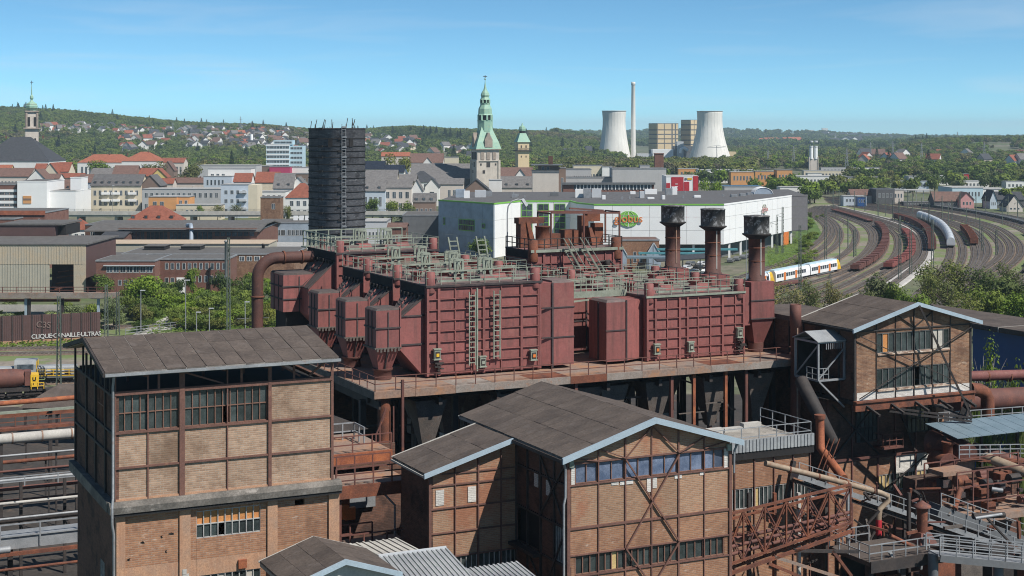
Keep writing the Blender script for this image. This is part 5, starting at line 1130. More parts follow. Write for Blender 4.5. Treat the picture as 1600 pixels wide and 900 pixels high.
def bld(name, label, cat, px0, px1, ye, Y, dep_, wall, roof, rt='flat', yr=None, wins=(), rot=0, z0=0, group=None, side=None, chim=0, dorm=0, ov=.4, gl=None, fr=None, T=None):
    """ye / yr: image rows of the eaves / ridge; wins rows (f0,f1,g0,g1,n): fractions of the width and of the eaves height"""
    wall = m_pl.get(wall, wall) if isinstance(wall, str) else wall; roof = m_rf.get(roof, roof) if isinstance(roof, str) else roof
    xa, xb = at(px0, Y), at(px1, Y); W_ = (xb-xa)/math.cos(rot); H = hz(ye, Y)-z0
    T = thing(name, label, cat, (xa, Y, z0), rot, group)
    D = dep_
    if rt == 'flat':
        MB().box(0, W_, 0, D, 0, H).obj('wall', wall, T)
        mb = MB(); mb.box(-.15, W_+.15, -.15, D+.15, H, H+.35); mb.obj('roof_edge', m_grey if wall is not m_white else m_white, T)
        MB().box(.25, W_-.25, .25, D-.25, H+.3, H+.36).obj('roof', roof, T)
    else:
        Hr = hz(yr, Y+(D/2 if rt != 'gable_y' else 0))-z0
        if rt == 'gable_x':       # ridge along the front
            MB().prism([(0, 0), (D, 0), (D, H), (D/2, Hr-.1), (0, H)], 'x', 0, W_).obj('wall', wall, T)
            for s in (0, 1):
                a, b = (-ov, D/2) if s == 0 else (D+ov, D/2); e = H-ov*(Hr-H)/(D/2)
                MB().prism([(a, e), (b, Hr), (b, Hr+.28), (a, e+.28)], 'x', -ov, W_+ov).obj('roof', roof, T)
        elif rt == 'gable_y':     # gable to the front
            MB().prism([(0, 0), (W_, 0), (W_, H), (W_/2, Hr-.1), (0, H)], 'y', 0, D).obj('wall', wall, T)
            for s in (0, 1):
                a, b = (-ov, W_/2) if s == 0 else (W_+ov, W_/2); e = H-ov*(Hr-H)/(W_/2)
                MB().prism([(a, e), (b, Hr), (b, Hr+.28), (a, e+.28)], 'y', -ov, D+ov).obj('roof', roof, T)
        elif rt == 'hip':
            MB().box(0, W_, 0, D, 0, H).obj('wall', wall, T)
            c = min(W_, D)/2*(.95 if W_ > D else .999); o_ = ov
            xa_, xb_ = (c, W_-c) if W_ >= D else (W_/2-.01, W_/2+.01); ya_, yb_ = (D/2-.01, D/2+.01) if W_ >= D else (c, D-c)
            MB().frustum(-o_, W_+o_, -o_, D+o_, H, xa_, xb_, ya_, yb_, Hr).obj('roof', roof, T)
        elif rt == 'mansard':
            MB().box(0, W_, 0, D, 0, H).obj('wall', wall, T)
            MB().prism([(-.3, H), (D+.3, H), (D-1.6, Hr), (1.6, Hr)], 'x', -.2, W_+.2).obj('roof', roof, T)
        if chim:
            for k in range(chim):
                x = W_*(k+.6)/chim; cz = Hr if rt != 'gable_y' else H+(Hr-H)*.6
                MB().box(x, x+.8, D*.45, D*.45+.7, cz-1, cz+.9).obj('chimney', m_brred, T)
        if dorm:
            for k in range(dorm):
                x = W_*(k+.5)/dorm; zb = H+(Hr-H)*.15; yb = D/2*.15 if rt != 'mansard' else .2
                m = MB(); m.box(x-.7, x+.7, yb-.1, yb+2.6, zb, zb+1.5); d = m.obj('dormer', roof, T); MB().box(x-.5, x+.5, yb-.16, yb-.09, zb+.25, zb+1.3).obj('window', gl or m_win, d)
    for (f0, f1, g0, g1, n) in wins: wrow(T, f0*W_, f1*W_, g0*H, g1*H, n, fr=fr, gl=gl)
    if side:
        for (n, g0, g1) in side[1:]:
            if side[0] == 'R': wrow(T, .8, D-.8, g0*H, g1*H, n, xy=(W_, 0), rz=math.pi/2)
            else: wrow(T, .8, D-.8, g0*H, g1*H, n, xy=(0, D), rz=-math.pi/2)
    return T
def rows(f0, f1, n, *gs): return [(f0, f1, g0, g1, n) for g0, g1 in gs]
# ---------------------------------------------------------------- left middle ground
T = thing('noise_wall', 'brown plank wall sprayed with white graffiti letters beside the railway', 'wall', (at(-60, 299), 299, 0), 0)
p0, p1 = Vector((at(-60, 299), 299)), Vector((at(157, 309), 309)); wl = (p1-p0).length; T.rotation_euler[2] = math.atan2(p1.y-p0.y, p1.x-p0.x)
for k in range(14):
    MB().box(k*wl/14+.03, (k+1)*wl/14-.03, R.uniform(0, .05), .35, .7, 5.6).obj('wall_panel', m_brownm, T)
    MB().box(k*wl/14-.1, k*wl/14+.1, -.1, .4, 0, 5.75).obj('post', m_dark, T)
    MB().box(k*wl/14+.05, (k+1)*wl/14-.05, -.05, .3, 0, .68).obj('base_plank', m_plasto, T)
mb = MB()
for k in range(int(wl/.4)): mb.box(k*.4, k*.4+.05, -.06, 0, .75, 5.55)
stuff(mb.obj('plank_ribs', m_brownm, T))
g = link(text_mesh('graffiti', 'CLIQUE·CANAILLE·ULTRAS', 1.2, m_chalk, .012, .02, .92), 'graffiti', T, (wl*(47+60)/217, -.13, .95)); g.rotation_euler = (math.pi/2, 0, 0)
g = link(text_mesh('graffiti', 'C3S', 1.7, m_brownl), 'graffiti', T, (wl*(54+60)/217, -.13, 3.2)); g.rotation_euler = (math.pi/2, .1, 0)
# beige steel shed
Y = 395; x0, x1 = at(-60, Y), at(134, Y); H = hz(383, Y); zm = hz(413, Y); q0, q1 = at(77, Y), at(115, Y)
T = thing('steel_shed', 'big beige corrugated steel shed with dark gateway at the left edge', 'shed', (x0, Y, 0))
o = (x0, Y, 0)
mb = MB(o); mb.box(x0, x1, Y, Y+.3, zm, H); mb.obj('upper_cladding', m_beige, T)
MB(o).box(x0, q0, Y+.05, Y+.3, 0, zm-.02).obj('lower_cladding', m_beigeg, T); MB(o).box(q1, x1, Y+.02, Y+.3, 0, zm-.02).obj('corner_cladding', m_beige, T)
mb = MB(o)
for k in range(int((x1-x0)/.7)): mb.box(x0+k*.7, x0+k*.7+.2, Y-.06, Y, zm, H)
stuff(mb.obj('cladding_rib', m_beige, T)); mb = MB(o)
for k in range(int((q0-x0)/.7)): mb.box(x0+k*.7, x0+k*.7+.2, Y-.02, Y+.05, 0, zm-.05)
stuff(mb.obj('cladding_rib', m_beigeg, T))
MB(o).box(x1-.3, x1, Y+.3, Y+30, 0, H).obj('side_wall', m_brownm, T); MB(o).box(x0, x1+.4, Y-.2, Y+32, H, H+.35).obj('roof', m_rf['flat'], T)
MB(o).box(q0-2, q1+2, Y+9, Y+9.2, 0, zm).obj('inner_wall', m_brownm, T); MB(o).box(q0, q1, Y+.3, Y+9, 0, .1).obj('floor', m_dark, T)
for k in range(4): MB(o).beam((q0+.5, Y+3+k, 1+k*1.4), (q1-.3, Y+3+k, 2+k*1.3), .3).obj('inner_beam', m_rust, T)
Y2 = 424
MB(o).box(x0, at(86, Y2), Y2, Y2+18, H+.4, hz(352, Y2)).obj('upper_storey', m_brownm, T); MB(o).box(x0, at(98, Y2), Y2-.3, Y2+19, hz(352, Y2), hz(351, Y2)+.3).obj('upper_roof', m_rf['flat'], T); MB(o).box(at(86, Y2), at(98, Y2), Y2+3, Y2+17, H+.4, hz(353, Y2)).obj('dark_bay', m_black, T)
T = bld('brick_block', 'red brick block with orange fascia above the beige shed', 'building', -60, 70, 333, 465, 25, m_brred, 'flat', wins=[(.7, .76, .72, .88, 1), (.91, .955, .72, .9, 1)])
W_ = at(70, 465)-at(-60, 465); MB().box(-.2, W_+.2, -.35, -.17, hz(336, 465), hz(329, 465)).obj('orange_fascia', m_rf['orange'], T)
bld('brick_block', 'low red brick block with small window at the far left edge', 'building', -60, 22, 343, 455, 8, m_brred, 'flat', wins=[(.82, .92, .78, .93, 1)])
# elevated rusty gantry
o = (at(-40, 330), 330, 0); u1 = at(182, 330)
T = thing('elevated_track', 'rusty elevated trackway on posts with railing in front of the beige shed', 'gantry', o)
MB(o).box(o[0], u1, 330, 333, 6.6, 7.1).obj('track_deck', m_deck, T); MB(o).box(o[0], u1, 329.8, 330, 6.1, 7.3).obj('edge_beam', m_edge, T); MB(o).box(o[0], u1-9, 333.2, 334.5, 5.0, 5.5).obj('lower_beam', m_rust, T)
railing(MB(o), [(o[0], 329.9, 7.2), (u1, 329.9, 7.2)], 1.3, 3.0, .07).obj('railing', m_rustpaint, T)
for px in (-20, 41, 46, 98, 154, 180): MB(o).box(at(px, 331)-.25, at(px, 331)+.25, 330.6, 331.2, 0, 6.6).obj('post', m_galv if px in (41, 154) else m_dark, T)
MB(o).box(o[0], at(98, 336), 336, 336.5, 0, 4.0).obj('retaining_wall', m_concl, T)
# brick offices
def wpx(T, px0, Y, lst, gl=None, fr=None):
    for a, b, y0, y1, n, gap in lst:
        wrow(T, at(a, Y)-at(px0, Y), at(b, Y)-at(px0, Y), hz(y1, Y), hz(y0, Y), n, gap, fr=fr, gl=gl)
T = bld('brick_office', 'two storey red brown brick office with strip of windows, left part behind the bush', 'office', 150, 242, 408.5, 392, 16, m_brred, 'flat')
wpx(T, 150, 392, [(166, 239, 416, 426, 7, .12), (183, 210, 437.5, 446, 3, .3)])
MB().box(2, 15, -.6, .3, hz(418, 392)+.4, hz(418, 392)+.6).obj('canopy', m_wgrey, T)
T = bld('brick_office', 'two storey red brown brick office with white door and two rows of square windows', 'office', 250, 355, 406, 398, 14, m_brred, 'flat')
wpx(T, 250, 398, [(256, 354, 411, 421, 11, .42), (256, 274, 434, 443, 2, .35), (290, 353, 431, 441, 7, .4)])
MB().box(at(276, 398)-at(250, 398), at(289, 398)-at(250, 398), -.12, .02, 0, hz(433.5, 398)).obj('white_door', m_white, T)
T = thing('tall_flue', 'galvanised round flue rising beside the brick office', 'flue', (at(353, 394), 394, 0)); MB().lathe(0, 0, [(.35, 0), (.35, 13.5), (.5, 13.6), (.3, 14)], 12).obj('pipe', m_grey, T)
# long low works behind
T = bld('flat_works', 'long low works building with black felt roof and roof lights behind the brick offices', 'building', 190, 460, 398, 432, 26, m_brbrn, 'flat')
wpx(T, 190, 432, [(250, 350, 402, 405, 4, .2), (360, 455, 400, 408, 8, .3)], fr=m_white)
for a, b in ((220, 252), (278, 308)):
    x = at(a, 440)-at(190, 432); x2 = at(b, 440)-at(190, 432); MB().box(x, x2, 12, 19, 7.3, 8.7).obj('roof_light', m_black, T); MB().box(x-.2, x2+.2, 11.8, 19.2, 8.7, 8.9).obj('roof_light_cap', m_rf['flat'], T)
for k in range(5): MB().lathe(R.uniform(4, 40), R.uniform(5, 22), [(.3, 7.3), (.3, 8.6), (.45, 8.7), (.2, 9)], 8).obj('roof_vent', m_dark, T)
bld('flat_works', 'low wing with sandy roof left of the long works building', 'building', 130, 215, 405, 420, 20, m_brdark, 'flat')
T = bld('flat_works', 'strip of grey two storey works with pale roof between works and black tower', 'building', 360, 500, 391, 470, 30, m_brbrn, 'pale')
wpx(T, 360, 470, [(362, 482, 394, 399, 10, .4)])
T = bld('factory_hall', 'long brick hall with curved grey roof, glazed upper wall and blue duct', 'hall', 190, 402, 361, 500, 44, m_brred, 'flat')
W_ = at(402, 500)-at(190, 500); H = hz(361, 500)
MB().prism([(-1, H-.2), (14, H+1.4), (30, H+1.4), (45, H-.2), (45, H+.1), (30, H+1.8), (14, H+1.8), (-1, H+.2)], 'x', -12, W_+1).obj('curved_roof', m_rf['flat'], T)
MB().box(-.5, W_, -2.2, .2, hz(357.5, 500), hz(357.5, 500)+.3).obj('eaves_canopy', m_rf['brown'], T)
wpx(T, 190, 500, [(193, 226, 361.5, 374, 5, .1), (229, 262, 361.5, 374, 5, .1), (265, 297, 361.5, 374, 5, .1), (301, 332, 361.5, 374, 4, .12), (335, 398, 361.5, 369, 7, .15)], fr=m_dark)
MB().tube([(at(288, 499)-at(190, 500), 4, H+1.6), (at(296, 499)-at(190, 500), 1, H+1.9), (at(298, 498)-at(190, 500), -1.2, H+.8), (at(298, 498)-at(190, 500), -1.2, 1)], .7, 12).obj('blue_duct', m_bluegrey, T)
bld('brick_annex', 'low brick annex with dark lean to roof left of the curved roof hall', 'building', 156, 192, 372, 488, 16, m_brred, 'slate', 'gable_x', 363, [(.3, .9, .1, .6, 3)])
bld('brick_annex', 'dark brick end of the curved roof hall with grey roof', 'building', 133, 190, 352, 520, 24, m_brdark, 'flat', wins=[(.1, .3, .5, .8, 1)])
bld('white_house', 'white house with red hipped roof left of the curved roof hall', 'house', 101, 138, 359, 545, 9, 'white', 'red', 'hip', 341, [(.1, .9, .55, .8, 3), (.1, .9, .1, .35, 3)])
bld('tiled_house', 'house with big red pyramid roof and dormers behind the curved roof hall', 'house', 197, 277, 346, 600, 16, 'cream', 'red', 'hip', 321, dorm=4)
T = thing('sand_bank', 'strip of sandy roof terrace behind the brick offices', 'roof', (at(134, 455), 455, 0)); MB().box(0, at(420, 455)-at(134, 455), 0, 16, 0, 8.6).obj('terrace', m_beigeg, T); MB().box(-.2, at(420, 455)-at(134, 455)+.2, -.3, 16.3, 8.6, 8.75).obj('terrace_roof', m_sandy, T)
# viaduct
o = (at(60, 690), 690, 0); u1 = at(720, 690)
T = thing('road_viaduct', 'long concrete road viaduct crossing in front of the town', 'viaduct', o)
MB(o).box(o[0], u1, 690, 702, 3.6, 5.2).obj('deck', m_concl, T); MB(o).box(o[0], u1, 689.6, 690, 4.4, 6.1).obj('parapet', m_concl, T)
for k in range(12): MB(o).box(o[0]+k*17, o[0]+k*17+1.2, 691, 701, 0, 3.6).obj('pier', m_concl, T)
railing(MB(o), [(o[0], 689.8, 6.1), (u1, 689.8, 6.1)], .9, 4, .08).obj('railing', m_dgrey, T)
# grey modern office next to the black tower
T = bld('grey_office', 'blue grey clad office with ribbon windows left of the black brick tower', 'office', 398, 500, 349, 545, 22, m_bluegrey, 'flat')
wpx(T, 398, 545, [(416, 446, 359, 368, 4, .12), (449, 474, 359, 368, 4, .12), (477, 498, 359, 368, 3, .12)], gl=None)
for k in range(5): MB().box(12+k*2.1, 13.6+k*2.1, 12, 13.5, 9.7, 11.3).obj('rooftop_unit', m_white, T)
T = bld('stair_tower', 'square brown brick tower with one pale framed window beside the grey office', 'tower', 407, 438, 309, 600, 8, m_brbrn, 'flat', wins=[(.5, .8, .72, .86, 1)])
bld('grey_office', 'pale grey low office with white roof right of the black brick tower', 'office', 566, 604, 347, 560, 20, m_wgrey, 'pale', wins=[(.1, .95, .35, .6, 6)])
bld('brick_lodge', 'small red brick building with curved dark roof right of the black tower', 'building', 606, 634, 356, 520, 12, m_brred, 'brown', 'gable_x', 349, [(.2, .8, .3, .7, 2)])
bld('dark_shed', 'dark grey clad shed left of the white supermarket', 'shed', 629, 686, 337, 575, 25, m_dgrey, 'flat')
# ---------------------------------------------------------------- black brick water tower
cx, Yw = at(526.5, 236), 236; rw = at(571, 236)-cx-.05; Ht = hz(200, 232)
T = thing('brick_tower', 'round black brick tower bound with iron hoops and a pale ladder', 'tower', (cx, Yw, 0))
MB().lathe(0, 0, [(rw, 0), (rw, Ht-.2), (rw+.05, Ht-.15), (rw+.05, Ht), (rw-.6, Ht), (rw-.6, Ht-3)], 64).obj('shaft', m_tower, T)
zz = [Ht-.1, Ht-1.6, Ht-2.75, Ht-3.5]+[Ht-4.45-k*1.05 for k in range(26)]
for z in zz:
    MB().lathe(0, 0, [(rw, z-.07), (rw+.07, z-.06), (rw+.07, z+.06), (rw, z+.07)], 64).obj('iron_hoop', m_black, T)
    g = -1.62+(.28 if zz.index(z) % 2 else -.42)
    MB().box(-.35, .35, -.14, .1, -.16, .16).obj('hoop_lock', m_black, T, ((rw+.05)*math.cos(g), (rw+.05)*math.sin(g), z)).rotation_euler = (0, 0, g+math.pi/2)
g = -math.pi/2+.34; lx_, ly_ = (rw+.28)*math.cos(g), (rw+.28)*math.sin(g)
ladder(MB(), (lx_, ly_, 8), Ht+.6, (-math.sin(g), math.cos(g), 0), .6, .035, .5).obj('ladder', m_grey, T)
for k in range(16): MB().box(lx_-.4, lx_+.4, ly_-.02, ly_+.25, 20+k*1.5, 20.2+k*1.5).obj('ladder_bracket', m_grey, T)
for a, h in ((-.12, 0), (.62, 0)):
    g2 = -math.pi/2+a; MB().box(-.32, .32, -.1, .2, -.7, .7).obj('opening', m_black, T, ((rw+.0)*math.cos(g2), (rw)*math.sin(g2), Ht-2.2)).rotation_euler = (0, 0, g2+math.pi/2)
for k in range(11):
    g2 = -math.pi/2+R.uniform(-1.3, 1.3); h = R.uniform(.8, 1.6); MB().beam(((rw-.2)*math.cos(g2), (rw-.2)*math.sin(g2), Ht-.2), ((rw-.2)*math.cos(g2)+R.uniform(-.3, .5), (rw-.2)*math.sin(g2), Ht+h), .09).obj('bent_rod', m_dark, T)
# ---------------------------------------------------------------- supermarket
H = 17.7
fp = [(685, 535), (772, 509), (813, 528), (891, 528), (901, 515), (928, 503), (1131, 503), (1237, 572), (1262, 577)]
P = [(at(a, b), b) for a, b in fp]; back = [(P[-1][0]+4, 640), (P[5][0]+20, 612), (P[0][0]+6, 612)]
T = thing('supermarket', 'big white supermarket with green trim and dark flat roof behind the red plant', 'supermarket', (0, 520, 0)); o = (0, 520, 0)
Zb = [0, 0, 0, 0, 0, 4.9, 4.9, 4.9]
for k in range(8):
    (xa, ya), (xb, yb) = P[k], P[k+1]; d = Vector((xb-xa, yb-ya)); L_ = d.length; d /= L_; n = Vector((-d.y, d.x))
    zb = Zb[k]; wm = m_dgreyc if k == 7 else m_bluegrey if k == 0 else m_white  # left wall's shade put into its blue-grey panel colour
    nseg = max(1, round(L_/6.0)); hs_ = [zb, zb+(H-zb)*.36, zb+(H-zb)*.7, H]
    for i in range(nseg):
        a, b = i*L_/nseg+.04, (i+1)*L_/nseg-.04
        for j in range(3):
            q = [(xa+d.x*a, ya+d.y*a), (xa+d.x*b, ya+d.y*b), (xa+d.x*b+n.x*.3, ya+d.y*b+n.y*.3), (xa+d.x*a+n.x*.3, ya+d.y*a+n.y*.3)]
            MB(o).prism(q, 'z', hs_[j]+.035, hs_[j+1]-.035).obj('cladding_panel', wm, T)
    q = [(xa, ya), (xb, yb), (xb+n.x*.5, yb+n.y*.5), (xa+n.x*.5, ya+n.y*.5)]
    q = [(x-n.x*.12, y-n.y*.12) for x, y in q]
    MB(o).prism(q, 'z', H, H+.5).obj('roof_trim', m_green if k < 7 and k != 6 else wm, T)
pr = [(x*1.0, y+.4) for x, y in P]+back
MB(o).prism([(x, y+.55) for x, y in P]+back, 'z', H-.3, H+.12).obj('roof', m_rf['mans'], T)
MB(o).prism([(x, y+.8) for x, y in P[5:]]+[(P[7][0], 600), (P[5][0], 600)], 'z', 4.7, 4.9).obj('soffit', m_dgrey, T)
MB(o).prism([(x, y+8) for x, y in P[5:8]]+[(P[7][0]-4, 600), (P[5][0], 600)], 'z', 0, 4.7).obj('recessed_front', m_dgrey, T)
for k in range(14):
    f = k/13; i = 5 if f < .5 else 6; t = f*2 % 1 if f < 1 else 1
    (xa, ya), (xb, yb) = P[i], P[i+1]
    if i == 5 and t < .5: continue
    MB(o).box(xa+(xb-xa)*t-.35, xa+(xb-xa)*t+.35, ya+(yb-ya)*t+1, ya+(yb-ya)*t+1.7, 0, 4.9).obj('column', m_white, T)
(xa, ya), (xb, yb) = P[6], P[7]
MB(o).prism([(xa+(xb-xa)*.86, ya+(yb-ya)*.86), (xa+(xb-xa)*.95, ya+(yb-ya)*.95), (xa+(xb-xa)*.95, ya+(yb-ya)*.95+2), (xa+(xb-xa)*.86, ya+(yb-ya)*.86+2)], 'z', 0, 4.88).obj('orange_panel', m_orange, T)
def onwall(k, t, out=.06):
    (xa, ya), (xb, yb) = P[k], P[k+1]; d = Vector((xb-xa, yb-ya)).normalized(); return (xa+(xb-xa)*t+d.y*out, ya+(yb-ya)*t-d.x*out, math.atan2(d.y, d.x))
def slot(k, t, w_, z0, z1, nx, nz, fr=m_green):
    x, y, g = onwall(k, t, .1); mb = MB()
    f = mb.box(-w_/2-.15, w_/2+.15, -.05, .02, z0-.15, z1+.15).obj('window', fr, T, (x, y-520, 0)); f.rotation_euler = (0, 0, g)
    for i in range(nx):
        for j in range(nz):
            a, b = w_/nx, (z1-z0)/nz; MB().box(-w_/2+i*a+.08, -w_/2+(i+1)*a-.08, -.1, -.05, z0+j*b+.12, z0+(j+1)*b-.12).obj('pane', m_win, f)
for t in (.13, .46, .79): slot(2, t, 3.6, 2.0, 17.0, 2, 7)
slot(0, .52, 9.0, 8.3, 12.0, 9, 2); slot(0, .11, 1.0, 9.7, 12.0, 1, 1); slot(0, .82, 1.6, 9.6, 11.0, 1, 1)
slot(4, .5, 1.7, 5, 15.2, 1, 6)
def sign(k, t, zc, s, faded=False):
    x, y, g = onwall(k, t, .2)
    cg = m_green if not faded else m_pgreen; co_ = m_orange if not faded else m_pl['pink']
    S = thing('store_sign', 'round green and orange logo sign on the white supermarket front' if not faded else 'smaller faded logo sign on the right hand wall of the supermarket', 'sign', (x, y, zc), g)
    mb = MB(); n = 28; mb.prism([(math.cos(2*math.pi*i/n)*s, math.sin(2*math.pi*i/n)*s*.78) for i in range(n)], 'y', -.1, .1); mb.obj('globe_disc', cg, S)
    mb = MB()
    for q in (-.55, 0, .55):
        for i in range(10):
            a, b = (-math.pi/2+math.pi*i/10), (-math.pi/2+math.pi*(i+1)/10)
            mb.beam((q*s*math.cos(a), -.13, s*.74*math.sin(a)), (q*s*math.cos(b), -.13, s*.74*math.sin(b)), s*.05, .06)
    for q in (-.45, .45): mb.beam((-s*.85, -.13, q*s*.8), (s*.85, -.13, q*s*.8), s*.05, .06)
    mb.obj('globe_lines', m_white, S)
    for nm, m, off, yy in (('lettering_rim', m_white, .02*s, -.2), ('lettering', co_, .012*s, -.28)):
        ob = link(text_mesh(nm, 'globus', s*1.06, m, .03, off, 1.02, True), nm, S, (0, yy, 0)); ob.rotation_euler = (math.pi/2, 0, 0)
sign(5, (982-928)/203, hz(342, 503), 3.35); sign(6, .56, hz(326, 545), 2.3, True)
for px, Yk, w_, h_, m in ((712, 560, 3.4, 3.0, m_bluegrey), (725, 555, 2, 2.6, m_white), (742, 562, 4, 2.6, m_wgrey), (756, 570, 3, 2, m_grey), (899, 560, 4, 3.0, m_white), (912, 556, 2.6, 3.4, m_grey), (925, 560, 3.4, 3.2, m_wgrey), (1000, 556, 1.6, 2.4, m_wgrey), (1008, 590, 4.6, 1.9, m_white), (1040, 580, 2.6, 2.6, m_grey), (1050, 585, 2, 3, m_white), (985, 590, 2, 1, m_white), (1085, 560, 2.4, .8, m_white), (1012, 548, 2.4, .6, m_white), (1143, 565, 2.2, .9, m_grey), (1157, 572, 2.2, .9, m_grey), (1168, 580, 2, .9, m_grey), (860, 570, 3, 1.5, m_dgrey), (800, 560, 2, 1.2, m_grey), (941, 545, 1.2, 1.4, m_white), (1035, 545, 1, 1.4, m_white)):
    MB(o).box(at(px, Yk), at(px, Yk)+w_, Yk, Yk+3, H+.1, H+.1+h_).obj('rooftop_unit', m, T)
for k in range(40):
    a = R.uniform(0, 1); MB(o).box(at(800+430*a, 560), at(800+430*a, 560)+.5, 545+k*5, 545.6+k*5, H+.12, H+.7+R.uniform(0, .5)).obj('roof_vent', m_grey, T) if k < 14 else None
T = thing('glass_dome', 'small white framed glass vault on the supermarket roof', 'rooflight', (at(1193, 590), 590, H))
MB().prism([(3.6*math.cos(math.pi*k/10), 2.6*math.sin(math.pi*k/10)) for k in range(11)], 'y', 0, 8).obj('glass', m_bluegrey, T)
for k in range(6): MB().tube([(3.65*math.cos(math.pi*i/10), -.1+k*1.6, 2.65*math.sin(math.pi*i/10)) for i in range(11)], .09, 6).obj('rib', m_white, T)
# small brick houses with glass gables and canopies before the supermarket
T = bld('brick_pavilion', 'red brick pavilion with pointed glass porches before the supermarket', 'pavilion', 966, 1030, 376, 470, 12, m_bror, 'brown', 'flat', None, [(.33, .62, .2, .6, 2)])
for px in (968, 1021):
    a = at(px, 467)-at(966, 470); m = MB(); m.prism([(a-2, 0), (a+2.2, 0), (a+2.2, 4.5), (a+.1, 8), (a-2, 4.5)], 'y', -3, -.1); m.obj('glass_porch', m_bluegrey, T)
    m = MB(); m.beam((a-2.1, -3.1, 4.5), (a+.1, -3.1, 8.1), .25); m.beam((a+2.3, -3.1, 4.5), (a+.1, -3.1, 8.1), .25); m.beam((a+.1, -3.1, 0), (a+.1, -3.1, 8), .15); m.obj('porch_frame', m_wgrey, T)
T = thing('glass_canopy', 'long teal edged glass canopy between the brick pavilion and the parking deck', 'canopy', (at(980, 440), 440, 0))
MB().box(0, 14, 0, 5, 5.5, 6.0).obj('canopy_roof', m_canopy, T); MB().box(4, 24, 9, 10, 6.0, 6.6).obj('teal_edge', m_teal, T); MB().box(10, 34, 16, 17, 6.6, 7.2).obj('teal_edge', m_teal, T)
for k in range(6): MB().box(1+k*5, 1.3+k*5, 2, 2.3, 0, 5.6).obj('post', m_grey, T)
MB().prism([(8, 5.0), (26, 6.2), (26, 6.5), (8, 5.3)], 'y', -6, 9).obj('lower_roof', m_rf['slate'], T)
def car(name, label, x, y, rz, m, group):
    T = thing(name, label, 'car', (x, y, .02), rz, group)
    MB().prism([(-2.1, .3), (2.1, .3), (2.15, .75), (1.2, .9), (.6, 1.4), (-1.2, 1.42), (-2.05, .95)], 'y', -.85, .85).obj('body', m, T)
    MB().prism([(-1.75, .95), (1.05, .93), (.55, 1.33), (-1.15, 1.35)], 'y', -.87, .87).obj('windows', m_win, T)
    me = MB().tube([(0, -.1, 0), (0, .1, 0)], .32, 10).mesh('wheel', m_black)
    for a in (-1.3, 1.3):
        for b in (-.8, .8): link(me, 'wheel', T, (a, b, .32))
    return T
cols = [('white', m_white), ('silver', m_wgrey), ('dark grey', m_dgrey), ('black', m_black), ('red', m_redp), ('blue', m_bluep)]
k = 0
for px in range(1068, 1122, 6):
    x, y = at(px, 452+(k % 3)*14), 452+(k % 3)*14; c = cols[(0, 1, 2, 0, 3, 1, 0, 5, 2)[k % 9]]; k += 1
    car('parked_car', c[0]+' car parked before the supermarket', x, y, .9, c[1], 'cars parked before the supermarket')
for px, Yk in ((1142, 492), (1152, 498), (1162, 505), (1172, 510), (1182, 517)):
    car('parked_car', 'car parked under the supermarket', at(px, Yk), Yk, 1.2, cols[px % 5][1], 'cars parked under the supermarket')
# ================================================================ terrain
def lerp(tab, x):
    if x <= tab[0][0]: return tab[0][1]
    for (a, b), (c, d) in zip(tab, tab[1:]):
        if x <= c: return b+(d-b)*(x-a)/(c-a)
    return tab[-1][1]
RA = [(-900, 160), (-200, 163), (0, 168), (60, 171), (100, 173), (200, 183), (280, 191), (340, 194), (400, 195), (450, 199), (480, 202), (560, 204), (600, 200), (645, 198), (700, 202), (770, 203), (850, 206), (900, 212), (960, 219), (1010, 240)]
RB = [(-900, 200), (480, 201), (880, 209), (950, 210), (1050, 207), (1140, 206), (1200, 208), (1280, 210), (1330, 213), (1400, 215.5), (1460, 217), (2600, 219)]
RC = [(1370, 240), (1410, 227), (1430, 222), (1460, 219), (1510, 216), (1600, 215), (2600, 212)]
def sstep(x): x = max(0, min(1, x)); return x*x*(3-2*x)
def terrain(X, Y):
    if Y < 1600: return 0.0
    px = 800+F*X/Y; z = 0
    zr = max(0, hz(lerp(RA, px), 3300)-9)
    z = max(z, zr*(sstep((Y-1700)/1600) if Y < 3300 else 1-.75*sstep((Y-3300)/1500)))
    zb = max(0, hz(lerp(RB, px), 7000)); z = max(z, zb*sstep((Y-5200)/1800))
    if px > 1370:
        zc = max(0, hz(lerp(RC, px), 2700)-8); z = max(z, zc*(sstep((Y-1750)/950) if Y < 2700 else 1-.8*sstep((Y-2700)/1200)))
    return z
ys = [-300, 0, 300, 600, 900, 1200, 1500, 1600]+[1660+60*k for k in range(34)]+[3760+200*k for k in range(8)]+[5300+170*k for k in range(11)]+[7600, 8500, 10000, 12500]
ts = [-.95+.0125*k for k in range(153)]
vs = []; fs = []
for y in ys:
    for t in ts:
        x = t*max(y, 900); vs.append((x, y, terrain(x, y)+(mnoise.noise((x*.004, y*.004, 0))*2.5 if y > 1900 and terrain(x, y) > 8 else 0)))
n = len(ts)
for j in range(len(ys)-1):
    for i in range(n-1): fs.append((j*n+i, j*n+i+1, (j+1)*n+i+1, (j+1)*n+i))
mb = MB(); mb.add(vs, fs, 0, True); struct('ground', mb, m_ground)
def on_ground(px, py):
    """walk out along the image row until the terrain is met"""
    Y = 900.0
    while Y < 7600:
        X = at(px, Y)
        if hz(py, Y) <= terrain(X, Y): return X, Y, terrain(X, Y)
        Y += 6
    return None
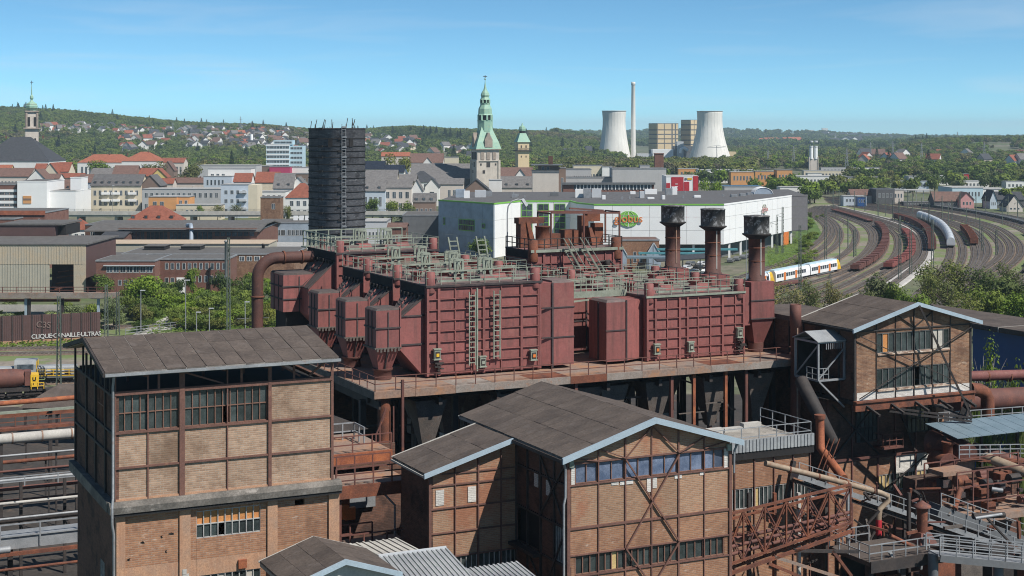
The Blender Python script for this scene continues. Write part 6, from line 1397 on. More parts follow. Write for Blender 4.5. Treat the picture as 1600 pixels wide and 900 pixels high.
# ================================================================ power station
def tower_cool(px, Y, label, r0, r1, r2, top):
    T = thing('cooling_tower', label, 'cooling tower', (at(px, Y), Y, 0), 0, 'concrete cooling towers')
    prof = []
    zt = hz(top, Y)
    for k in range(25):
        f = k/24; z = zt*f
        r = r1+(r0-r1)*max(0, (.78-f)/.78)**1.55 if f < .78 else r1+(r2-r1)*((f-.78)/.22)**1.6
        prof.append((r, z))
    MB().lathe(0, 0, prof+[(r2-.5, zt), (r1-.5, zt*.75)], 72).obj('shell', m_cool, T)
    MB().lathe(0, 0, [(r2, zt-.8), (r2+.5, zt-.8), (r2+.5, zt+.1), (r2-.3, zt+.1)], 72).obj('rim', m_concl, T)
    for k in range(24):
        g = 2*math.pi*k/24; mb = MB(); 
        for (a, z0), (b, z1) in zip(prof[::4], prof[4::4]): mb.beam(((a+.05)*math.cos(g), (a+.05)*math.sin(g), z0), ((b+.05)*math.cos(g), (b+.05)*math.sin(g), z1), .12)
        mb.obj('meridian_rib', m_cool, T)
    return T
Yp = 2240
k_ = Yp/F
tower_cool(959.5, Yp, 'left of the two white concrete cooling towers, beside the slender chimney', 27*k_, 17.6*k_, 18.7*k_, 173)
T = tower_cool(1109, Yp-60, 'right hand white cooling tower with a small crane before its foot', 33.5*k_, 19*k_, 19.3*k_, 173.5)
T = thing('chimney', 'slender pale concrete chimney between the power station buildings and left cooling tower', 'chimney', (at(989.5, Yp), Yp, 0))
MB().lathe(0, 0, [(3.9*k_, 0), (3.5*k_, 60), (2.9*k_, hz(132, Yp)), (3.2*k_, hz(131.5, Yp)), (3.2*k_, hz(128, Yp)), (2.2*k_, hz(128, Yp))], 24).obj('shaft', m_cool, T)
MB().lathe(0, 0, [(3.25*k_, hz(133, Yp)), (3.5*k_, hz(132.8, Yp)), (3.5*k_, hz(132, Yp)), (3.2*k_, hz(131.8, Yp))], 24).obj('gallery', m_grey, T)
def boiler(px0, px1, pxm, top, Y, label, rr):
    T = thing('boiler_house', label, 'power station', (at(pxm, Y), Y, 0), 0)
    a, b = at(px0, Y)-at(pxm, Y), at(px1, Y)-at(pxm, Y); zt = hz(top, Y)
    MB().prism([(a, 26), (0, 0), (b, 9), (b-4, 40), (a+8, 50)], 'z', 0, zt).obj('core', m_dgrey, T)
    g = math.atan2(9, b); Lf = math.hypot(b, 9); nz = len(rr)-1
    xs_ = [0, .33, .68, .71, .84, .87, 1.0] if nz > 4 and b > 30 else [0, .5, 1.0]
    for i in range(len(xs_)-1):
        if xs_[i+1]-xs_[i] < .05: continue
        for j in range(nz):
            o_ = MB().box(xs_[i]*Lf+.6, xs_[i+1]*Lf-.6, -.35, .1, hz(rr[j+1], Y)+.8, hz(rr[j], Y)-.8).obj('facade_panel', m_boil, T); o_.rotation_euler = (0, 0, g)
    g2 = math.atan2(26, a); Ls = math.hypot(a, 26)
    for j in range(nz):
        o_ = MB().box(-Ls+.3, -.3, -.35, .1, hz(rr[j+1], Y)+.8, hz(rr[j], Y)-.8).obj('facade_panel', m_boil, T); o_.rotation_euler = (0, 0, math.atan2(-26, -a))
    return T
boiler(1016, 1061, 1027, 192.5, Yp+60, 'left cream and brown panelled boiler house of the power station', [192.5, 203, 210, 217, 224, 235.5])
boiler(1067, 1091, 1079, 187, Yp+80, 'right boiler house half hidden behind the right cooling tower', [187, 195, 203, 211, 219, 226, 238])
T = thing('power_plant_annex', 'jumble of low grey power station sheds and white ducts between boiler houses', 'power station', (at(1050, Yp), Yp-20, 0))
for a, b, t, m in ((1018, 1050, 233, m_white), (1052, 1080, 228, m_dgrey), (1056, 1066, 221, m_wgrey), (995, 1018, 240, m_wgrey), (1132, 1148, 237, m_boil), (880, 925, 232, m_dgrey), (914, 924, 228, m_dgrey)):
    MB((at(1050, Yp), 0, 0)).box(at(a, Yp), at(b, Yp), R.uniform(0, 8), 30, 0, hz(t, Yp)).obj('shed', m, T)
MB((at(1050, Yp), 0, 0)).tube([(at(1061, Yp), -2, 10), (at(1062, Yp), -2, 16), (at(1066, Yp), -2, 18), (at(1072, Yp), -2, 14)], 2.4, 12).obj('white_duct', m_white, T)
T = thing('tower_crane', 'thin tower crane standing before the right cooling tower', 'crane', (at(1120, 2050), 2050, 0))
mb = MB(); mb.beam((0, 0, 0), (0, 0, hz(228, 2050)), .8); mb.beam((0, 0, hz(230.5, 2050)), (12, 0, hz(229.5, 2050)), .6); mb.beam((0, 0, hz(230.5, 2050)), (-13, 0, hz(230, 2050)), .6); mb.beam((0, 0, hz(227, 2050)), (12, 0, hz(229.5, 2050)), .3); mb.beam((0, 0, hz(227, 2050)), (-13, 0, hz(230, 2050)), .3)
mb.obj('mast_and_jib', m_grey, T)
# twin stacks on the right
T = thing('twin_chimney', 'pair of white banded chimneys above the trees on the right', 'chimney', (at(1271, 1500), 1500, 0))
for s in (-1, 1):
    MB().lathe(s*2.2, 0, [(1.9, 15), (1.9, hz(230, 1500))], 14).obj('flue', m_white, T)
    for k in range(2): MB().lathe(s*2.2, 0, [(1.95, 26+k*5), (2.0, 26.1+k*5), (2.0, 27.6+k*5), (1.95, 27.7+k*5)], 14).obj('band', m_wgrey, T)
mb = MB(); [mb.box(s*4.2-.4, s*4.2+.4, -1.5, 1.5, 0, 17) for s in (-1, 1)]; mb.box(-3.2, 3.2, -1, 1, 0, 16); mb.obj('base', m_pl['warm'], T)
# ================================================================ churches
m_verd = M('verdigris_copper', (.22,.40,.32), (.30,.44,.32), .9, .6, fine=.2, spot=((.40,.42,.22), .8, .56, .66, .5))
Ye = 1010; ke = Ye/F
def zz(py): return hz(py, Ye)
T = thing('church_tower', 'tall church tower with green copper spire in tiers above the grey town roofs', 'church', (at(758, Ye), Ye, 0), .30)
a = 21.5*ke*.82
MB().box(-a, a, -a, a, 0, zz(233)).obj('stone_shaft', m_stone, T)
for s in (-1, 1):
    for c in (-1, 1): MB().box(s*a-.7, s*a+.7, c*a-.7, c*a+.7, 0, zz(250)).obj('buttress', m_stone, T)
MB().box(-a-.6, a+.6, -a-.6, a+.6, zz(251.5), zz(250.5)).obj('string_course', m_stone, T)
for f in range(2):
    for k in range(3):
        x = -4+k*4.0; w_ = MB().box(-1.1, 1.1, -.35, .2, zz(249), zz(237.5)).obj('belfry_opening', m_dark if f else m_stoned, T, (x, -a, 0) if f == 0 else (-a, -x, 0)); w_.rotation_euler = (0, 0, 0 if f == 0 else -math.pi/2)
    for (x, z, r) in ((0, 257, 1.2), (-5, 256.5, .5), (5, 256.5, .5), (-3, 268, .8)):
        w_ = MB().box(-r, r, -.15, .1, zz(z)-r*1.3, zz(z)+r*1.3).obj('window' if z > 257 else 'clock_face', m_dark, T, (x, -a, 0) if f == 0 else (-a, -x, 0)); w_.rotation_euler = (0, 0, 0 if f == 0 else -math.pi/2)
def sq(prof, m, name, rot=0, n=4):
    mb = MB(); mb.lathe(0, 0, prof, n, 0, False); o_ = mb.obj(name, m, T); o_.rotation_euler = (0, 0, math.pi/4 if n == 4 else math.pi/8); return o_
q2 = math.sqrt(2)
sq([(a*q2*1.16, zz(233)), (a*q2*1.13, zz(231)), (a*q2*.98, zz(222)), (a*q2*.86, zz(217)), (a*q2*.55, zz(203)), (a*q2*.42, zz(196))], m_verd, 'copper_roof')
MB().box(-a*1.18, a*1.18, -a*1.18, a*1.18, zz(233.5), zz(232.6)).obj('cornice', m_stoned, T)
def oc(prof, m, name): return sq(prof, m, name, n=8)
oc([(12*ke, zz(205)), (12*ke, zz(189.5)), (12.6*ke, zz(188.5)), (12*ke, zz(188))], m_verd, 'lower_drum')
oc([(9.5*ke, zz(188)), (9.5*ke, zz(180))], m_black, 'lower_lantern')
for k in range(8):
    g = k*math.pi/4; MB().beam((10.8*ke*math.cos(g), 10.8*ke*math.sin(g), zz(188)), (10.8*ke*math.cos(g), 10.8*ke*math.sin(g), zz(180)), 1.1).obj('lantern_column', m_verd, T)
    MB().beam((7.2*ke*math.cos(g), 7.2*ke*math.sin(g), zz(161)), (7.2*ke*math.cos(g), 7.2*ke*math.sin(g), zz(156)), .8).obj('lantern_column', m_verd, T)
oc([(12.2*ke, zz(180)), (11*ke, zz(178)), (10.5*ke, zz(170)), (7.6*ke, zz(164)), (8*ke, zz(161))], m_verd, 'middle_roof')
oc([(6.3*ke, zz(161)), (6.3*ke, zz(156))], m_black, 'upper_lantern')
oc([(8.2*ke, zz(156)), (7.6*ke, zz(155)), (6*ke, zz(152)), (7*ke, zz(149)), (5.8*ke, zz(145)), (2.6*ke, zz(140)), (1.2*ke, zz(134)), (.5*ke, zz(128)), (.35*ke, zz(122))], m_verd, 'spire')
MB().lathe(0, 0, [(.1, zz(125)), (.9, zz(123.5)), (.1, zz(122))], 10).obj('ball', m_verd, T)
mb = MB(); mb.beam((0, 0, zz(124)), (0, 0, zz(117.5)), .4); mb.beam((-1.3, 0, zz(119.5)), (1.3, 0, zz(119.5)), .4); mb.obj('cross', m_dark, T)
x = a*.2; g_ = MB().prism([(-2.6, zz(230)), (2.6, zz(230)), (2.6, zz(218)), (1.2, zz(212)), (.5, zz(207)), (-.5, zz(207)), (-1.2, zz(212)), (-2.6, zz(218))], 'y', -a*1.15, -a*.4).obj('gable_aedicule', m_stoned, T)
g_ = MB().prism([(-2.6, zz(230)), (2.6, zz(230)), (2.6, zz(218)), (1.2, zz(212)), (.5, zz(207)), (-.5, zz(207)), (-1.2, zz(212)), (-2.6, zz(218))], 'y', -a*1.12, -a*.4).obj('gable_aedicule', m_stoned, T); g_.rotation_euler = (0, 0, -math.pi/2)
bld('church_nave', 'long dark grey nave roof left of the green spired church tower', 'church', 641, 742, 279, 1015, 40, 'dark', 'grey', 'gable_x', 256)
bld('church_nave', 'dark grey side chapel roof joined to the church nave', 'church', 634, 682, 285, 975, 18, 'white', 'slate', 'hip', 267, [(.55, .95, .5, .9, 2)])
bld('church_hall', 'brown roofed church hall right of the church tower', 'church', 780, 832, 278, 1040, 20, 'warm', 'brown', 'gable_x', 262, [(.1, .9, .4, .8, 5)])
# town hall tower
Ye = 1250; ke = Ye/F
T = thing('town_hall_tower', 'yellow town hall tower with green domed lantern and dark gallery', 'tower', (at(816, Ye), Ye, 0), .25)
a = 10.5*ke*.85; MB().box(-a, a, -a, a, 0, zz(222)).obj('shaft', m_boil, T)
MB().box(-a-1.6, a+1.6, -a-1.6, a+1.6, zz(236), zz(234.5)).obj('gallery', m_dark, T); railing(MB(), [(-a-1.6, -a-1.6, zz(234.5)), (a+1.6, -a-1.6, zz(234.5))], 1.4, 1, .12).obj('railing', m_dark, T)
for x in (-2, 2): MB().box(x-.5, x+.5, -a-.1, -a+.2, zz(231), zz(227)).obj('window', m_dark, T); MB().box(x-.4, x+.4, -a-.1, -a+.2, zz(246), zz(243)).obj('window', m_dark, T)
sq([(a*q2*1.2, zz(222)), (a*q2*1.05, zz(219)), (a*q2*.62, zz(210)), (a*q2*.55, zz(208))], m_verd, 'copper_roof')
oc([(4.6*ke, zz(208)), (4.6*ke, zz(204.5))], m_black, 'lantern'); oc([(5.2*ke, zz(204.5)), (5.6*ke, zz(202)), (4.6*ke, zz(198)), (1.6*ke, zz(196)), (.4*ke, zz(192))], m_verd, 'dome')
# church on the left
Ye = 1000; ke = Ye/F
T = thing('church_tower', 'pale church tower with bulbous green cap at the far left of the town', 'church', (at(49.5, Ye), Ye, 0), .35)
a = 12.3*ke*.8; MB().box(-a, a, -a, a, 0, zz(201)).obj('shaft', m_stone, T)
MB().box(-a-1.3, a+1.3, -a-1.3, a+1.3, zz(201.5), zz(199.5)).obj('gallery', m_stoned, T)
a2 = a*.82
MB().box(-a2, a2, -a2, a2, zz(199.5), zz(175)).obj('belfry', m_stone, T)
for f in range(2):
    for k in (-1, 1):
        w_ = MB().box(-.7, .7, -.3, .2, zz(197), zz(183)).obj('belfry_opening', m_black, T, (k*1.9, -a2, 0) if f == 0 else (-a2, k*1.9, 0)); w_.rotation_euler = (0, 0, 0 if f == 0 else -math.pi/2)
        w_ = MB().box(-.5, .5, -.2, .2, zz(222), zz(216)).obj('window', m_black, T, (k*2, -a, 0) if f == 0 else (-a, k*2, 0)); w_.rotation_euler = (0, 0, 0 if f == 0 else -math.pi/2)
for s in (-1, 1):
    for c in (-1, 1): MB().box(s*a2-.6, s*a2+.6, c*a2-.6, c*a2+.6, zz(199.5), zz(173.5)).obj('pilaster', m_stoned, T)
MB().box(-a2-1, a2+1, -a2-1, a2+1, zz(175), zz(173)).obj('cornice', m_stoned, T)
oc([(6*ke, zz(173)), (7*ke, zz(170)), (9.4*ke, zz(168.5)), (9.6*ke, zz(165.5)), (7.5*ke, zz(161.5)), (4*ke, zz(159.5)), (2.2*ke, zz(157.5)), (1.6*ke, zz(156)), (3*ke, zz(153.5)), (2.6*ke, zz(150.5)), (1*ke, zz(148)), (.7*ke, zz(140)), (.3*ke, zz(131))], m_verd, 'copper_cap')
oc([(8.2*ke, zz(163.4)), (8.6*ke, zz(163)), (5*ke, zz(160.2)), (3.8*ke, zz(159.8))], m_rf['brown'], 'cap_lining')
mb = MB(); mb.beam((0, 0, zz(132)), (0, 0, zz(126)), .35); mb.beam((-1, 0, zz(128.5)), (1, 0, zz(128.5)), .35); mb.obj('cross', m_dark, T)
bld('church_nave', 'broad dark slate hipped church roof below the bulbous left church tower', 'church', -40, 77, 252, 960, 36, 'white', 'slate', 'hip', 214, [(.8, .98, .1, .8, 2)], chim=2)
# ================================================================ town
big = 'town buildings'
T = bld('shop_building', 'blank white commercial block with small orange poster, stepped roof, left of centre', 'building', 27, 73, 284, 760, 30, m_white, 'flat')
MB().box(at(36, 760)-at(27, 760), at(49, 760)-at(27, 760), -.25, -.02, hz(318, 760), hz(306, 760)).obj('poster', m_pl['orange'], T)
mb = MB(); mb.box(at(36.6, 760)-at(27, 760), at(48.4, 760)-at(27, 760), -.3, -.26, hz(313, 760), hz(310, 760)); mb.obj('poster_band', m_pl['brown'], T)
bld('shop_building', 'lower blank white wing right of the white commercial block', 'building', 73, 118, 299, 765, 28, m_white, 'flat')
bld('shop_building', 'white block with tall slab fins behind the blank white wing', 'building', 110, 127, 278, 775, 12, m_white, 'flat')
T = bld('shop_building', 'red and white banded shop building at the left frame edge', 'building', -40, 26, 289, 762, 30, m_brred, 'flat')
for k in range(4): MB().box(0, at(26, 762)-at(-40, 762), -.2, 0, hz(300+k*9, 762), hz(296+k*9, 762)).obj('white_band', m_white, T); wrow(T, 0, at(26, 762)-at(-40, 762)-1, hz(304.5+k*9, 762), hz(300.5+k*9, 762), 8, .1, -.02) if k < 3 else None
bld('gabled_house', 'wide house with brown roof and white gable end at left edge', 'house', -10, 44, 276, 850, 22, 'warm', 'brown', 'gable_x', 263, [(.1, .9, .5, .85, 8)])
bld('gabled_house', 'white gabled house front above the blank white block', 'house', 41, 72, 281, 845, 14, 'white', 'brown', 'gable_y', 265)
bld('gabled_house', 'house with yellow wall and flat red roof at the left frame edge', 'house', -20, 14, 270, 900, 12, 'yellow', 'orange', 'gable_x', 258, [(.3, .9, .3, .7, 3)])
bld('gabled_house', 'red roofed house with cream gable below the left church', 'house', 66, 91, 271, 900, 16, 'cream', 'red', 'gable_y', 255, [(.3, .7, .3, .6, 2)])
bld('gabled_house', 'long red tiled roof right of the cream gable', 'house', 88, 107, 268, 905, 14, 'cream', 'red', 'gable_x', 254)
bld('gabled_house', 'red roofed house left of the cream gable', 'house', 52, 68, 270, 915, 14, 'warm', 'red', 'gable_x', 256)
bld('gabled_house', 'brown roofed house with small skylights left of the white fins', 'house', 72, 112, 297, 820, 14, 'warm', 'brown', 'gable_x', 281, [(.1, .9, .4, .8, 4)], dorm=3)
bld('gabled_house', 'small brown roof with white gable beyond the brown roofed house', 'house', 68, 92, 279, 870, 10, 'white', 'brown', 'gable_x', 272, [(.2, .8, .5, .8, 3)])
bld('gabled_house', 'blue grey house with reddish roof beside the long grey mansard block', 'house', 122, 142, 285, 815, 12, 'blue', 'brown', 'gable_x', 273, [(.1, .9, .62, .8, 3), (.1, .9, .25, .45, 3)])
bld('gabled_house', 'row of reddish roofs behind the white fins', 'house', 92, 128, 278, 890, 12, 'cream', 'red', 'gable_x', 271)
T = bld('apartment_block', 'long apartment block with grey roof, seven dormers and white balconies', 'apartments', 142, 220, 290, 800, 17, 'cream', 'mans', 'gable_x', 273, [(0.03, .97, .62, .82, 9), (0.03, .97, .25, .45, 9)], chim=0, dorm=7)
for f in (.22, .42, .75): MB().box(f*26, f*26+4.2, -1.2, 0, 9, 10.2).obj('balcony', m_white, T); MB().box(f*26, f*26+4.2, -1.2, 0, 5.4, 6.6).obj('balcony', m_white, T)
bld('gable_end_house', 'brown clad gable end at the right of the dormered block', 'house', 219, 250, 290, 802, 16, 'brown', 'mans', 'gable_y', 274)
bld('gabled_house', 'weathered pale grey roof behind the dormered block', 'house', 142, 178, 272, 930, 12, 'warm', 'grey', 'gable_x', 263)
bld('gabled_house', 'dark brown steep roof behind the dormered block', 'house', 176, 212, 272, 900, 14, 'brown', 'brown', 'gable_x', 259)
bld('gabled_house', 'red roof house with yellow gable right of the dark brown steep roof', 'house', 210, 248, 275, 905, 14, 'cream', 'red', 'gable_x', 263)
bld('gabled_house', 'pale yellow gable under red roof near the round yellow trees', 'house', 234, 261, 277, 895, 10, 'yellow', 'red', 'gable_y', 264, [(.6, .8, .3, .6, 1)])
bld('gabled_house', 'low red roof in front of the round yellow trees', 'house', 246, 270, 287, 860, 10, 'warm', 'red', 'gable_x', 279)
bld('gabled_house', 'low brown roofs between the yellow trees and the modern white block', 'house', 270, 318, 286, 880, 14, 'warm', 'brown', 'gable_x', 278, chim=2)
bld('apartment_block', 'long cream grey block with pale flat roof and two rows of windows', 'apartments', 222, 345, 296, 780, 18, 'grey', 'pale', 'flat', None, [(.02, .98, .66, .86, 14), (.02, .98, .2, .42, 14)])
bld('cube_building', 'small orange rendered cube building in front of the long cream grey block', 'building', 232, 276, 308, 735, 14, 'orange', 'pale', 'flat', None, [(.1, .6, .55, .8, 2)])
bld('cube_building', 'orange rendered wing with two windows right of the orange cube', 'building', 277, 296, 308, 737, 12, 'orange', 'pale', 'flat', None, [(.05, .95, .6, .85, 2)])
bld('low_wing', 'low cream wing beside the orange cube building', 'building', 275, 345, 321, 728, 10, 'cream', 'pale', 'flat', None, [(.2, .6, .3, .7, 4)])
T = bld('apartment_block', 'pale blue and white apartment block with balconies before the modern white block', 'apartments', 345, 388, 289, 745, 16, 'blue', 'pale', 'flat', None, [(.08, .95, .72, .84, 4), (.08, .95, .45, .57, 4), (.08, .95, .16, .28, 4)])  # shade of the white left face put into pale blue plaster
MB().box(at(388, 745)-at(345, 745), at(402, 745)-at(345, 745), 0, 15, 0, hz(289, 745)).obj('cream_wing', m_pl['cream'], T)
for z in (4, 8, 12): MB().box(9, 12.6, -1.3, 0, z, z+1.1).obj('balcony', m_wgrey, T)
bld('apartment_block', 'modern two tier white block with dark square windows, lower tier', 'apartments', 318, 362, 276, 850, 16, 'blue', 'pale', 'flat', None, [(.08, .75, .72, .9, 5)])
bld('apartment_block', 'upper white tier of the modern block with three big windows', 'apartments', 325, 392, 264, 858, 14, 'white', 'pale', 'flat', None, [(.04, .42, .77, .87, 3)])
bld('gabled_house', 'white house with steep red roof right of the modern white block', 'house', 365, 392, 284, 830, 12, 'white', 'red', 'gable_x', 271, [(.1, .5, .5, .8, 2)])
bld('flat_block', 'low grey flat roofed blocks beyond the modern white block', 'building', 308, 400, 259, 1020, 24, 'grey', 'pale', 'flat')
T = bld('school', 'long red tiled school with white walls on the edge of the woods', 'school', 121, 205, 254, 1250, 22, 'white', 'orange', 'hip', 241, [(.05, .95, .3, .8, 12)], chim=3)
bld('school', 'taller middle wing of the red tiled school with chimney', 'school', 190, 250, 252, 1235, 26, 'white', 'orange', 'hip', 237, [(.1, .9, .3, .8, 8)], chim=1)
bld('school', 'low right wing of the red tiled school', 'school', 249, 287, 254, 1245, 16, 'warm', 'red', 'gable_x', 247, [(.05, .95, .3, .8, 6)])
bld('gabled_house', 'dark gabled house below the red tiled school', 'house', 252, 272, 266, 1150, 12, 'brown', 'brown', 'gable_y', 252)
T = bld('office_tower', 'pale blue office tower with ribbon windows left of the black brick tower', 'office', 416, 452, 226, 1150, 22, m_pblue, 'pale', 'flat', None, [])
Hh = hz(226, 1150); Wt = at(452, 1150)-at(416, 1150)
MB().box(Wt, at(472, 1150)-at(416, 1150), 3, 20, 0, Hh-1).obj('right_wing', m_pblue, T); MB().box(5, Wt+2, 3, 16, Hh, Hh+3.2).obj('top_storey', m_pblue, T); wrow(T, 5.5, Wt+1.5, Hh+.8, Hh+2.4, 3, .05, 3)
for k in range(7):
    wrow(T, .4, Wt-.2, Hh-3.0-k*3.55, Hh-1.2-k*3.55, 7, .06); wrow(T, Wt+.3, at(472, 1150)-at(416, 1150)-.3, Hh-3.6-k*3.55, Hh-1.9-k*3.55, 4, .08, 3)
    MB().box(-.2, Wt+.2, -.25, 0, Hh-.9-k*3.55, Hh+.1-k*3.55).obj('spandrel_band', m_white, T)
bld('low_shop', 'magenta fronted low building below the pale blue office tower', 'building', 421, 453, 261, 1050, 14, 'magenta', 'flat', 'flat')
bld('low_shop', 'white flat roofed pavilion right of the magenta front', 'building', 452, 486, 262, 1060, 14, 'white', 'pale', 'flat', None, [(.1, .9, .1, .5, 5)])
bld('low_shop', 'white and brown flat block left of the magenta front', 'building', 396, 422, 260, 1055, 14, 'brown', 'pale', 'flat')
bld('gabled_house', 'cream house with broad red roof left of the black brick tower', 'house', 398, 434, 285, 860, 18, 'cream', 'red', 'gable_x', 269)
bld('gabled_house', 'white house with weathered grey roof between two red roofs', 'house', 427, 458, 294, 830, 16, 'white', 'grey', 'gable_x', 271, [(.3, .9, .5, .8, 3)], dorm=2)
bld('gabled_house', 'white gable with skylights close to the black brick tower', 'house', 455, 476, 288, 835, 12, 'white', 'grey', 'gable_y', 277)
bld('gabled_house', 'white house with steep red hipped roof touching the black tower', 'house', 446, 494, 309, 740, 13, 'white', 'red', 'hip', 286, [(.1, .95, .6, .85, 4), (.1, .95, .1, .4, 4)])
bld('flat_block', 'pale flat block with grey edge left of the steep red hipped roof', 'building', 396, 446, 300, 790, 14, 'white', 'pale', 'flat', None, [(.05, .9, .55, .85, 5)])
bld('brown_block', 'brown terraces and garages behind the red hipped roof', 'building', 450, 492, 272, 980, 16, 'brown', 'flat', 'flat', None, [(.1, .9, .4, .8, 4)])
for k, a in enumerate((574, 605)): bld('solar_house', ('dark roof covered with solar panels right of the black tower', 'second solar panelled roof with white gable')[k], 'house', a-4, a+26, 264+k*5, 960-k*10, 14, 'white', 'solar', 'gable_x', 252+k*6)
bld('gabled_house', 'white gable end right of the solar panelled roofs', 'house', 623, 637, 275, 955, 10, 'white', 'solar', 'gable_y', 260)
bld('gabled_house', 'old house with mossy grey roof just right of the black tower', 'house', 567, 620, 281, 840, 14, 'cream', 'grey', 'gable_x', 266)
bld('gabled_house', 'old beige house with two white dormers right of the black tower', 'house', 564, 602, 298, 770, 12, 'blue', 'grey', 'gable_x', 282, [(.1, .9, .35, .75, 4)], dorm=2)
bld('town_house', 'cream town house with tall windows, pilasters and grey roof', 'house', 599, 643, 293, 775, 14, 'warm', 'grey', 'gable_x', 281, [(.04, .96, .6, .84, 4), (.04, .96, .15, .42, 4)])
bld('town_house', 'white gable end of the cream town house', 'house', 642, 660, 297, 776, 12, 'white', 'grey', 'gable_y', 281)
bld('gabled_house', 'grey roofed house with cream gable behind the town house', 'house', 615, 650, 283, 850, 12, 'cream', 'grey', 'gable_x', 273)
bld('gabled_house', 'white house with balconies right of the hipped chapel roof', 'house', 664, 686, 292, 860, 12, 'white', 'slate', 'gable_y', 279, [(.2, .8, .55, .75, 1), (.2, .8, .2, .4, 1)])
bld('gabled_house', 'dark brown house with old roof at the left of the supermarket', 'house', 645, 680, 316, 700, 12, 'brown', 'grey', 'mansard', 302, [(.1, .9, .4, .7, 4)], dorm=3)
bld('low_shop', 'cream and grey shop front under the church nave', 'building', 681, 724, 288, 900, 14, 'warm', 'grey', 'gable_x', 279, [(.4, .95, .3, .7, 3)])
bld('dark_hall', 'brown hall with shallow arched gable before the church tower', 'hall', 722, 766, 299, 800, 20, 'brown', 'slate', 'gable_y', 281)
bld('flat_block', 'white and pink flat fronted building right of the arched brown hall', 'building', 764, 784, 282, 815, 14, 'white', 'pale', 'flat', None, [(.2, .8, .1, .6, 2)])
bld('gabled_house', 'grey roofed houses right of the church tower', 'house', 783, 833, 293, 860, 14, 'warm', 'grey', 'gable_x', 276, [(.05, .95, .4, .7, 6)], dorm=3)
bld('gabled_house', 'white house with dark roof and many windows left of the grey brick block', 'house', 800, 826, 282, 900, 12, 'white', 'slate', 'gable_y', 265, [(.15, .85, .6, .8, 3), (.15, .85, .3, .5, 3)])
bld('gabled_house', 'big brown arched roof behind the church nave', 'house', 640, 692, 254, 1120, 18, 'white', 'brown', 'gable_x', 240)
bld('gabled_house', 'brown roofed house with white gable beyond the church nave', 'house', 660, 676, 256, 1100, 12, 'white', 'brown', 'gable_y', 246)
bld('low_shop', 'cream cube houses beyond the church nave', 'building', 690, 716, 246, 1200, 10, 'cream', 'pale', 'flat')
bld('gabled_house', 'yellow tree side red roof far right of the black tower', 'house', 596, 640, 244, 1250, 10, 'warm', 'orange', 'gable_x', 238)
T = bld('brick_block', 'grey brown windowless brick block with dark attic storey', 'building', 832, 873, 270, 760, 18, m_pl['warm'], 'flat', 'flat')
MB().box(-.3, at(873, 760)-at(832, 760)+.3, -.3, 15, hz(270, 760)+.4, hz(266.5, 760)).obj('dark_band', m_dgrey, T); MB().box(3, 13, 2, 14, hz(267, 760), hz(258.5, 760)).obj('attic', m_pl['brown'], T); MB().box(-.5, 15, -.5, 16, hz(258.5, 760), hz(257.2, 760)).obj('attic_roof', m_dgrey, T); MB().box(8, 10.2, 5, 7, hz(258, 760), hz(244, 760)).obj('chimney', m_brdark, T)
wrow(T, 4, 9, hz(266, 760), hz(260, 760), 2, .5, 2)
bld('brick_block', 'stepped dark red stair block right of the grey brown brick block', 'building', 873, 884, 263, 770, 12, 'brown', 'flat', 'flat', None, [(.2, .8, .3, .8, 1)])
bld('flat_block', 'pale grey windowless block under the cooling towers', 'building', 957, 1041, 264, 780, 24, m_wgreyw, 'flat', 'flat', None, [])
bld('flat_block', 'small pale penthouse on the pale grey windowless block', 'building', 1000, 1015, 259, 790, 8, m_wgreyw, 'flat', 'flat')
T = thing('brick_chimney_block', 'square red brown brick chimney rising behind the pale grey windowless block', 'chimney', (at(1023, 830), 830, 0)); MB().box(0, at(1037, 830)-at(1023, 830), 0, 4, 0, hz(240, 830)).obj('stack', m_brred, T); MB().box(-.2, at(1037, 830)-at(1023, 830)+.2, -.2, 4.2, hz(241, 830), hz(239.5, 830)).obj('cap', m_rust, T)
bld('flat_block', 'long pale block left of the windowless block with ribbon windows', 'building', 884, 924, 265, 830, 16, m_wgreyw, 'flat', 'flat', None, [(.3, .98, .6, .85, 8)])
bld('flat_block', 'low pale wing joining the windowless block', 'building', 884, 960, 278, 790, 14, m_wgreyw, 'flat', 'flat')
bld('flat_block', 'cream four storey block with white roof plant', 'building', 896, 941, 259, 960, 16, 'cream', 'slate', 'flat', None, [(.02, .98, .45, .75, 9)])
bld('flat_block', 'white block right of the cream four storey block', 'building', 941, 957, 261, 955, 12, 'white', 'flat', 'flat', None, [(.2, .8, .3, .7, 2)])
T = bld('market_hall', 'long low hall with white columns and red brick base behind the supermarket roof', 'hall', 880, 1022, 288, 715, 16, m_brred, 'flat', 'flat')
Wh = at(1022, 715)-at(880, 715)
MB().box(-.5, Wh+.5, -1.0, .2, hz(288.5, 715), hz(285, 715)).obj('eaves', m_dgrey, T); MB().box(5, Wh-1, -.12, .02, hz(296, 715), hz(289, 715)).obj('window_strip', m_win, T)
for k in range(22): MB().box(6+k*1.65, 6.35+k*1.65, -.3, -.12, hz(296.5, 715), hz(288.5, 715)).obj('column', m_white, T)
T = bld('red_white_building', 'red and white panelled commercial building behind the supermarket', 'building', 1041, 1091, 276, 720, 20, m_white, 'pale', 'flat')
for a, b, t, c in ((1049, 1068, 277, m_redp), (1069, 1077, 284, m_redp), (1083, 1091, 275, m_redp), (1041, 1047, 286, m_redp)):
    MB().box(at(a, 720)-at(1041, 720), at(b, 720)-at(1041, 720), -.2, 0, 0, hz(t, 720)).obj('red_panel', c, T)
MB().box(at(1070, 720)-at(1041, 720), at(1073, 720)-at(1041, 720), -.22, 0, hz(281, 720), hz(278, 720)).obj('dark_sign', m_dgrey, T); MB().box(at(1074, 720)-at(1041, 720), at(1081, 720)-at(1041, 720), -.22, 0, hz(281, 720), hz(278, 720)).obj('yellow_sign', m_yel, T)
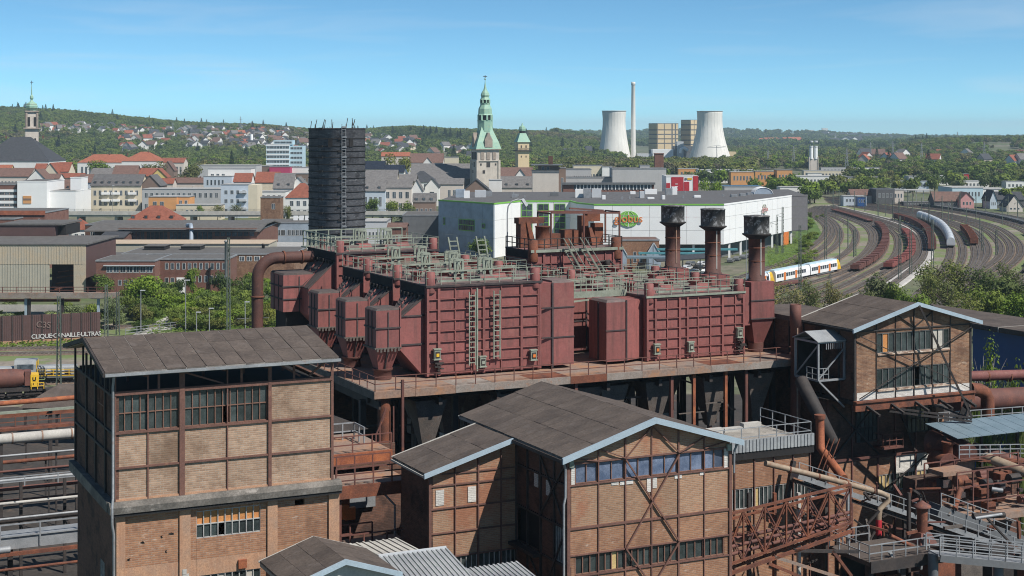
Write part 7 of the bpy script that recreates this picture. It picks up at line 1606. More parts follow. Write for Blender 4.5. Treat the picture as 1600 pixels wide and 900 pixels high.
for k in range(4): MB().box(4.2, 5.4, -.3, -.2, hz(300-k*4, 720), hz(299-k*4, 720)).obj('white_slot', m_white, T)
for px in (824, 848): bld('roof_unit_shed', 'red brown roof housing behind the supermarket roof edge, ' + ('left one' if px == 824 else 'right one'), 'shed', px, px+20, 303, 690, 8, 'orange' if px > 900 else m_rf['orange'], 'flat', 'flat')
# far right industry and houses
ind = [
 ('white_hall', 'long white warehouse with slate fascia in the right woods', 1330, 1392, 262, 1500, 12, 'white', 'slate'), ('grey_hall', 'low grey warehouse right of the twin chimneys', 1283, 1322, 262, 1480, 10, 'grey', 'pale'),
 ('white_hall', 'white gabled plant far right in the woods', 1500, 1532, 258, 1650, 12, 'white', 'pale'), ('grey_hall', 'pale grey office slab deep in the right woods', 1562, 1590, 262, 1560, 10, 'warm', 'pale'),
 ('blue_shed', 'light blue shed behind the long white hall', 1456, 1494, 266, 1420, 10, 'blue', 'slate'), ('white_hall', 'white cube store above the white hall with blue grey fascia', 1262, 1284, 271, 1240, 9, 'white', 'pale'),
 ('red_shed', 'dull red roofed market shed in front of the grey halls', 1316, 1364, 281, 1060, 8, 'warm', 'red'), ('blue_shed', 'blue grey shed row left of the red block', 1400, 1452, 283, 1070, 8, 'blue', 'flat'),
 ('orange_hall', 'long orange brick hall among trees right of the cooling towers', 1060, 1092, 264, 1300, 12, 'orange', 'pale'),
 ('pale_hall', 'long pale roofed hall right of the long orange hall', 1092, 1185, 266, 1250, 20, 'white', 'pale'),
 ('orange_hall', 'bright orange fronted shop with white roof among trees', 1142, 1178, 269, 1150, 12, 'orange', 'pale'),
 ('orange_hall', 'orange terraced building left of the twin chimneys', 1214, 1238, 266, 1150, 14, 'orange', 'flat'),
 ('orange_hall', 'low orange and grey shop at the left of the orange terraces', 1180, 1216, 268, 1180, 14, 'orange', 'pale'),
 ('blue_shed', 'pale blue roofed shed right behind the supermarket corner', 1132, 1192, 292, 880, 20, 'grey', 'solar'),
 ('white_hall', 'wide white hall with blue grey fascia above the rail yard', 1243, 1325, 276, 1150, 24, 'white', 'pale'),
 ('white_hall', 'small white flat building left above the rail yard', 1219, 1264, 293, 900, 12, 'white', 'pale'),
 ('blue_shed', 'low blue building by the far end of the rail yard', 1318, 1354, 307, 860, 8, 'blue', 'pale'),
 ('blue_shed', 'deep blue sided shed beside the far tracks', 1340, 1353, 308, 850, 6, m_bluep, 'flat'),
 ('dark_hall', 'black timber framed hall with pale lean to roof beside the tracks', 1369, 1398, 296, 880, 16, 'dark', 'slate'),
 ('open_hall', 'half timbered hall with long white roof by the tracks', 1396, 1412, 297, 885, 14, 'warm', 'pale'),
 ('blue_hall', 'big pale blue gabled hall on the right above the tracks', 1488, 1536, 294, 900, 30, m_pblue, 'pale'),
 ('white_hall', 'white fronted hall right of the big pale blue hall', 1536, 1580, 296, 905, 24, 'white', 'pale'),
 ('white_hall', 'long white hall with small windows and red end block', 1452, 1506, 275, 1200, 14, 'white', 'pale'),
 ('red_block', 'small bright red block at the end of the long white hall', 1506, 1514, 272, 1195, 8, m_redp, 'flat'),
 ('white_hall', 'low white canopy building at far right among trees', 1505, 1545, 283, 1100, 10, 'white', 'pale'),
 ('white_hall', 'white shop building at the right frame edge', 1572, 1600, 284, 1080, 10, 'white', 'pale'),
 ('grey_hall', 'grey halls with pale roofs in the middle of the right woods', 1420, 1448, 276, 1180, 14, 'grey', 'pale'),
 ('grey_hall', 'dark and white flat block in the right woods', 1420, 1465, 265, 1400, 10, 'dark', 'pale'),
 ('grey_hall', 'blue and white flat building left of the dark flat block', 1354, 1382, 266, 1400, 10, 'white', 'slate'),
 ('grey_hall', 'long grey roofed store above the white hall', 1325, 1380, 277, 1130, 14, 'grey', 'flat'),
 ('white_hall', 'long cream hall below the twin chimneys', 1256, 1332, 267, 1300, 10, 'cream', 'pale'),
 ('grey_wall', 'long grey fence like shed along the far tracks', 1412, 1462, 316, 860, 5, 'dark', 'flat'),
]
for nm, lab, a, b, t, Yk, d, wl_, rf in ind: bld(nm, lab, 'building', a, b, t, Yk, d, wl_, rf, 'flat', None, [(.08, .92, .45, .75, max(3, int((b-a)/6)))])
for a, b, t, yr, Yk, w_, rf, lab in ((1330, 1362, 305, 296, 890, 'warm', 'brown', 'grey stone house with brown roof by the far tracks'), (1460, 1505, 314, 300, 840, 'dark', 'brown', 'dark roofed railway house beside the pink gable'), (1500, 1522, 312, 301, 835, 'pink', 'brown', 'house with pink gable beside the tracks'), (1545, 1600, 312, 300, 840, 'dark', 'slate', 'dark roofed shed right of the turquoise gable'), (1547, 1558, 312, 298, 830, 'blue', 'slate', 'narrow turquoise gable by the tracks'), (1573, 1598, 322, 305, 800, 'warm', 'slate', 'steep dark gabled house at the right frame edge')):
    bld('railway_house', lab, 'house', a, b, t, Yk, 12, w_, rf, 'gable_y' if b-a < 26 else 'gable_x', yr, [(.15, .85, .4, .75, 3)])
T = thing('pale_canopy', 'long pale station canopy roof on posts right of the half timbered hall', 'canopy', (at(1398, 890), 890, 0)); MB().box(0, at(1459, 890)-at(1398, 890), 0, 14, 7.6, 8.0).obj('roof', m_rf['pale'], T)
for k in range(6): MB().box(k*4.2, k*4.2+.3, 1, 1.3, 0, 7.6).obj('post', m_grey, T)
# hillside houses, each a thing
def hm(wall, roof, W_, D, H, Hr):
    mb = MB(); mb.prism([(-W_/2, 0), (W_/2, 0), (W_/2, H), (0, Hr-.1), (-W_/2, H)], 'y', -D/2, D/2, 0)
    for s in (-1, 1): mb.prism([(s*(W_/2+.5), H-.45), (0, Hr), (0, Hr+.3), (s*(W_/2+.5), H-.15)], 'y', -D/2-.4, D/2+.4, 1)
    for x in (-W_*.25, W_*.25): mb.box(x-.6, x+.6, -D/2-.06, -D/2, H*.55, H*.85, 2); mb.box(x-.6, x+.6, -D/2-.06, -D/2, H*.15, H*.45, 2)
    for y in (-D*.28, D*.28): mb.box(W_/2, W_/2+.06, y-.6, y+.6, H*.5, H*.8, 2)
    return mb.mesh('house', [m_pl[wall], m_rf[roof], m_win])
HT = [(w_, r_, hm(w_, r_, a, b, c, d)) for w_, r_, a, b, c, d in (('white', 'red', 9, 11, 6, 10), ('white', 'slate', 10, 12, 6, 10.5), ('cream', 'brown', 9, 11, 6, 10), ('white', 'grey', 11, 10, 7, 11), ('warm', 'orange', 9, 12, 5.5, 9.5), ('white', 'brown', 10, 13, 6.5, 11), ('beige', 'slate', 9, 10, 6, 10), ('grey', 'red', 10, 10, 6, 10))]
band = [(62, 130, 200, 209, 16), (120, 200, 202, 211, 16), (180, 300, 204, 224, 46), (290, 400, 205, 236, 84), (380, 484, 208, 240, 70), (180, 260, 228, 240, 14), (568, 655, 212, 242, 34), (672, 740, 232, 250, 10)]
for a, b, c, d, n in band:
    for k in range(n):
        px, py = R.uniform(a, b), R.uniform(c, d); g = on_ground(px, py)
        if not g: continue
        w_, r_, me = R.choice(HT+[HT[1], HT[3], HT[5], HT[6], HT[1], HT[3]])
        o_ = link(me, 'hillside_house', None, (g[0], g[1], g[2]-.3), R.choice((0, .5, 1.2, 1.57, 2.1, 2.7))+R.uniform(-.2, .2)); s = R.uniform(.85, 1.35); o_.scale = (s, s, s)
        side = 'left of the black tower' if px < 490 else 'right of the black tower'
        tag(o_, 'small %s house with %s roof on the wooded hillside %s' % (w_ if w_ not in ('warm',) else 'pale', {'slate': 'dark slate'}.get(r_, r_), side), 'house', 'houses on the wooded hillside')
for px, py, w_ in [(1262+R.uniform(0, 170), 212+R.uniform(0, 9), 'white') for k in range(26)]+[(1178+R.uniform(0, 80), 222+R.uniform(0, 8), 'warm') for k in range(18)]:
    Y = R.uniform(5900, 6600) if py < 219 else 4600; X = at(px, Y); s = R.uniform(1.4, 2.6)
    o_ = link(HT[1 if w_ == 'white' else 4][2], 'distant_house', None, (X, Y, max(terrain(X, Y)-1, 0)), R.uniform(0, 3)); o_.scale = (s*1.6, s*1.4, s)
    tag(o_, 'tiny pale house on the far blue ridge' if w_ == 'white' else 'tiny roof in the far valley', 'house', 'far houses on the blue ridge')
T = thing('hilltop_hospital', 'white blocks of a large building on the crest of the far blue ridge', 'building', (at(1276, 6900), 6900, terrain(at(1276, 6900), 6900)-2))
for k in range(5): MB().box(-70+k*32, -46+k*32, 0, 20, 0, (14, 22, 12, 30, 14)[k]).obj('block', m_pl['white'], T)
for k in range(26):
    px = R.uniform(1330, 1600); py = R.uniform(243, 268); X, Y = gnd(px, py); w_, r_, me = R.choice(HT)
    o_ = link(me, 'wooded_house', None, (X, Y, 3), R.uniform(0, 3)); o_.scale = (1.3, 1.3, 1.4); tag(o_, '%s house with %s roof peeping out of the woods on the right' % (w_ if w_ != 'warm' else 'pale', r_), 'house', 'houses in the woods on the right')
# water tower, pylons
T = thing('white_tower', 'slim white cylindrical tower on the wooded hillside', 'tower', (at(393, 2300), 2300, terrain(at(393, 2300), 2300))); MB().lathe(0, 0, [(2.2, 0), (2.2, 22), (2, 22.5)], 12).obj('shaft', m_white, T)
for px, pt, Y in ((123, 186, 3000), (270, 191, 2700), (376, 182, 2900), (393, 190, 3000), (1360, 222, 2000), (1496, 206, 2700), (1538, 222, 1900), (1395, 220, 1900), (1440, 224, 1800), (1240, 228, 1700), (1323, 232, 1500), (1200, 234, 1700)):
    X = at(px, Y); zb = terrain(X, Y); zt = hz(pt, Y)
    T = thing('lattice_pylon', 'thin lattice pylon rising from the trees, ' + ('left hills' if px < 500 else 'right woods'), 'pylon', (X, Y, zb), 0, 'lattice pylons')
    h = zt-zb; mb = MB()
    for s in (-1, 1):
        for c in (-1, 1): mb.beam((s*1.8, c*1.8, 0), (s*.2, c*.2, h), .28)
    for k in range(7): f = k/7; q = 1.8-(1.6*f); q2_ = 1.8-1.6*(f+.14); mb.beam((-q, -q, h*f), (q2_, -q2_, h*(f+.14)), .2)
    mb.obj('lattice', m_grey, T); mb = MB(); mb.beam((-3.5, 0, h*.8), (3.5, 0, h*.8), .3); mb.beam((-2.5, 0, h*.9), (2.5, 0, h*.9), .3); mb.obj('cross_arm', m_grey, T)
# ================================================================ railway
def cr(P, n=14):
    P = [Vector(p) for p in P]; P = [P[0]*2-P[1]]+P+[P[-1]*2-P[-2]]; out = []
    for i in range(1, len(P)-2):
        for k in range(n):
            t = k/n; a, b, c, d = P[i-1], P[i], P[i+1], P[i+2]
            out.append(.5*((2*b)+(c-a)*t+(2*a-5*b+4*c-d)*t*t+(3*b-a-3*c+d)*t**3))
    out.append(P[-2]); return out
def even(pts, step):
    out = [pts[0]]; acc = 0
    for a, b in zip(pts, pts[1:]):
        L_ = (b-a).length; s = step-acc
        while s <= L_: out.append(a+(b-a)*s/L_); s += step
        acc = (acc+L_) % step
    return out
def guide(px): return even(cr([Vector(gnd(*p)) for p in px]), 3.0)
def resamp(P, n):
    L_ = [0]
    for a, b in zip(P, P[1:]): L_.append(L_[-1]+(b-a).length)
    out = []; j = 0
    for k in range(n):
        s = L_[-1]*k/(n-1)
        while j < len(L_)-2 and L_[j+1] < s: j += 1
        out.append(P[j]+(P[j+1]-P[j])*((s-L_[j])/max(1e-6, L_[j+1]-L_[j])))
    return out
G = [
 [(1150, 436), (1195, 421), (1240, 404), (1280, 377), (1291, 356), (1272, 339), (1252, 331)],
 [(1150, 452), (1200, 437), (1262, 412), (1305, 385), (1312, 362), (1296, 342), (1262, 328)],
 [(1150, 462), (1205, 447), (1307, 423), (1345, 402), (1363, 376), (1352, 354), (1310, 337), (1268, 325)],
 [(1180, 478), (1250, 462), (1320, 434), (1370, 405), (1384, 376), (1374, 356), (1340, 342), (1275, 323)],
 [(1260, 480), (1330, 455), (1385, 424), (1420, 404), (1424, 382), (1411, 364), (1372, 346), (1285, 322)],
 [(1330, 480), (1395, 445), (1440, 406), (1443, 380), (1430, 360), (1392, 345), (1300, 322)],
 [(1425, 470), (1472, 425), (1486, 392), (1477, 366), (1457, 351), (1415, 338), (1295, 317)],
 [(1475, 470), (1515, 425), (1524, 392), (1508, 364), (1482, 351), (1425, 335), (1292, 314.5)],
 [(1440, 480), (1520, 432), (1562, 400), (1556, 374), (1520, 352), (1440, 333), (1290, 312.5)],
 [(1500, 480), (1580, 440), (1625, 400), (1612, 370), (1560, 347), (1460, 328), (1290, 310)],
 [(1660, 440), (1690, 385), (1650, 355), (1560, 335), (1430, 318), (1280, 307.5)],
]
GP = [guide(g) for g in G]
poly = [tuple(p) for p in GP[0]]+[tuple(p) for p in reversed(GP[-1])]
N_ = 60; A = resamp(GP[0], N_); B = resamp(GP[-1], N_)
vs = []; fs = []
for k in range(N_):
    for j in range(9):
        f = -.04+1.08*j/8; p = A[k]*(1-f)+B[k]*f; vs.append((p.x, p.y, .03))
fs = [(k*9+j, k*9+j+1, k*9+j+10, k*9+j+9) for k in range(N_-1) for j in range(8)]
struct('rail_yard_ground', MB().add(vs, fs), m_yard)
def strip(mb, P, off, w_, z0, z1, mi=0):
    n = len(P); vs = []
    for i, p in enumerate(P):
        d = (P[min(i+1, n-1)]-P[max(i-1, 0)]).normalized(); q = Vector((d.y, -d.x))
        for s, z in ((off-w_/2, z0), (off-w_/2*.85, z1), (off+w_/2*.85, z1), (off+w_/2, z0)): vs.append((p.x+q.x*s, p.y+q.y*s, z))
    mb.add(vs, [(i*4+j, i*4+j+1, i*4+j+5, i*4+j+4) for i in range(n-1) for j in range(3)], mi)
def track(P, label, ball=None, grp='curved railway tracks of the yard', sp=.9):
    T = thing('railway_track', label, 'track', (P[0].x, P[0].y, 0), 0, grp); o = (P[0].x, P[0].y, 0)
    mb = MB(o); strip(mb, P, 0, 3.3 if ball is None else 6.5, .035, .26); mb.obj('ballast', ball or m_ball, T)
    for s in (-.75, .75):
        mb = MB(o); strip(mb, P, s, .16, .3, .5); mb.obj('rail', m_rail, T)
    mb = MB(o); E = even(P, sp)
    for a, b in zip(E, E[1:]):
        d = (b-a).normalized(); q = Vector((d.y, -d.x)); c = a
        x = [(c+d*s*.13+q*t*1.3) for s, t in ((-1, -1), (1, -1), (1, 1), (-1, 1))]
        mb.add([(p.x, p.y, .2) for p in x]+[(p.x, p.y, .34) for p in x], [(4,5,6,7), (0,1,5,4), (1,2,6,5), (2,3,7,6), (3,0,4,7)])
    stuff(mb.obj('sleepers', m_sleep, T)); return T
tr = []
nn = 0
for i in range(len(GP)):
    tr.append((GP[i], 'white' if i == 5 else None))
    if i < len(GP)-1 and i not in (5,):
        a, b = resamp(GP[i], 150), resamp(GP[i+1], 150); tr.append((even([p*.5+q*.5 for p, q in zip(a, b)], 3.0), None))
        if i in (7, 8, 9): 
            tr.append((even([p*.75+q*.25 for p, q in zip(a, b)], 3.0), None))
nm_ = ['first', 'second', 'third', 'fourth', 'fifth', 'sixth', 'seventh', 'eighth', 'ninth', 'tenth', 'eleventh', 'twelfth', 'thirteenth', 'fourteenth', 'fifteenth', 'sixteenth', 'seventeenth', 'eighteenth', 'nineteenth', 'twentieth', '21st', '22nd', '23rd', '24th', '25th', '26th']
for k, (P_, c) in enumerate(tr):
    track(P_, ('curved track on pale white gravel in the middle of the rail yard' if c else 'curved railway track, %s from the supermarket side' % nm_[k]), m_ballw if c else None)
# ---- wagons
def bogie(mb, x, m=0):
    mb.box(x-1.1, x+1.1, -1.0, 1.0, .75, 1.05)
    for a in (-.75, .75):
        for b in (-.78, .78): mb.tube([(x+a, b-.08, .85), (x+a, b+.08, .85)], .46, 10)
def wagon(kind, m, label, group):
    T = thing({'flat': 'flat_wagon', 'coil': 'coil_wagon', 'hood': 'covered_wagon', 'open': 'open_wagon'}[kind], label, 'wagon', (0, 0, 0), 0, group)
    L_ = 6.6
    mb = MB(); bogie(mb, -4.4); mb.obj('bogie', m_dark, T); mb = MB(); bogie(mb, 4.4); mb.obj('bogie', m_dark, T)
    mb = MB(); mb.box(-L_, L_, -1.4, 1.4, 1.15, 1.45)
    for s in (-1, 1): mb.box(-L_+1, L_-1, s*1.2-.1, s*1.2+.1, .85, 1.15)
    mb.obj('underframe', m if kind != 'hood' else m_grey, T)
    if kind == 'flat':
        mb = MB()
        for x in [-6+k*2.0 for k in range(7)]:
            for s in (-1, 1): mb.box(x-.08, x+.08, s*1.42-.06, s*1.42+.06, 1.45, 2.4)
        mb.obj('stakes', m, T)
    elif kind == 'coil':
        for k in range(4): MB().box(-6.2+k*3.15, -3.3+k*3.15, -1.3, 1.3, 1.46, 2.2+.3*(k % 2)).obj('load_cradle', m, T)
        for s in (-1, 1): MB().box(s*6.45-.1, s*6.45+.1, -1.35, 1.35, 1.45, 2.4).obj('end_wall', m, T)
    elif kind == 'open':
        for s in (-1, 1): MB().box(-6.4, 6.4, s*1.3-.08, s*1.3+.08, 1.45, 3.1).obj('side_wall', m, T); MB().box(s*6.4-.08, s*6.4+.08, -1.3, 1.3, 1.45, 3.1).obj('end_wall', m, T)
        MB().box(-6.2, 6.2, -1.2, 1.2, 1.46, 2.3).obj('load', m_rust, T)
        for k in range(6): MB().box(-5.8+k*2.3, -5.6+k*2.3, -1.48, 1.48, 1.4, 3.12).obj('stanchion', m, T)
    else:
        for k in range(3): MB().prism([(1.42*math.cos(g), 2.3+1.75*math.sin(g)) for g in [math.pi*j/10 for j in range(11)]]+[(-1.42, 1.46), (1.42, 1.46)], 'x', -6.4+k*4.3, -2.2+k*4.3).obj('hood', m, T)
        for x in (-6.5, -2.15, 2.15, 6.5): MB().prism([(1.5*math.cos(g), 2.3+1.83*math.sin(g)) for g in [math.pi*j/10 for j in range(11)]]+[(-1.5, 1.46), (1.5, 1.46)], 'x', x-.1, x+.1).obj('hood_rib', m_wgrey, T)
    return T
def consist(P, kind, m, label, group, gap=14.4, lim=99):
    E = even(P, gap); proto = None; k = 0
    for a, b in zip(E, E[1:]):
        if k >= lim: break
        c = (a+b)/2; rz = math.atan2(b.y-a.y, b.x-a.x)
        if proto is None: proto = wagon(kind, m, label, group); proto.location = (c.x, c.y, 0); proto.rotation_euler = (0, 0, rz)
        else: dup(proto, (c.x, c.y, 0), rz)
        k += 1
def sub(P, ya, yb):      # stretch of a guide between two distances
    return [p for p in P if ya <= p.y <= yb]
gy = lambda py: gnd(800, py)[1]
consist(sub(GP[3], gy(428), gy(352)), 'coil', m_rustpaint, 'brown coil wagon in the long curved row on the left sidings', 'brown coil wagons on the left sidings')
consist(sub(GP[3], gy(349), gy(329)), 'flat', m_rustpaint, 'empty dark flat wagon far back on the left curve', 'dark flat wagons far back on the left curve')
consist(sub(GP[4], gy(424), gy(363)), 'coil', m_redw, 'red coil wagon in the short curved row beside the white gravel', 'red coil wagons beside the white gravel')
P65 = even([p*.72+q*.28 for p, q in zip(resamp(GP[5], 150), resamp(GP[6], 150))], 3.0)
consist(sub(P65, gy(394), gy(341)), 'open', m_rustpaint, 'rusty open wagon with load in the row left of the white train', 'rusty open wagons left of the white train')
consist(sub(GP[6], gy(390), gy(341)), 'hood', m_trainw, 'white hooded wagon of the long white goods train', 'white hooded wagons of the goods train')
P78 = even([p*.7+q*.3 for p, q in zip(resamp(GP[7], 150), resamp(GP[8], 150))], 3.0)
consist(sub(GP[7], gy(386), gy(360)), 'open', m_rust, 'brown open wagon right of the white goods train', 'brown open wagons right of the white train')
P9 = even([p*.85+q*.15 for p, q in zip(resamp(GP[9], 150), resamp(GP[10], 150))], 3.0)
consist(sub(GP[9], gy(418), gy(366)), 'coil', m_bluew, 'blue and red loaded flat wagon in the right hand curved row', 'blue loaded wagons on the right')
consist(sub(P9, gy(430), gy(405)), 'flat', m_dark, 'dark flat wagon at the right edge of the yard', 'dark flat wagons at right edge')
consist(sub(even([p*.5+q*.5 for p, q in zip(resamp(GP[9], 150), resamp(GP[10], 150))], 3.0), gy(352), gy(318)), 'flat', m_dgrey, 'dark empty flat wagon in the far long row under the pale blue hall', 'dark flat wagons in the far row')
# ---- railcar
def railcar(p, q, end, label):
    p, q = Vector(p), Vector(q); L_ = (q-p).length; T = thing('railcar', label, 'train', (p.x, p.y, 0), math.atan2(q.y-p.y, q.x-p.x), 'coupled cars of the passenger train')
    sec = [(-1.42, 1.0), (-1.45, 2.4), (-1.3, 3.5), (-.9, 3.85), (.9, 3.85), (1.3, 3.5), (1.45, 2.4), (1.42, 1.0)]
    MB().prism(sec, 'x', .3, L_-.3 if not end else L_-3.4).obj('body', m_white, T)
    MB().prism([(-1.0, 3.86), (1.0, 3.86), (.9, 4.1), (-.9, 4.1)], 'x', .5, L_-2.4).obj('roof_fairing', m_pblue, T)
    if end: MB().add([(L_-3.4, y, z) for y, z in sec]+[(L_-.1-(.9 if z > 2 else 0)-(.5 if z > 3.4 else 0), y*.9, z) for y, z in sec], [tuple(range(8)), tuple(range(15, 7, -1))]+[(i, (i+1) % 8, 8+(i+1) % 8, 8+i) for i in range(8)]).obj('yellow_cab', m_yel, T); MB().add([(L_-1.0, -1.15, 2.15), (L_-1.0, 1.15, 2.15), (L_-1.35, 1.05, 3.2), (L_-1.35, -1.05, 3.2)], [(0, 1, 2, 3)]).obj('windscreen', m_win, T)
    n = int(L_/1.7)
    for k in range(n):
        x = 1.0+k*1.6
        if x > L_-4.4: break
        for s in (-1, 1):
            if k % 5 == 3: MB().box(x, x+1.3, s*1.46-.03, s*1.46+.03, 1.05, 3.2).obj('door', m_orange, T)
            else: MB().box(x, x+1.25, s*1.455-.03, s*1.455+.03, 2.0, 3.0).obj('window', m_win, T)
    for x in (2.6, L_-3.2):
        mb = MB(); bogie(mb, x); mb.obj('bogie', m_dark, T)
    MB().box(5, L_-5.5, -1.3, 1.3, .5, 1.0).obj('skirt', m_dgrey, T)
a, b, c = Vector(gnd(1204, 446.0)), Vector(gnd(1259, 434.5)), Vector(gnd(1308, 424.5))
railcar(b, c, True, 'white railcar with orange doors and yellow front end on the left curve')
railcar(a, b, False, 'white railcar coupled behind the yellow fronted one')
a2 = Vector(gnd(1172, 452.5)); T0 = railcar(a2, a, True, 'rear railcar of the passenger train with yellow end, partly behind trees')
T = thing('rust_wagon_row', 'low brown empty flat wagon in front of the white railcar', 'wagon', (*gnd(1225, 450), 0), .9)
mb = MB(); mb.box(-9, 9, -1.4, 1.4, 1.0, 1.5); mb.obj('deck', m_rustpaint, T)
for x in (-6, 6): mb = MB(); bogie(mb, x); mb.obj('bogie', m_dark, T)
# ---- left tracks, locomotive, ladle car
gl = math.atan2(gnd(157, 545)[1]-gnd(0, 553)[1], gnd(157, 545)[0]-gnd(0, 553)[0])
x, y = gnd(0, 552)
struct('left_track_bed', MB().add([(at(-100, 335), 335, .02), (at(520, 352), 352, .02), (at(520, 232), 232, .02), (at(-100, 200), 200, .02)], [(0, 1, 2, 3)]), m_yard)
for py0, py1, lab in ((548, 541, 'straight track just below the graffiti wall'), (556, 548, 'second straight track below the graffiti wall'), (603, 590, 'track under the grey locomotive'), (624, 608, 'track under the brown ladle wagon'), (520, 505, 'straight track behind the open attic building roof')):
    p, q = Vector(gnd(-60, py0)), Vector(gnd(420, py1)); track(even([p, q], 3.0), lab, None, 'straight tracks on the left', .8)
def loco():
    p, q = Vector(gnd(-22, 602)), Vector(gnd(122, 598.5)); rz = math.atan2(q.y-p.y, q.x-p.x); L_ = (q-p).length
    T = thing('diesel_locomotive', 'grey diesel locomotive with yellow trim behind the brown ladle wagon', 'locomotive', (p.x, p.y, 0), rz)
    MB().box(0, L_, -1.45, 1.45, 1.2, 1.55).obj('frame', m_dgrey, T); MB().box(.1, L_, -1.5, -1.44, 1.5, 1.62).obj('yellow_sill', m_yel, T)
    c0, c1 = 46/144*L_, 80/144*L_
    MB().prism([(-1.4, 1.55), (-1.42, 3.4), (-1.1, 4.2), (1.1, 4.2), (1.42, 3.4), (1.4, 1.55)], 'x', c0, c1).obj('cab', m_corr, T)
    MB().box(c0+.5, c1-.4, -1.48, -1.42, 2.7, 3.5).obj('cab_window', m_win, T); MB().box(c1-.05, c1+.05, -1.2, 1.2, 2.6, 3.9).obj('yellow_cab_end', m_yel, T)
    for a, b, z in ((.3, c0-.1, 3.0), (c1+.1, L_-.2, 3.1)):
        MB().prism([(-1.1, 1.55), (-1.12, z-.3), (-.8, z), (.8, z), (1.12, z-.3), (1.1, 1.55)], 'x', a, b).obj('hood', m_corr, T)
        for k in range(int((b-a)/1.1)): MB().box(a+.15+k*1.1, a+1.05+k*1.1, -1.16, -1.1, 1.75, z-.45).obj('hood_door', m_wgrey if k % 2 else m_grey, T)
    for k in range(4): MB().box(c1+.4+k*1.4, c1+1.3+k*1.4, -1.3, -1.1, 1.0, 1.9).obj('side_box', m_dark, T)
    railing(MB(), [(c1+.2, -1.4, 1.55), (L_, -1.4, 1.55)], 1.0, 1.4, .05).obj('railing', m_yel, T)
    for x in (2.6, L_-3): mb = MB(); bogie(mb, x-1); bogie(mb, x+1); mb.obj('bogie', m_dark, T)
loco()
def ladle():
    p, q = Vector(gnd(-40, 627)), Vector(gnd(70, 621)); rz = math.atan2(q.y-p.y, q.x-p.x); L_ = (q-p).length
    T = thing('ladle_wagon', 'brown tank shaped ladle wagon with yellow end plate at the left edge', 'wagon', (p.x, p.y, 0), rz); k = L_/110
    MB().tube([(0, 0, 3.3), (60*k, 0, 3.3), (76*k, 0, 3.3), (82*k, 0, 3.3)], [1.5, 1.5, 1.25, 1.1], 20).obj('vessel', m_rustpaint, T)
    MB().box(78*k, 88*k, -1.3, 1.3, 2.2, 4.4).obj('bearing_block', m_rustpaint, T)
    MB().box(87*k, 100*k, -1.45, 1.2, 2.0, 3.9).obj('yellow_plate', m_yel, T)
    mb = MB(); mb.box(90*k, 91.5*k, -1.5, -1.44, 3.1, 3.5); mb.box(94*k, 95.5*k, -1.5, -1.44, 3.1, 3.5); mb.box(90.5*k, 95*k, -1.5, -1.44, 2.9, 3.1); mb.box(91*k, 92*k, -1.5, -1.44, 2.3, 2.6); mb.obj('black_marks', m_ink, T)
    MB().box(0, L_*1.0, -1.2, 1.2, 1.3, 1.9).obj('carrier', m_dark, T)
    for x in (10, 35, 62, 90, 106): mb = MB(); bogie(mb, x*k); mb.obj('bogie', m_dark, T)
    mb = railing(MB(), [(88*k, -1.4, 1.6), (108*k, -1.4, 1.6)], 1.0, 1, .05); mb.obj('railing', m_yel, T)
ladle()
p, q = Vector(gnd(70, 624)), Vector(gnd(180, 616)); T = thing('chassis_wagon', 'black chassis wagon with many wheels coupled to the ladle wagon', 'wagon', (p.x, p.y, 0), math.atan2(q.y-p.y, q.x-p.x))
for k in range(3): mb = MB(); bogie(mb, 1.5+k*3.2); mb.obj('bogie', m_dark, T)
MB().box(0, 11, -1.1, 1.1, 1.2, 1.7).obj('frame', m_dark, T)
o = (at(48, 208), 205, 0)
T = thing('pavilion', 'small dark hip roofed open pavilion behind the open attic building', 'pavilion', o)
MB().frustum(-.5, 10, -1, 8, 5.2, 3.5, 9, 3, 4.2, 7.6).obj('roof', m_tar, T)
for x in (0.3, 4.5, 9): MB().box(x-.15, x+.15, -.4, -.1, 0, 5.2).obj('post', m_dark, T)
mb = MB(); [mb.beam((x, -.3, 4), (x+1.2, -.3, 5.1), .15) for x in (.3, 3, 4.5, 7.5)]; mb.beam((0, -.3, 5.0), (9.5, -.3, 5.0), .3); mb.obj('brackets', m_dark, T)
# ---- masts and lamps
def mast_mesh(h, w_=.35, lat=True):
    mb = MB()
    if lat:
        for a in (-1, 1):
            for b in (-1, 1): mb.beam((a*w_, b*w_*.7, 0), (a*w_*.55, b*w_*.5, h), .1)
        n = int(h/1.0)
        for k in range(n):
            f0, f1 = k/n, (k+1)/n; w0, w1 = w_*(1-.45*f0), w_*(1-.45*f1); s = 1 if k % 2 else -1
            mb.beam((s*w0, -w_*.6, h*f0), (-s*w1, -w_*.6, h*f1), .07); mb.beam((w0*.9, -s*w_*.5, h*f0), (w1*.9, s*w_*.5, h*f1), .07)
    else: mb.beam((0, 0, 0), (0, 0, h), .28)
    return mb.mesh('mast_post', m_mast)
MM = {}
def mast(px, yb, yt, label, lat=True, arm=3.0, group='catenary masts of the rail yard'):
    X, Y = gnd(px, yb); h = hz(yt, Y); T = thing('catenary_mast', label, 'mast', (X, Y, 0), R.choice((0, .6)), group)
    k = (round(h), lat)
    if k not in MM: MM[k] = mast_mesh(round(h), .36, lat)
    link(MM[k], 'mast_post', T)
    if arm:
        mb = MB(); mb.beam((0, 0, h*.78), (-arm, 0, h*.84), .1); mb.beam((0, 0, h*.88), (-arm, 0, h*.84), .07); mb.beam((-arm, 0, h*.84), (-arm*.8, 0, h*.72), .07); mb.obj('bracket_arm', m_mast, T)
    return T
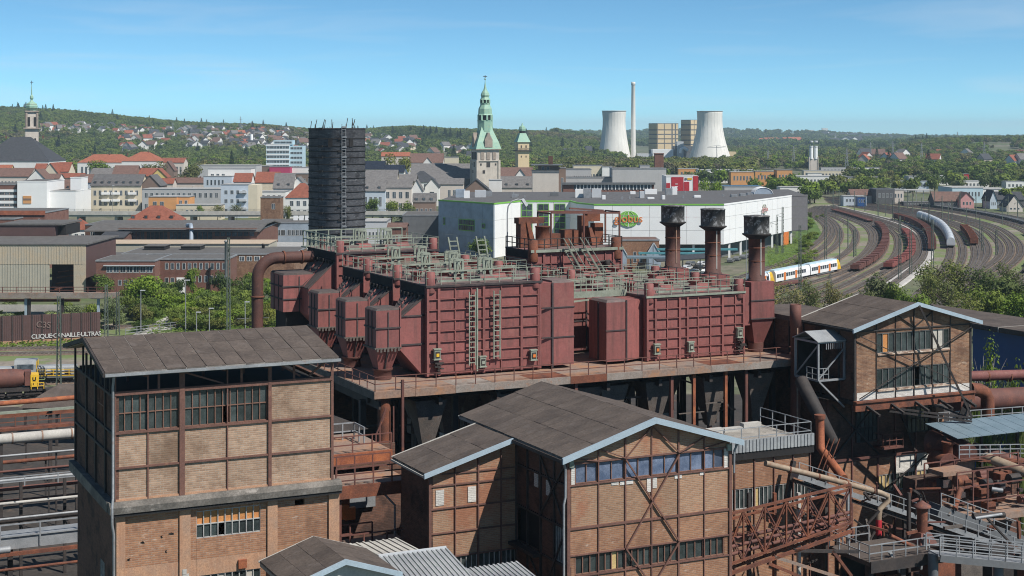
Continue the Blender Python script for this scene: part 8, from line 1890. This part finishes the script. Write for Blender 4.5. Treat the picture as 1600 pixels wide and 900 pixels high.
for px, yb, yt, lab in ((1250, 452, 352, 'big lattice catenary mast before the white railcar'), (1290, 410, 326, 'lattice mast near the supermarket corner'), (1223, 396, 324, 'slender mast before the orange panel of the supermarket'), (1214, 398, 338, 'thin mast left of the slender supermarket mast'), (1297, 470, 424, 'green lattice mast half hidden by trees right of the railcar'), (1406, 438, 337, 'tall mast left of the red wagons'), (1423, 430, 356, 'mast at the near end of the red wagons'), (1457, 428, 344, 'lattice mast at the near end of the white train'), (1183, 430, 398, 'lattice mast left of the rightmost vent stack')):
    mast(px, yb, yt, lab)
for k, (px, yb) in enumerate(((1302, 328), (1311, 327), (1335, 332), (1372, 340), (1384, 338), (1395, 346), (1405, 343), (1426, 335), (1440, 337), (1452, 351), (1472, 342), (1482, 354), (1487, 346), (1510, 362), (1525, 343), (1535, 393), (1531, 380), (1566, 352), (1352, 330), (1418, 326), (1460, 325), (1500, 330), (1540, 334), (1590, 345), (1557, 400), (1575, 338), (1325, 390), (1336, 400), (1312, 410), (1334, 402))):
    mast(px, yb, yb-(9.5+R.uniform(-1, 2))*F/gnd(px, yb)[1], 'thin catenary mast among the far curved tracks', k % 3 == 0, 2.4)
for px, yb, yt, lab in ((92, 606, 460, 'lattice mast in front of the graffiti wall and locomotive'), (166, 530, 448, 'left one of a pair of lattice masts by the pale shrubs'), (184, 524, 452, 'right one of a pair of lattice masts by the pale shrubs'), (357, 522, 368, 'tall dark lattice mast between bush and bent pipe'), (40, 500, 455, 'short mast left beside the trackway')):
    mast(px, yb, yt, lab, True, 0, 'masts on the left')
for px, yb, yt, lab in ((220, 521, 454, 'grey lamp pole beside the round green tree'), (290, 520, 438, 'grey lamp pole among the shrubs'), (307, 522, 488, 'short grey fence post pole'), (327, 520, 482, 'thin pole among yellow green shrubs'), (383, 523, 472, 'thin pole near the bent pipe'), (53, 335, 290, 'lamp pole before the white commercial block'), (83, 330, 298, 'dark lamp pole before the white wing'), (301, 332, 290, 'street lamp beside the orange cube'), (176, 332, 290, 'street lamp before the dormered block'), (800, 320, 279, 'signal like red mast on the supermarket left'), (1166, 445, 350, 'lamp pole beside the middle vent stack')):
    X, Y = gnd(px, yb); h = hz(yt, Y); T = thing('lamp_post', lab, 'lamp', (X, Y, 0)); MB().tube([(0, 0, 0), (0, 0, h)], [.12, .08], 8).obj('pole', m_grey, T); MB().box(-.1, .9, -.15, .15, h-.05, h+.12).obj('lamp_head', m_wgrey, T)
p = [gnd(px, py) for px, py in ((196, 525), (300, 512), (420, 508))]
T = thing('mesh_fence', 'pale wire fence along the path beside the shrubs', 'fence', (*p[0], 0)); o = (*p[0], 0)
railing(MB(o), [(*q, 0) for q in p], 1.6, 3.0, .05, 2).obj('fence', m_grey, T)
# ================================================================ vegetation
def crown(h0, h1, r, n, leaf, blobs=7, squash=.8, seed=1, flat=.0, core=True):
    rr = random.Random(seed); mb = MB(); B = []
    for k in range(blobs):
        g = rr.uniform(0, 6.283); q = r*rr.uniform(.25, .62)*(1 if k else 0)
        z = h0+(h1-h0)*(rr.uniform(.22, .78) if k else .5); B.append((q*math.cos(g), q*math.sin(g), z, r*rr.uniform(.38, .62)))
    vs = []; fs = []
    for k in range(n):
        bx, by, bz, br = rr.choice(B)
        d = Vector((rr.gauss(0, 1), rr.gauss(0, 1), rr.gauss(0, 1))).normalized(); q = br*(rr.random()**.4)*rr.uniform(.8, 1.12)
        c = Vector((bx, by, bz))+Vector((d.x, d.y, d.z*(h1-h0)/(2*r)*squash*1.15))*q
        if c.z < h0*.75: continue
        nrm = (d+Vector((rr.uniform(-.8, .8), rr.uniform(-.8, .8), rr.uniform(-.3, .9)))).normalized()
        a = nrm.cross(Vector((rr.uniform(-1, 1), rr.uniform(-1, 1), .3))).normalized(); b = nrm.cross(a)
        s = leaf*rr.uniform(.6, 1.4); i = len(vs)
        vs += [tuple(c-a*s), tuple(c+b*s*.55), tuple(c+a*s), tuple(c-b*s*.55)]; fs.append((i, i+1, i+2, i+3))
    return mb.add(vs, fs)
def cone_crown(h0, h1, r, n, leaf, seed):
    rr = random.Random(seed); mb = MB(); vs = []; fs = []
    for k in range(n):
        f = rr.random()**.7; z = h1-(h1-h0)*f; q = r*f*rr.uniform(.6, 1.05)+.1; g = rr.uniform(0, 6.283)
        c = Vector((q*math.cos(g), q*math.sin(g), z)); a = Vector((math.cos(g), math.sin(g), -.35)); b = Vector((-math.sin(g), math.cos(g), rr.uniform(-.3, .3)))
        s = leaf*rr.uniform(.6, 1.3); i = len(vs); vs += [tuple(c-a*s), tuple(c+b*s*.5), tuple(c+a*s), tuple(c-b*s*.5)]; fs.append((i, i+1, i+2, i+3))
    return mb.add(vs, fs)
def trunk(h, r, limbs, seed):
    rr = random.Random(seed); mb = MB(); mb.tube([(0, 0, -.3), (.05*h*.2, 0, h*.45), (0, .03*h, h*.9)], [r, r*.7, r*.25], 8)
    for k in range(limbs):
        z = h*rr.uniform(.3, .7); g = rr.uniform(0, 6.283); l = h*rr.uniform(.2, .38)
        mb.tube([(0, 0, z), (l*.5*math.cos(g), l*.5*math.sin(g), z+l*.45), (l*math.cos(g), l*math.sin(g), z+l*.9)], [r*.45, r*.3, r*.1], 5)
    return mb
LF = {'fresh': LEAF('fresh_leaves', (.19,.265,.04), (.11,.175,.03)), 'deep': LEAF('deep_green_leaves', (.10,.145,.036), (.06,.095,.026)), 'yellow': LEAF('yellow_green_leaves', (.20,.21,.05), (.12,.135,.035)), 'pale': LEAF('pale_grey_leaves', (.21,.25,.12), (.11,.15,.06)), 'brown': LEAF('budding_brown_leaves', (.21,.19,.09), (.135,.13,.06)), 'mid': LEAF('mid_green_leaves', (.17,.215,.052), (.105,.145,.035)), 'dark': LEAF('dark_conifer_needles', (.02,.045,.018), (.012,.03,.014)), 'olive': LEAF('olive_leaves', (.19,.205,.065), (.11,.135,.042))}
m_bark = M('bark', (.10,.075,.055), None, 2, .9); m_barkb = M('birch_bark', (.45,.42,.38), (.2,.18,.16), 3, .9)
PROTO = {}
def proto(kind, leafm, v):
    k = (kind, leafm, v)
    if k in PROTO: return PROTO[k]
    m = LF[leafm]
    if kind == 'round': c, t = crown(1.0, 12, 5, 2600, .36, 9, .8, 10+v), trunk(9, .32, 6, v)
    elif kind == 'airy': c, t = crown(2.5, 13, 4.6, 1500, .27, 11, .85, 30+v), trunk(12, .2, 14, v)
    elif kind == 'shrub': c, t = crown(.3, 4.2, 3.2, 1300, .23, 8, .7, 50+v), trunk(3, .1, 6, v)
    elif kind == 'birch': c, t = crown(3, 15, 3.2, 1700, .2, 10, .95, 70+v), trunk(14, .16, 16, v)
    elif kind == 'conifer': c, t = cone_crown(1.5, 16, 4.2, 1100, .6, 90+v), trunk(14, .3, 0, v)
    else: c, t = crown(1.2, 11, 5.4, 420, .85, 7, .85, 110+v), trunk(6, .4, 0, v)
    PROTO[k] = (c.mesh('crown', m), t.mesh('trunk', m_barkb if kind == 'birch' else m_bark)); return PROTO[k]
HP = {'round': 12.6, 'airy': 13.4, 'shrub': 4.4, 'birch': 15.6, 'conifer': 16.3, 'far': 11.6}; WP = {'round': 8.4, 'airy': 8.2, 'shrub': 7.4, 'birch': 7.2, 'conifer': 7, 'far': 9.5}
def plant(name, label, kind, leafm, X, Y, Z, h, w_, group=None, v=None):
    v = R.randrange(3) if v is None else v; c, t = proto(kind, leafm, v)
    T = thing(name, label, 'shrub' if kind == 'shrub' else 'tree', (X, Y, Z), R.uniform(0, 6.28), group); s = w_/WP[kind]; T.scale = (s, s, h/HP[kind])
    link(c, 'crown', T); link(t, 'trunk', T); return T
def ptree(px, yt, wpx, Y, kind, leafm, label, name='tree', z=0, group=None):
    h = hz(yt, Y)-z; return plant(name, label, kind, leafm, at(px, Y), Y, z, h, wpx/F*Y, group)
for a in (
 (230, 424, 64, 355, 'round', 'fresh', 'full round green tree between the brick office and the tracks'),
 (162, 424, 34, 385, 'round', 'fresh', 'green tree covering the left corner of the brick office'),
 (177, 458, 46, 325, 'airy', 'pale', 'pale leaved shrubby tree at the end of the graffiti wall'),
 (752, 368, 40, 500, 'round', 'fresh', 'round green tree before the blue shaded supermarket wall'),
 (80, 329, 30, 560, 'round', 'yellow', 'yellow green tree beside the red brick block'),
 (582, 305, 26, 720, 'round', 'fresh', 'bright green tree touching the right side of the black tower'),
 (612, 309, 26, 705, 'round', 'mid', 'left green street tree before the cream town house'),
 (636, 312, 28, 700, 'round', 'mid', 'right green street tree before the cream town house'),
 (163, 244, 44, 1050, 'round', 'fresh', 'bright green tree before the long red tiled school'),
 (240, 249, 40, 1010, 'round', 'yellow', 'yellowish tree before the taller school wing'),
 (291, 252, 48, 960, 'round', 'yellow', 'big round yellow green tree left of the modern white block'),
 (362, 233, 14, 1350, 'conifer', 'dark', 'tall dark conifer left of the pale blue office tower'),
 (623, 236, 40, 1060, 'round', 'yellow', 'yellow green tree beyond the solar panelled roofs'),
 (1112, 275, 34, 800, 'round', 'fresh', 'bright green tree right of the red and white building'),
 (450, 318, 18, 690, 'shrub', 'yellow', 'small yellowish bush beside the brown brick stair tower'),
 (243, 318, 22, 715, 'airy', 'yellow', 'budding tree in front of the orange cube'), (312, 318, 14, 720, 'round', 'fresh', 'small green tree before the low cream wing'),
 (340, 316, 24, 712, 'airy', 'yellow', 'left budding tree before the pale blue apartments'), (370, 316, 26, 712, 'airy', 'yellow', 'right budding tree before the pale blue apartments'),
 (1540, 500, 62, 172, 'birch', 'fresh', 'light green birch before the deep blue hall'), (1578, 528, 60, 178, 'birch', 'fresh', 'smaller birch at the right edge before the deep blue hall'), (1518, 540, 40, 168, 'birch', 'pale', 'thin birch close to the brown brick building corner'),
 (1560, 546, 60, 160, 'airy', 'pale', 'pale leafy tree under the deep blue hall, left'), (1598, 550, 50, 158, 'airy', 'fresh', 'leafy tree under the deep blue hall at the frame edge'), (1535, 560, 44, 152, 'shrub', 'fresh', 'bright shrub above the brown pipes at right'), (1590, 566, 44, 150, 'shrub', 'mid', 'green shrub above the brown pipes at the frame edge'),
): ptree(*a)
fr = [(1205, 432, 60, 330, 'airy', 'brown'), (1235, 440, 50, 300, 'airy', 'brown'), (1265, 428, 46, 330, 'airy', 'olive'), (1222, 452, 46, 290, 'airy', 'brown'), (1300, 432, 40, 335, 'airy', 'brown'), (1330, 450, 40, 300, 'shrub', 'olive'), (1372, 424, 62, 335, 'round', 'olive'), (1400, 432, 46, 330, 'round', 'mid'), (1352, 446, 44, 310, 'airy', 'olive'), (1430, 446, 50, 310, 'round', 'fresh'), (1462, 398, 66, 360, 'airy', 'olive'), (1495, 402, 60, 350, 'airy', 'olive'), (1530, 410, 66, 345, 'airy', 'mid'), (1565, 420, 60, 335, 'round', 'mid'), (1598, 428, 62, 330, 'round', 'mid'), (1480, 430, 56, 320, 'airy', 'olive'), (1545, 440, 60, 310, 'round', 'mid'), (1590, 446, 60, 300, 'round', 'fresh'), (1510, 446, 56, 305, 'airy', 'olive'), (1448, 420, 40, 345, 'airy', 'olive'), (1640, 440, 70, 310, 'round', 'mid'), (1575, 402, 50, 365, 'airy', 'olive')]
pos = ['far left', 'left', 'middle', 'right', 'far right']
for k, a in enumerate(fr): ptree(*a[:6], 'budding %s tree of the belt behind the brown brick building, %s stretch' % ({'brown': 'brownish', 'olive': 'olive', 'mid': 'green', 'fresh': 'bright green'}[a[5]], pos[min(4, int((a[0]-1190)/84))]), 'tree' if a[4] != 'shrub' else 'shrub', 0, 'tree belt behind the brown brick building')
# shrubs on the left slope
for k in range(95):
    px = R.uniform(205, 470); f = R.random(); py = 458+f*56-(px-255)*.03; X, Y = gnd(px, py+6)
    h = R.uniform(3.5, 7.0)*(1.2-.6*f); m = 'yellow' if f > .75 and R.random() < .5 else R.choice(('fresh', 'fresh', 'mid', 'mid', 'deep'))
    plant('shrub', '%s shrub on the bank between brick office and bent pipe' % {'yellow': 'yellow green', 'fresh': 'bright green', 'mid': 'green', 'deep': 'dark green'}[m], 'shrub', m, X, Y, 0, h, R.uniform(5, 9), 'shrubs on the left bank')
for k in range(26):
    px = R.uniform(-10, 200); py = R.uniform(478, 500); X, Y = gnd(px, py+14); plant('shrub', 'pale leaved shrub under the rusty trackway', 'shrub', R.choice(('pale', 'pale', 'mid')), X, Y, 0, R.uniform(2.5, 4.5), R.uniform(4, 8), 'pale shrubs under the trackway')
for k in range(36):
    px = R.uniform(1256, 1300); py = R.uniform(340, 418); 
    if px > 1262+(py-340)*-.1+26: continue
    X, Y = gnd(px-12+(418-py)*.12, py); plant('shrub', 'green shrub on the grass strip beside the supermarket corner', 'shrub', R.choice(('fresh', 'mid')), X, Y, 0, R.uniform(1.5, 4), R.uniform(3, 7), 'shrubs beside the supermarket corner')
struct('grass_bank', MB().add([(*gnd(1190, 425), .04), (*gnd(1262, 398), .04), (*gnd(1284, 365), .04), (*gnd(1270, 340), .04), (*gnd(1258, 336), .04), (*gnd(1240, 372), .04), (*gnd(1190, 400), .04)], [tuple(range(7))]), m_grass)
struct('grass_bank', MB().add([(*gnd(200, 520), .045), (*gnd(470, 512), .045), (*gnd(470, 470), .045), (*gnd(240, 468), .045)], [(0, 1, 2, 3)]), m_grass)
struct('path', MB().add([(*gnd(196, 530), .06), (*gnd(300, 508), .06), (*gnd(285, 494), .06), (*gnd(262, 494), .06), (*gnd(240, 505), .06)], [(0, 1, 2, 3, 4)]), m_concl)
struct('works_yard', MB().add([(at(-300, 60), 60, .03), (at(-150, 230), 230, .03), (at(480, 245), 245, .03), (at(1700, 245), 245, .03), (at(2600, 60), 60, .03)], [(0, 1, 2, 3, 4)]), m_worky)
# mid town and right hand trees, each a thing
spots = []
for px, yb, n, sx, sy, kinds in ((150, 262, 12, 60, 6, ('mid', 'fresh', 'deep')), (130, 268, 5, 20, 5, ('mid',)), (310, 262, 10, 50, 5, ('mid', 'brown', 'deep')), (600, 258, 10, 50, 8, ('mid', 'yellow', 'deep')), (560, 250, 6, 30, 5, ('mid',)), (870, 262, 8, 24, 5, ('brown', 'olive')), (700, 252, 8, 30, 4, ('mid', 'olive')), (1090, 282, 14, 40, 8, ('mid', 'fresh', 'deep')), (1150, 284, 16, 40, 8, ('mid', 'deep', 'olive')), (1200, 288, 16, 36, 8, ('mid', 'fresh')), (1320, 302, 22, 55, 6, ('mid', 'olive', 'fresh')), (1400, 300, 16, 50, 10, ('mid', 'deep', 'olive')), (1480, 292, 14, 50, 8, ('mid', 'deep')), (1560, 290, 16, 50, 8, ('mid', 'olive', 'deep')), (1590, 318, 6, 20, 6, ('mid',)), (1265, 312, 10, 12, 12, ('mid', 'fresh')), (1230, 300, 8, 30, 6, ('mid', 'fresh'))):
    where = 'left town' if px < 480 else 'town centre' if px < 1000 else 'right woods edge'
    for k in range(n):
        qx, qy = px+R.gauss(0, sx*.6), yb+R.uniform(-sy, sy*.4); X, Y = gnd(qx, qy+4); m = R.choice(kinds)
        plant('tree', '%s tree among the buildings, %s' % ({'mid': 'green', 'fresh': 'bright green', 'deep': 'dark green', 'brown': 'brownish budding', 'olive': 'olive green', 'yellow': 'yellow green'}[m], where), 'far', m, X, Y, 0, R.uniform(9, 16), R.uniform(9, 15), 'trees in the ' + where)
# ---- woods that read as one mass
def scatter(name, pts, src, mat=None):
    me = bpy.data.meshes.new(name); me.from_pydata([p[:3] for p in pts], [], []); 
    a = me.attributes.new('size', 'FLOAT', 'POINT'); a.data.foreach_set('value', [p[3] for p in pts])
    o = bpy.data.objects.new(name, me); COL.objects.link(o); o['kind'] = 'stuff'
    ng = bpy.data.node_groups.new(name, 'GeometryNodeTree'); ng.interface.new_socket('Geometry', in_out='INPUT', socket_type='NodeSocketGeometry'); ng.interface.new_socket('Geometry', in_out='OUTPUT', socket_type='NodeSocketGeometry')
    N = ng.nodes.new; i, u = N('NodeGroupInput'), N('NodeGroupOutput'); ip = N('GeometryNodeInstanceOnPoints'); oi = N('GeometryNodeObjectInfo'); oi.inputs['Object'].default_value = src; oi.inputs['As Instance'].default_value = True
    na = N('GeometryNodeInputNamedAttribute'); na.data_type = 'FLOAT'; na.inputs[0].default_value = 'size'
    rv = N('FunctionNodeRandomValue'); rv.data_type = 'FLOAT_VECTOR'; rv.inputs[0].default_value = (0, 0, 0); rv.inputs[1].default_value = (0, 0, 6.28)
    l = ng.links.new; l(i.outputs[0], ip.inputs['Points']); l(oi.outputs['Geometry'], ip.inputs['Instance']); l(na.outputs[0], ip.inputs['Scale']); l(rv.outputs[0], ip.inputs['Rotation']); l(ip.outputs[0], u.inputs[0])
    md = o.modifiers.new('scatter', 'NODES'); md.node_group = ng; return o
def src_tree(kind, m, px, yb, label):
    X, Y = gnd(px, yb); T = plant('tree', label, kind, m, X, Y, 0, 12, 12, None, 1); return [c for c in T.children if c.name.startswith('crown')][0]
S = {'deep': src_tree('far', 'deep', 118, 262, 'dark green tree at the wood edge left of the school'), 'mid': src_tree('far', 'mid', 300, 268, 'green tree behind the modern white block'), 'olive': src_tree('far', 'olive', 893, 268, 'olive tree left of the left cooling tower'), 'brown': src_tree('far', 'brown', 905, 266, 'brownish tree left of the left cooling tower'), 'dark': src_tree('conifer', 'dark', 352, 258, 'slim dark conifer behind the modern white block'), 'fresh': src_tree('far', 'fresh', 110, 264, 'fresh green tree at the wood edge left of the school')}
PT_ = {k: [] for k in S}
def village(px, py):
    return any(a-4 < px < b+4 and c-1 < py < d for a, b, c, d, n in band)
for k in range(15500):
    px = R.uniform(-80, 1000); Y = 1720+R.random()**.8*1750; X = at(px, Y); z = terrain(X, Y)
    if z < 1 and px > 640: continue
    py = HZ+(EYE-z-5)*F/Y
    if village(px, py) and R.random() < .8: continue
    nz_ = mnoise.noise((X*.0035, Y*.0022, 3)); q = R.random()
    kind = ('brown' if nz_ > .25 else 'deep' if nz_ < -.22 else 'mid')
    if q < .22: kind = R.choice(('mid', 'olive', 'deep'))
    if q > .99 or (nz_ < -.42 and q > .85): kind = 'dark'
    PT_[kind].append((X, Y, z-.8, R.uniform(.75, 1.5)))
for k in range(2600):       # flat woods behind the left town and round the power station
    px = R.uniform(60, 900); Y = 1300+R.random()*480; X = at(px, Y); py = HZ+(EYE-5)*F/Y
    if not (95 < px < 480 or px > 560): continue
    if 115 < px < 295 and Y < 1330: continue
    if 410 < px < 480 and Y < 1300: continue
    if px > 560 and Y < 1420: continue
    PT_[R.choice(('mid', 'deep', 'olive', 'fresh', 'brown'))].append((X, Y, 0, R.uniform(.8, 1.5)))
for k in range(900):
    px = R.uniform(872, 1175); Y = R.uniform(1330, 1650); dens = 1-abs((px-1030)/170)**3
    if R.random() > dens+.25: continue
    PT_[R.choice(('olive', 'olive', 'brown', 'mid'))].append((at(px, Y), Y, 0, R.uniform(1.0, 1.75)))
for k in range(7600):      # right hand plain
    px = R.uniform(1120, 1700); Y = 1080+R.random()**1.2*2900; X = at(px, Y); z = terrain(X, Y)
    if Y < 1230 or (Y < 1440 and R.random() < .6): continue
    if Y > 1950 and px < 1400 and mnoise.noise((X*.004, Y*.002, 8)) < -.05: continue
    if z > 60: continue
    if mnoise.noise((X*.006, Y*.003, 5)) < -.32: continue
    q = R.random(); kind = R.choice(('mid', 'mid', 'olive', 'deep', 'fresh', 'brown')) if q < .99 else 'dark'
    PT_[kind].append((X, Y, z-.3, R.uniform(.7, 1.45)))
for k in range(5200):      # far valley and far ridge
    px = R.uniform(860, 1640); Y = 3300+R.random()*3600; X = at(px, Y); z = terrain(X, Y)
    if mnoise.noise((X*.002, Y*.001, 2)) < -.1 and Y < 5300: continue
    PT_[R.choice(('deep', 'mid', 'deep'))].append((X, Y, z-1, R.uniform(1.4, 2.6)))
for k, p in PT_.items():
    if p: scatter({'deep': 'dark_green_woods', 'mid': 'green_woods', 'olive': 'olive_woods', 'brown': 'budding_woods', 'dark': 'conifer_woods', 'fresh': 'fresh_woods'}[k], p, S[k])
# low weeds as ground cover on the banks
mb = MB(); vs = []; fs = []
for k in range(9000):
    q = R.random()
    if q < .45: X, Y = gnd(R.uniform(215, 470), R.uniform(472, 522))
    elif q < .7: X, Y = gnd(R.uniform(1195, 1262), R.uniform(372, 420)); 
    else: X, Y = gnd(R.uniform(-20, 160), R.uniform(512, 545))
    if q >= .45 and q < .7 and X < at(1200, Y): continue
    s = R.uniform(.2, .6); g = R.uniform(0, 6.28); a = Vector((math.cos(g), math.sin(g), .2))*s; i = len(vs); z = R.uniform(.1, .5)
    vs += [(X-a.x, Y-a.y, z), (X+a.y*.5, Y-a.x*.5, z+.25*s), (X+a.x, Y+a.y, z+s*.6), (X-a.y*.5, Y+a.x*.5, z+.2*s)]; fs.append((i, i+1, i+2, i+3))
stuff(mb.add(vs, fs).obj('weeds', LF['fresh']))
# ================================================================ labels of look-alikes: say which one
LM = [(49, 210, 'the left church'), (185, 245, 'the tiled school'), (180, 295, 'the dormered block'), (264, 318, 'the orange cube'), (444, 238, 'the office tower'), (355, 270, 'the modern white block'), (526, 260, 'the black tower'), (620, 292, 'the cream town house'), (758, 230, 'the green spire'), (816, 225, 'the domed tower'), (850, 280, 'the grey brick block'), (959, 215, 'the left cooling tower'), (1109, 215, 'the right cooling tower'), (1066, 290, 'the red white building'), (1160, 290, 'the blue roofed shed'), (1271, 245, 'the twin chimneys'), (1284, 278, 'the wide white hall'), (1245, 330, 'the supermarket corner'), (1384, 305, 'the black hall'), (1428, 300, 'the pale canopy'), (1510, 312, 'the pink gable'), (1512, 285, 'the pale blue hall'), (1460, 365, 'the white goods train'), (1418, 395, 'the red wagons'), (1270, 430, 'the railcar'), (302, 430, 'the white office door'), (194, 430, 'the left office'), (400, 460, 'the bent pipe'), (357, 450, 'the tall lattice mast'), (120, 510, 'the graffiti wall'), (1432, 500, 'the brown brick gable'), (393, 215, 'the slim white tower'), (1340, 270, 'the cream hall'), (1560, 540, 'the blue hall'), (1276, 210, 'the hilltop blocks'), (60, 700, 'the pinkish pipe'), (145, 650, 'the open attic building')]
NTH = ['first', 'second', 'third', 'fourth', 'fifth', 'sixth', 'seventh', 'eighth', 'ninth', 'tenth', 'eleventh', 'twelfth', 'thirteenth', 'fourteenth', 'fifteenth', 'sixteenth', 'seventeenth', 'eighteenth', 'nineteenth', 'twentieth']
SHORT = [(' on the wooded hillside', ''), (' among the buildings,', ' in'), (' on the bank between brick office and bent pipe', ' on the bank'), (' among the far curved tracks', ''), (' of the belt behind the brown brick building,', ','), (' on the grass strip beside the supermarket corner', ' on grass'), (' peeping out of the woods on the right', ''), (' right of the black tower', ''), (' left of the black tower', ''), (' in right woods edge', ''), (' in left town', ''), (' in town centre', ''), (' of the pipe field left of the open attic building', ' of the pipe field'), (' among the pipes at lower left', ''), (', left hills', ''), (', right woods', ''), (', far left stretch', ''), (', left stretch', ''), (', middle stretch', ''), (', right stretch', ''), (', far right stretch', '')]
bpy.context.view_layer.update()
same = {}
for o in list(COL.objects):
    if o.get('category') and o.get('group'): same.setdefault(o['label'], []).append(o)
fam = {}
for lab, L_ in same.items():
    if len(L_) < 2: continue
    for a_, b_ in SHORT: lab = lab.replace(a_, b_)
    if 'wagon' in L_[0].name or 'track' in L_[0].name or 'car' in L_[0].name.split('_'):
        for k, o in enumerate(sorted(L_, key=lambda o: o.location.y)): o['label'] = (lab if len(lab.split()) < 11 else ' '.join(lab.split()[:3]+['in']+lab.split()[-6:]))+', '+(NTH[k] if k < 20 else '%dth' % (k+1))+' from the near end'
        continue
    for o in L_:
        p = o.location; px, py = 800+F*p.x/max(p.y, 1), HZ+(EYE-p.z-4)*F/max(p.y, 1)
        q = min(LM, key=lambda m: (m[0]-px)**2+2*(m[1]-py)**2); dx, dy = q[0]-px, q[1]-py
        d = ('left of' if dx > 0 else 'right of') if abs(dx) > abs(dy) else ('above' if dy > 0 else 'below')
        fam.setdefault('%s %s %s' % (lab, d, q[2]), []).append((px, py, o))
for lab, L_ in fam.items():
    L_.sort(key=lambda t: t[0])
    for k, (px, py, o) in enumerate(L_): o['label'] = lab if len(L_) == 1 else lab+', '+(NTH[k] if k < 20 else '%dth' % (k+1))+' from left'
# ================================================================ air
m = bpy.data.materials.new('air'); m.use_nodes = True; t = m.node_tree; t.nodes.remove(t.nodes['Principled BSDF'])
pv = t.nodes.new('ShaderNodeVolumePrincipled'); pv.inputs['Color'].default_value = (.66, .86, 1, 1); pv.inputs['Density'].default_value = HAZE; pv.inputs['Anisotropy'].default_value = 0
t.links.new(pv.outputs[0], t.nodes['Material Output'].inputs['Volume'])
stuff(MB().box(-14000, 14000, -1500, 14000, -2, 128).obj('haze', m))
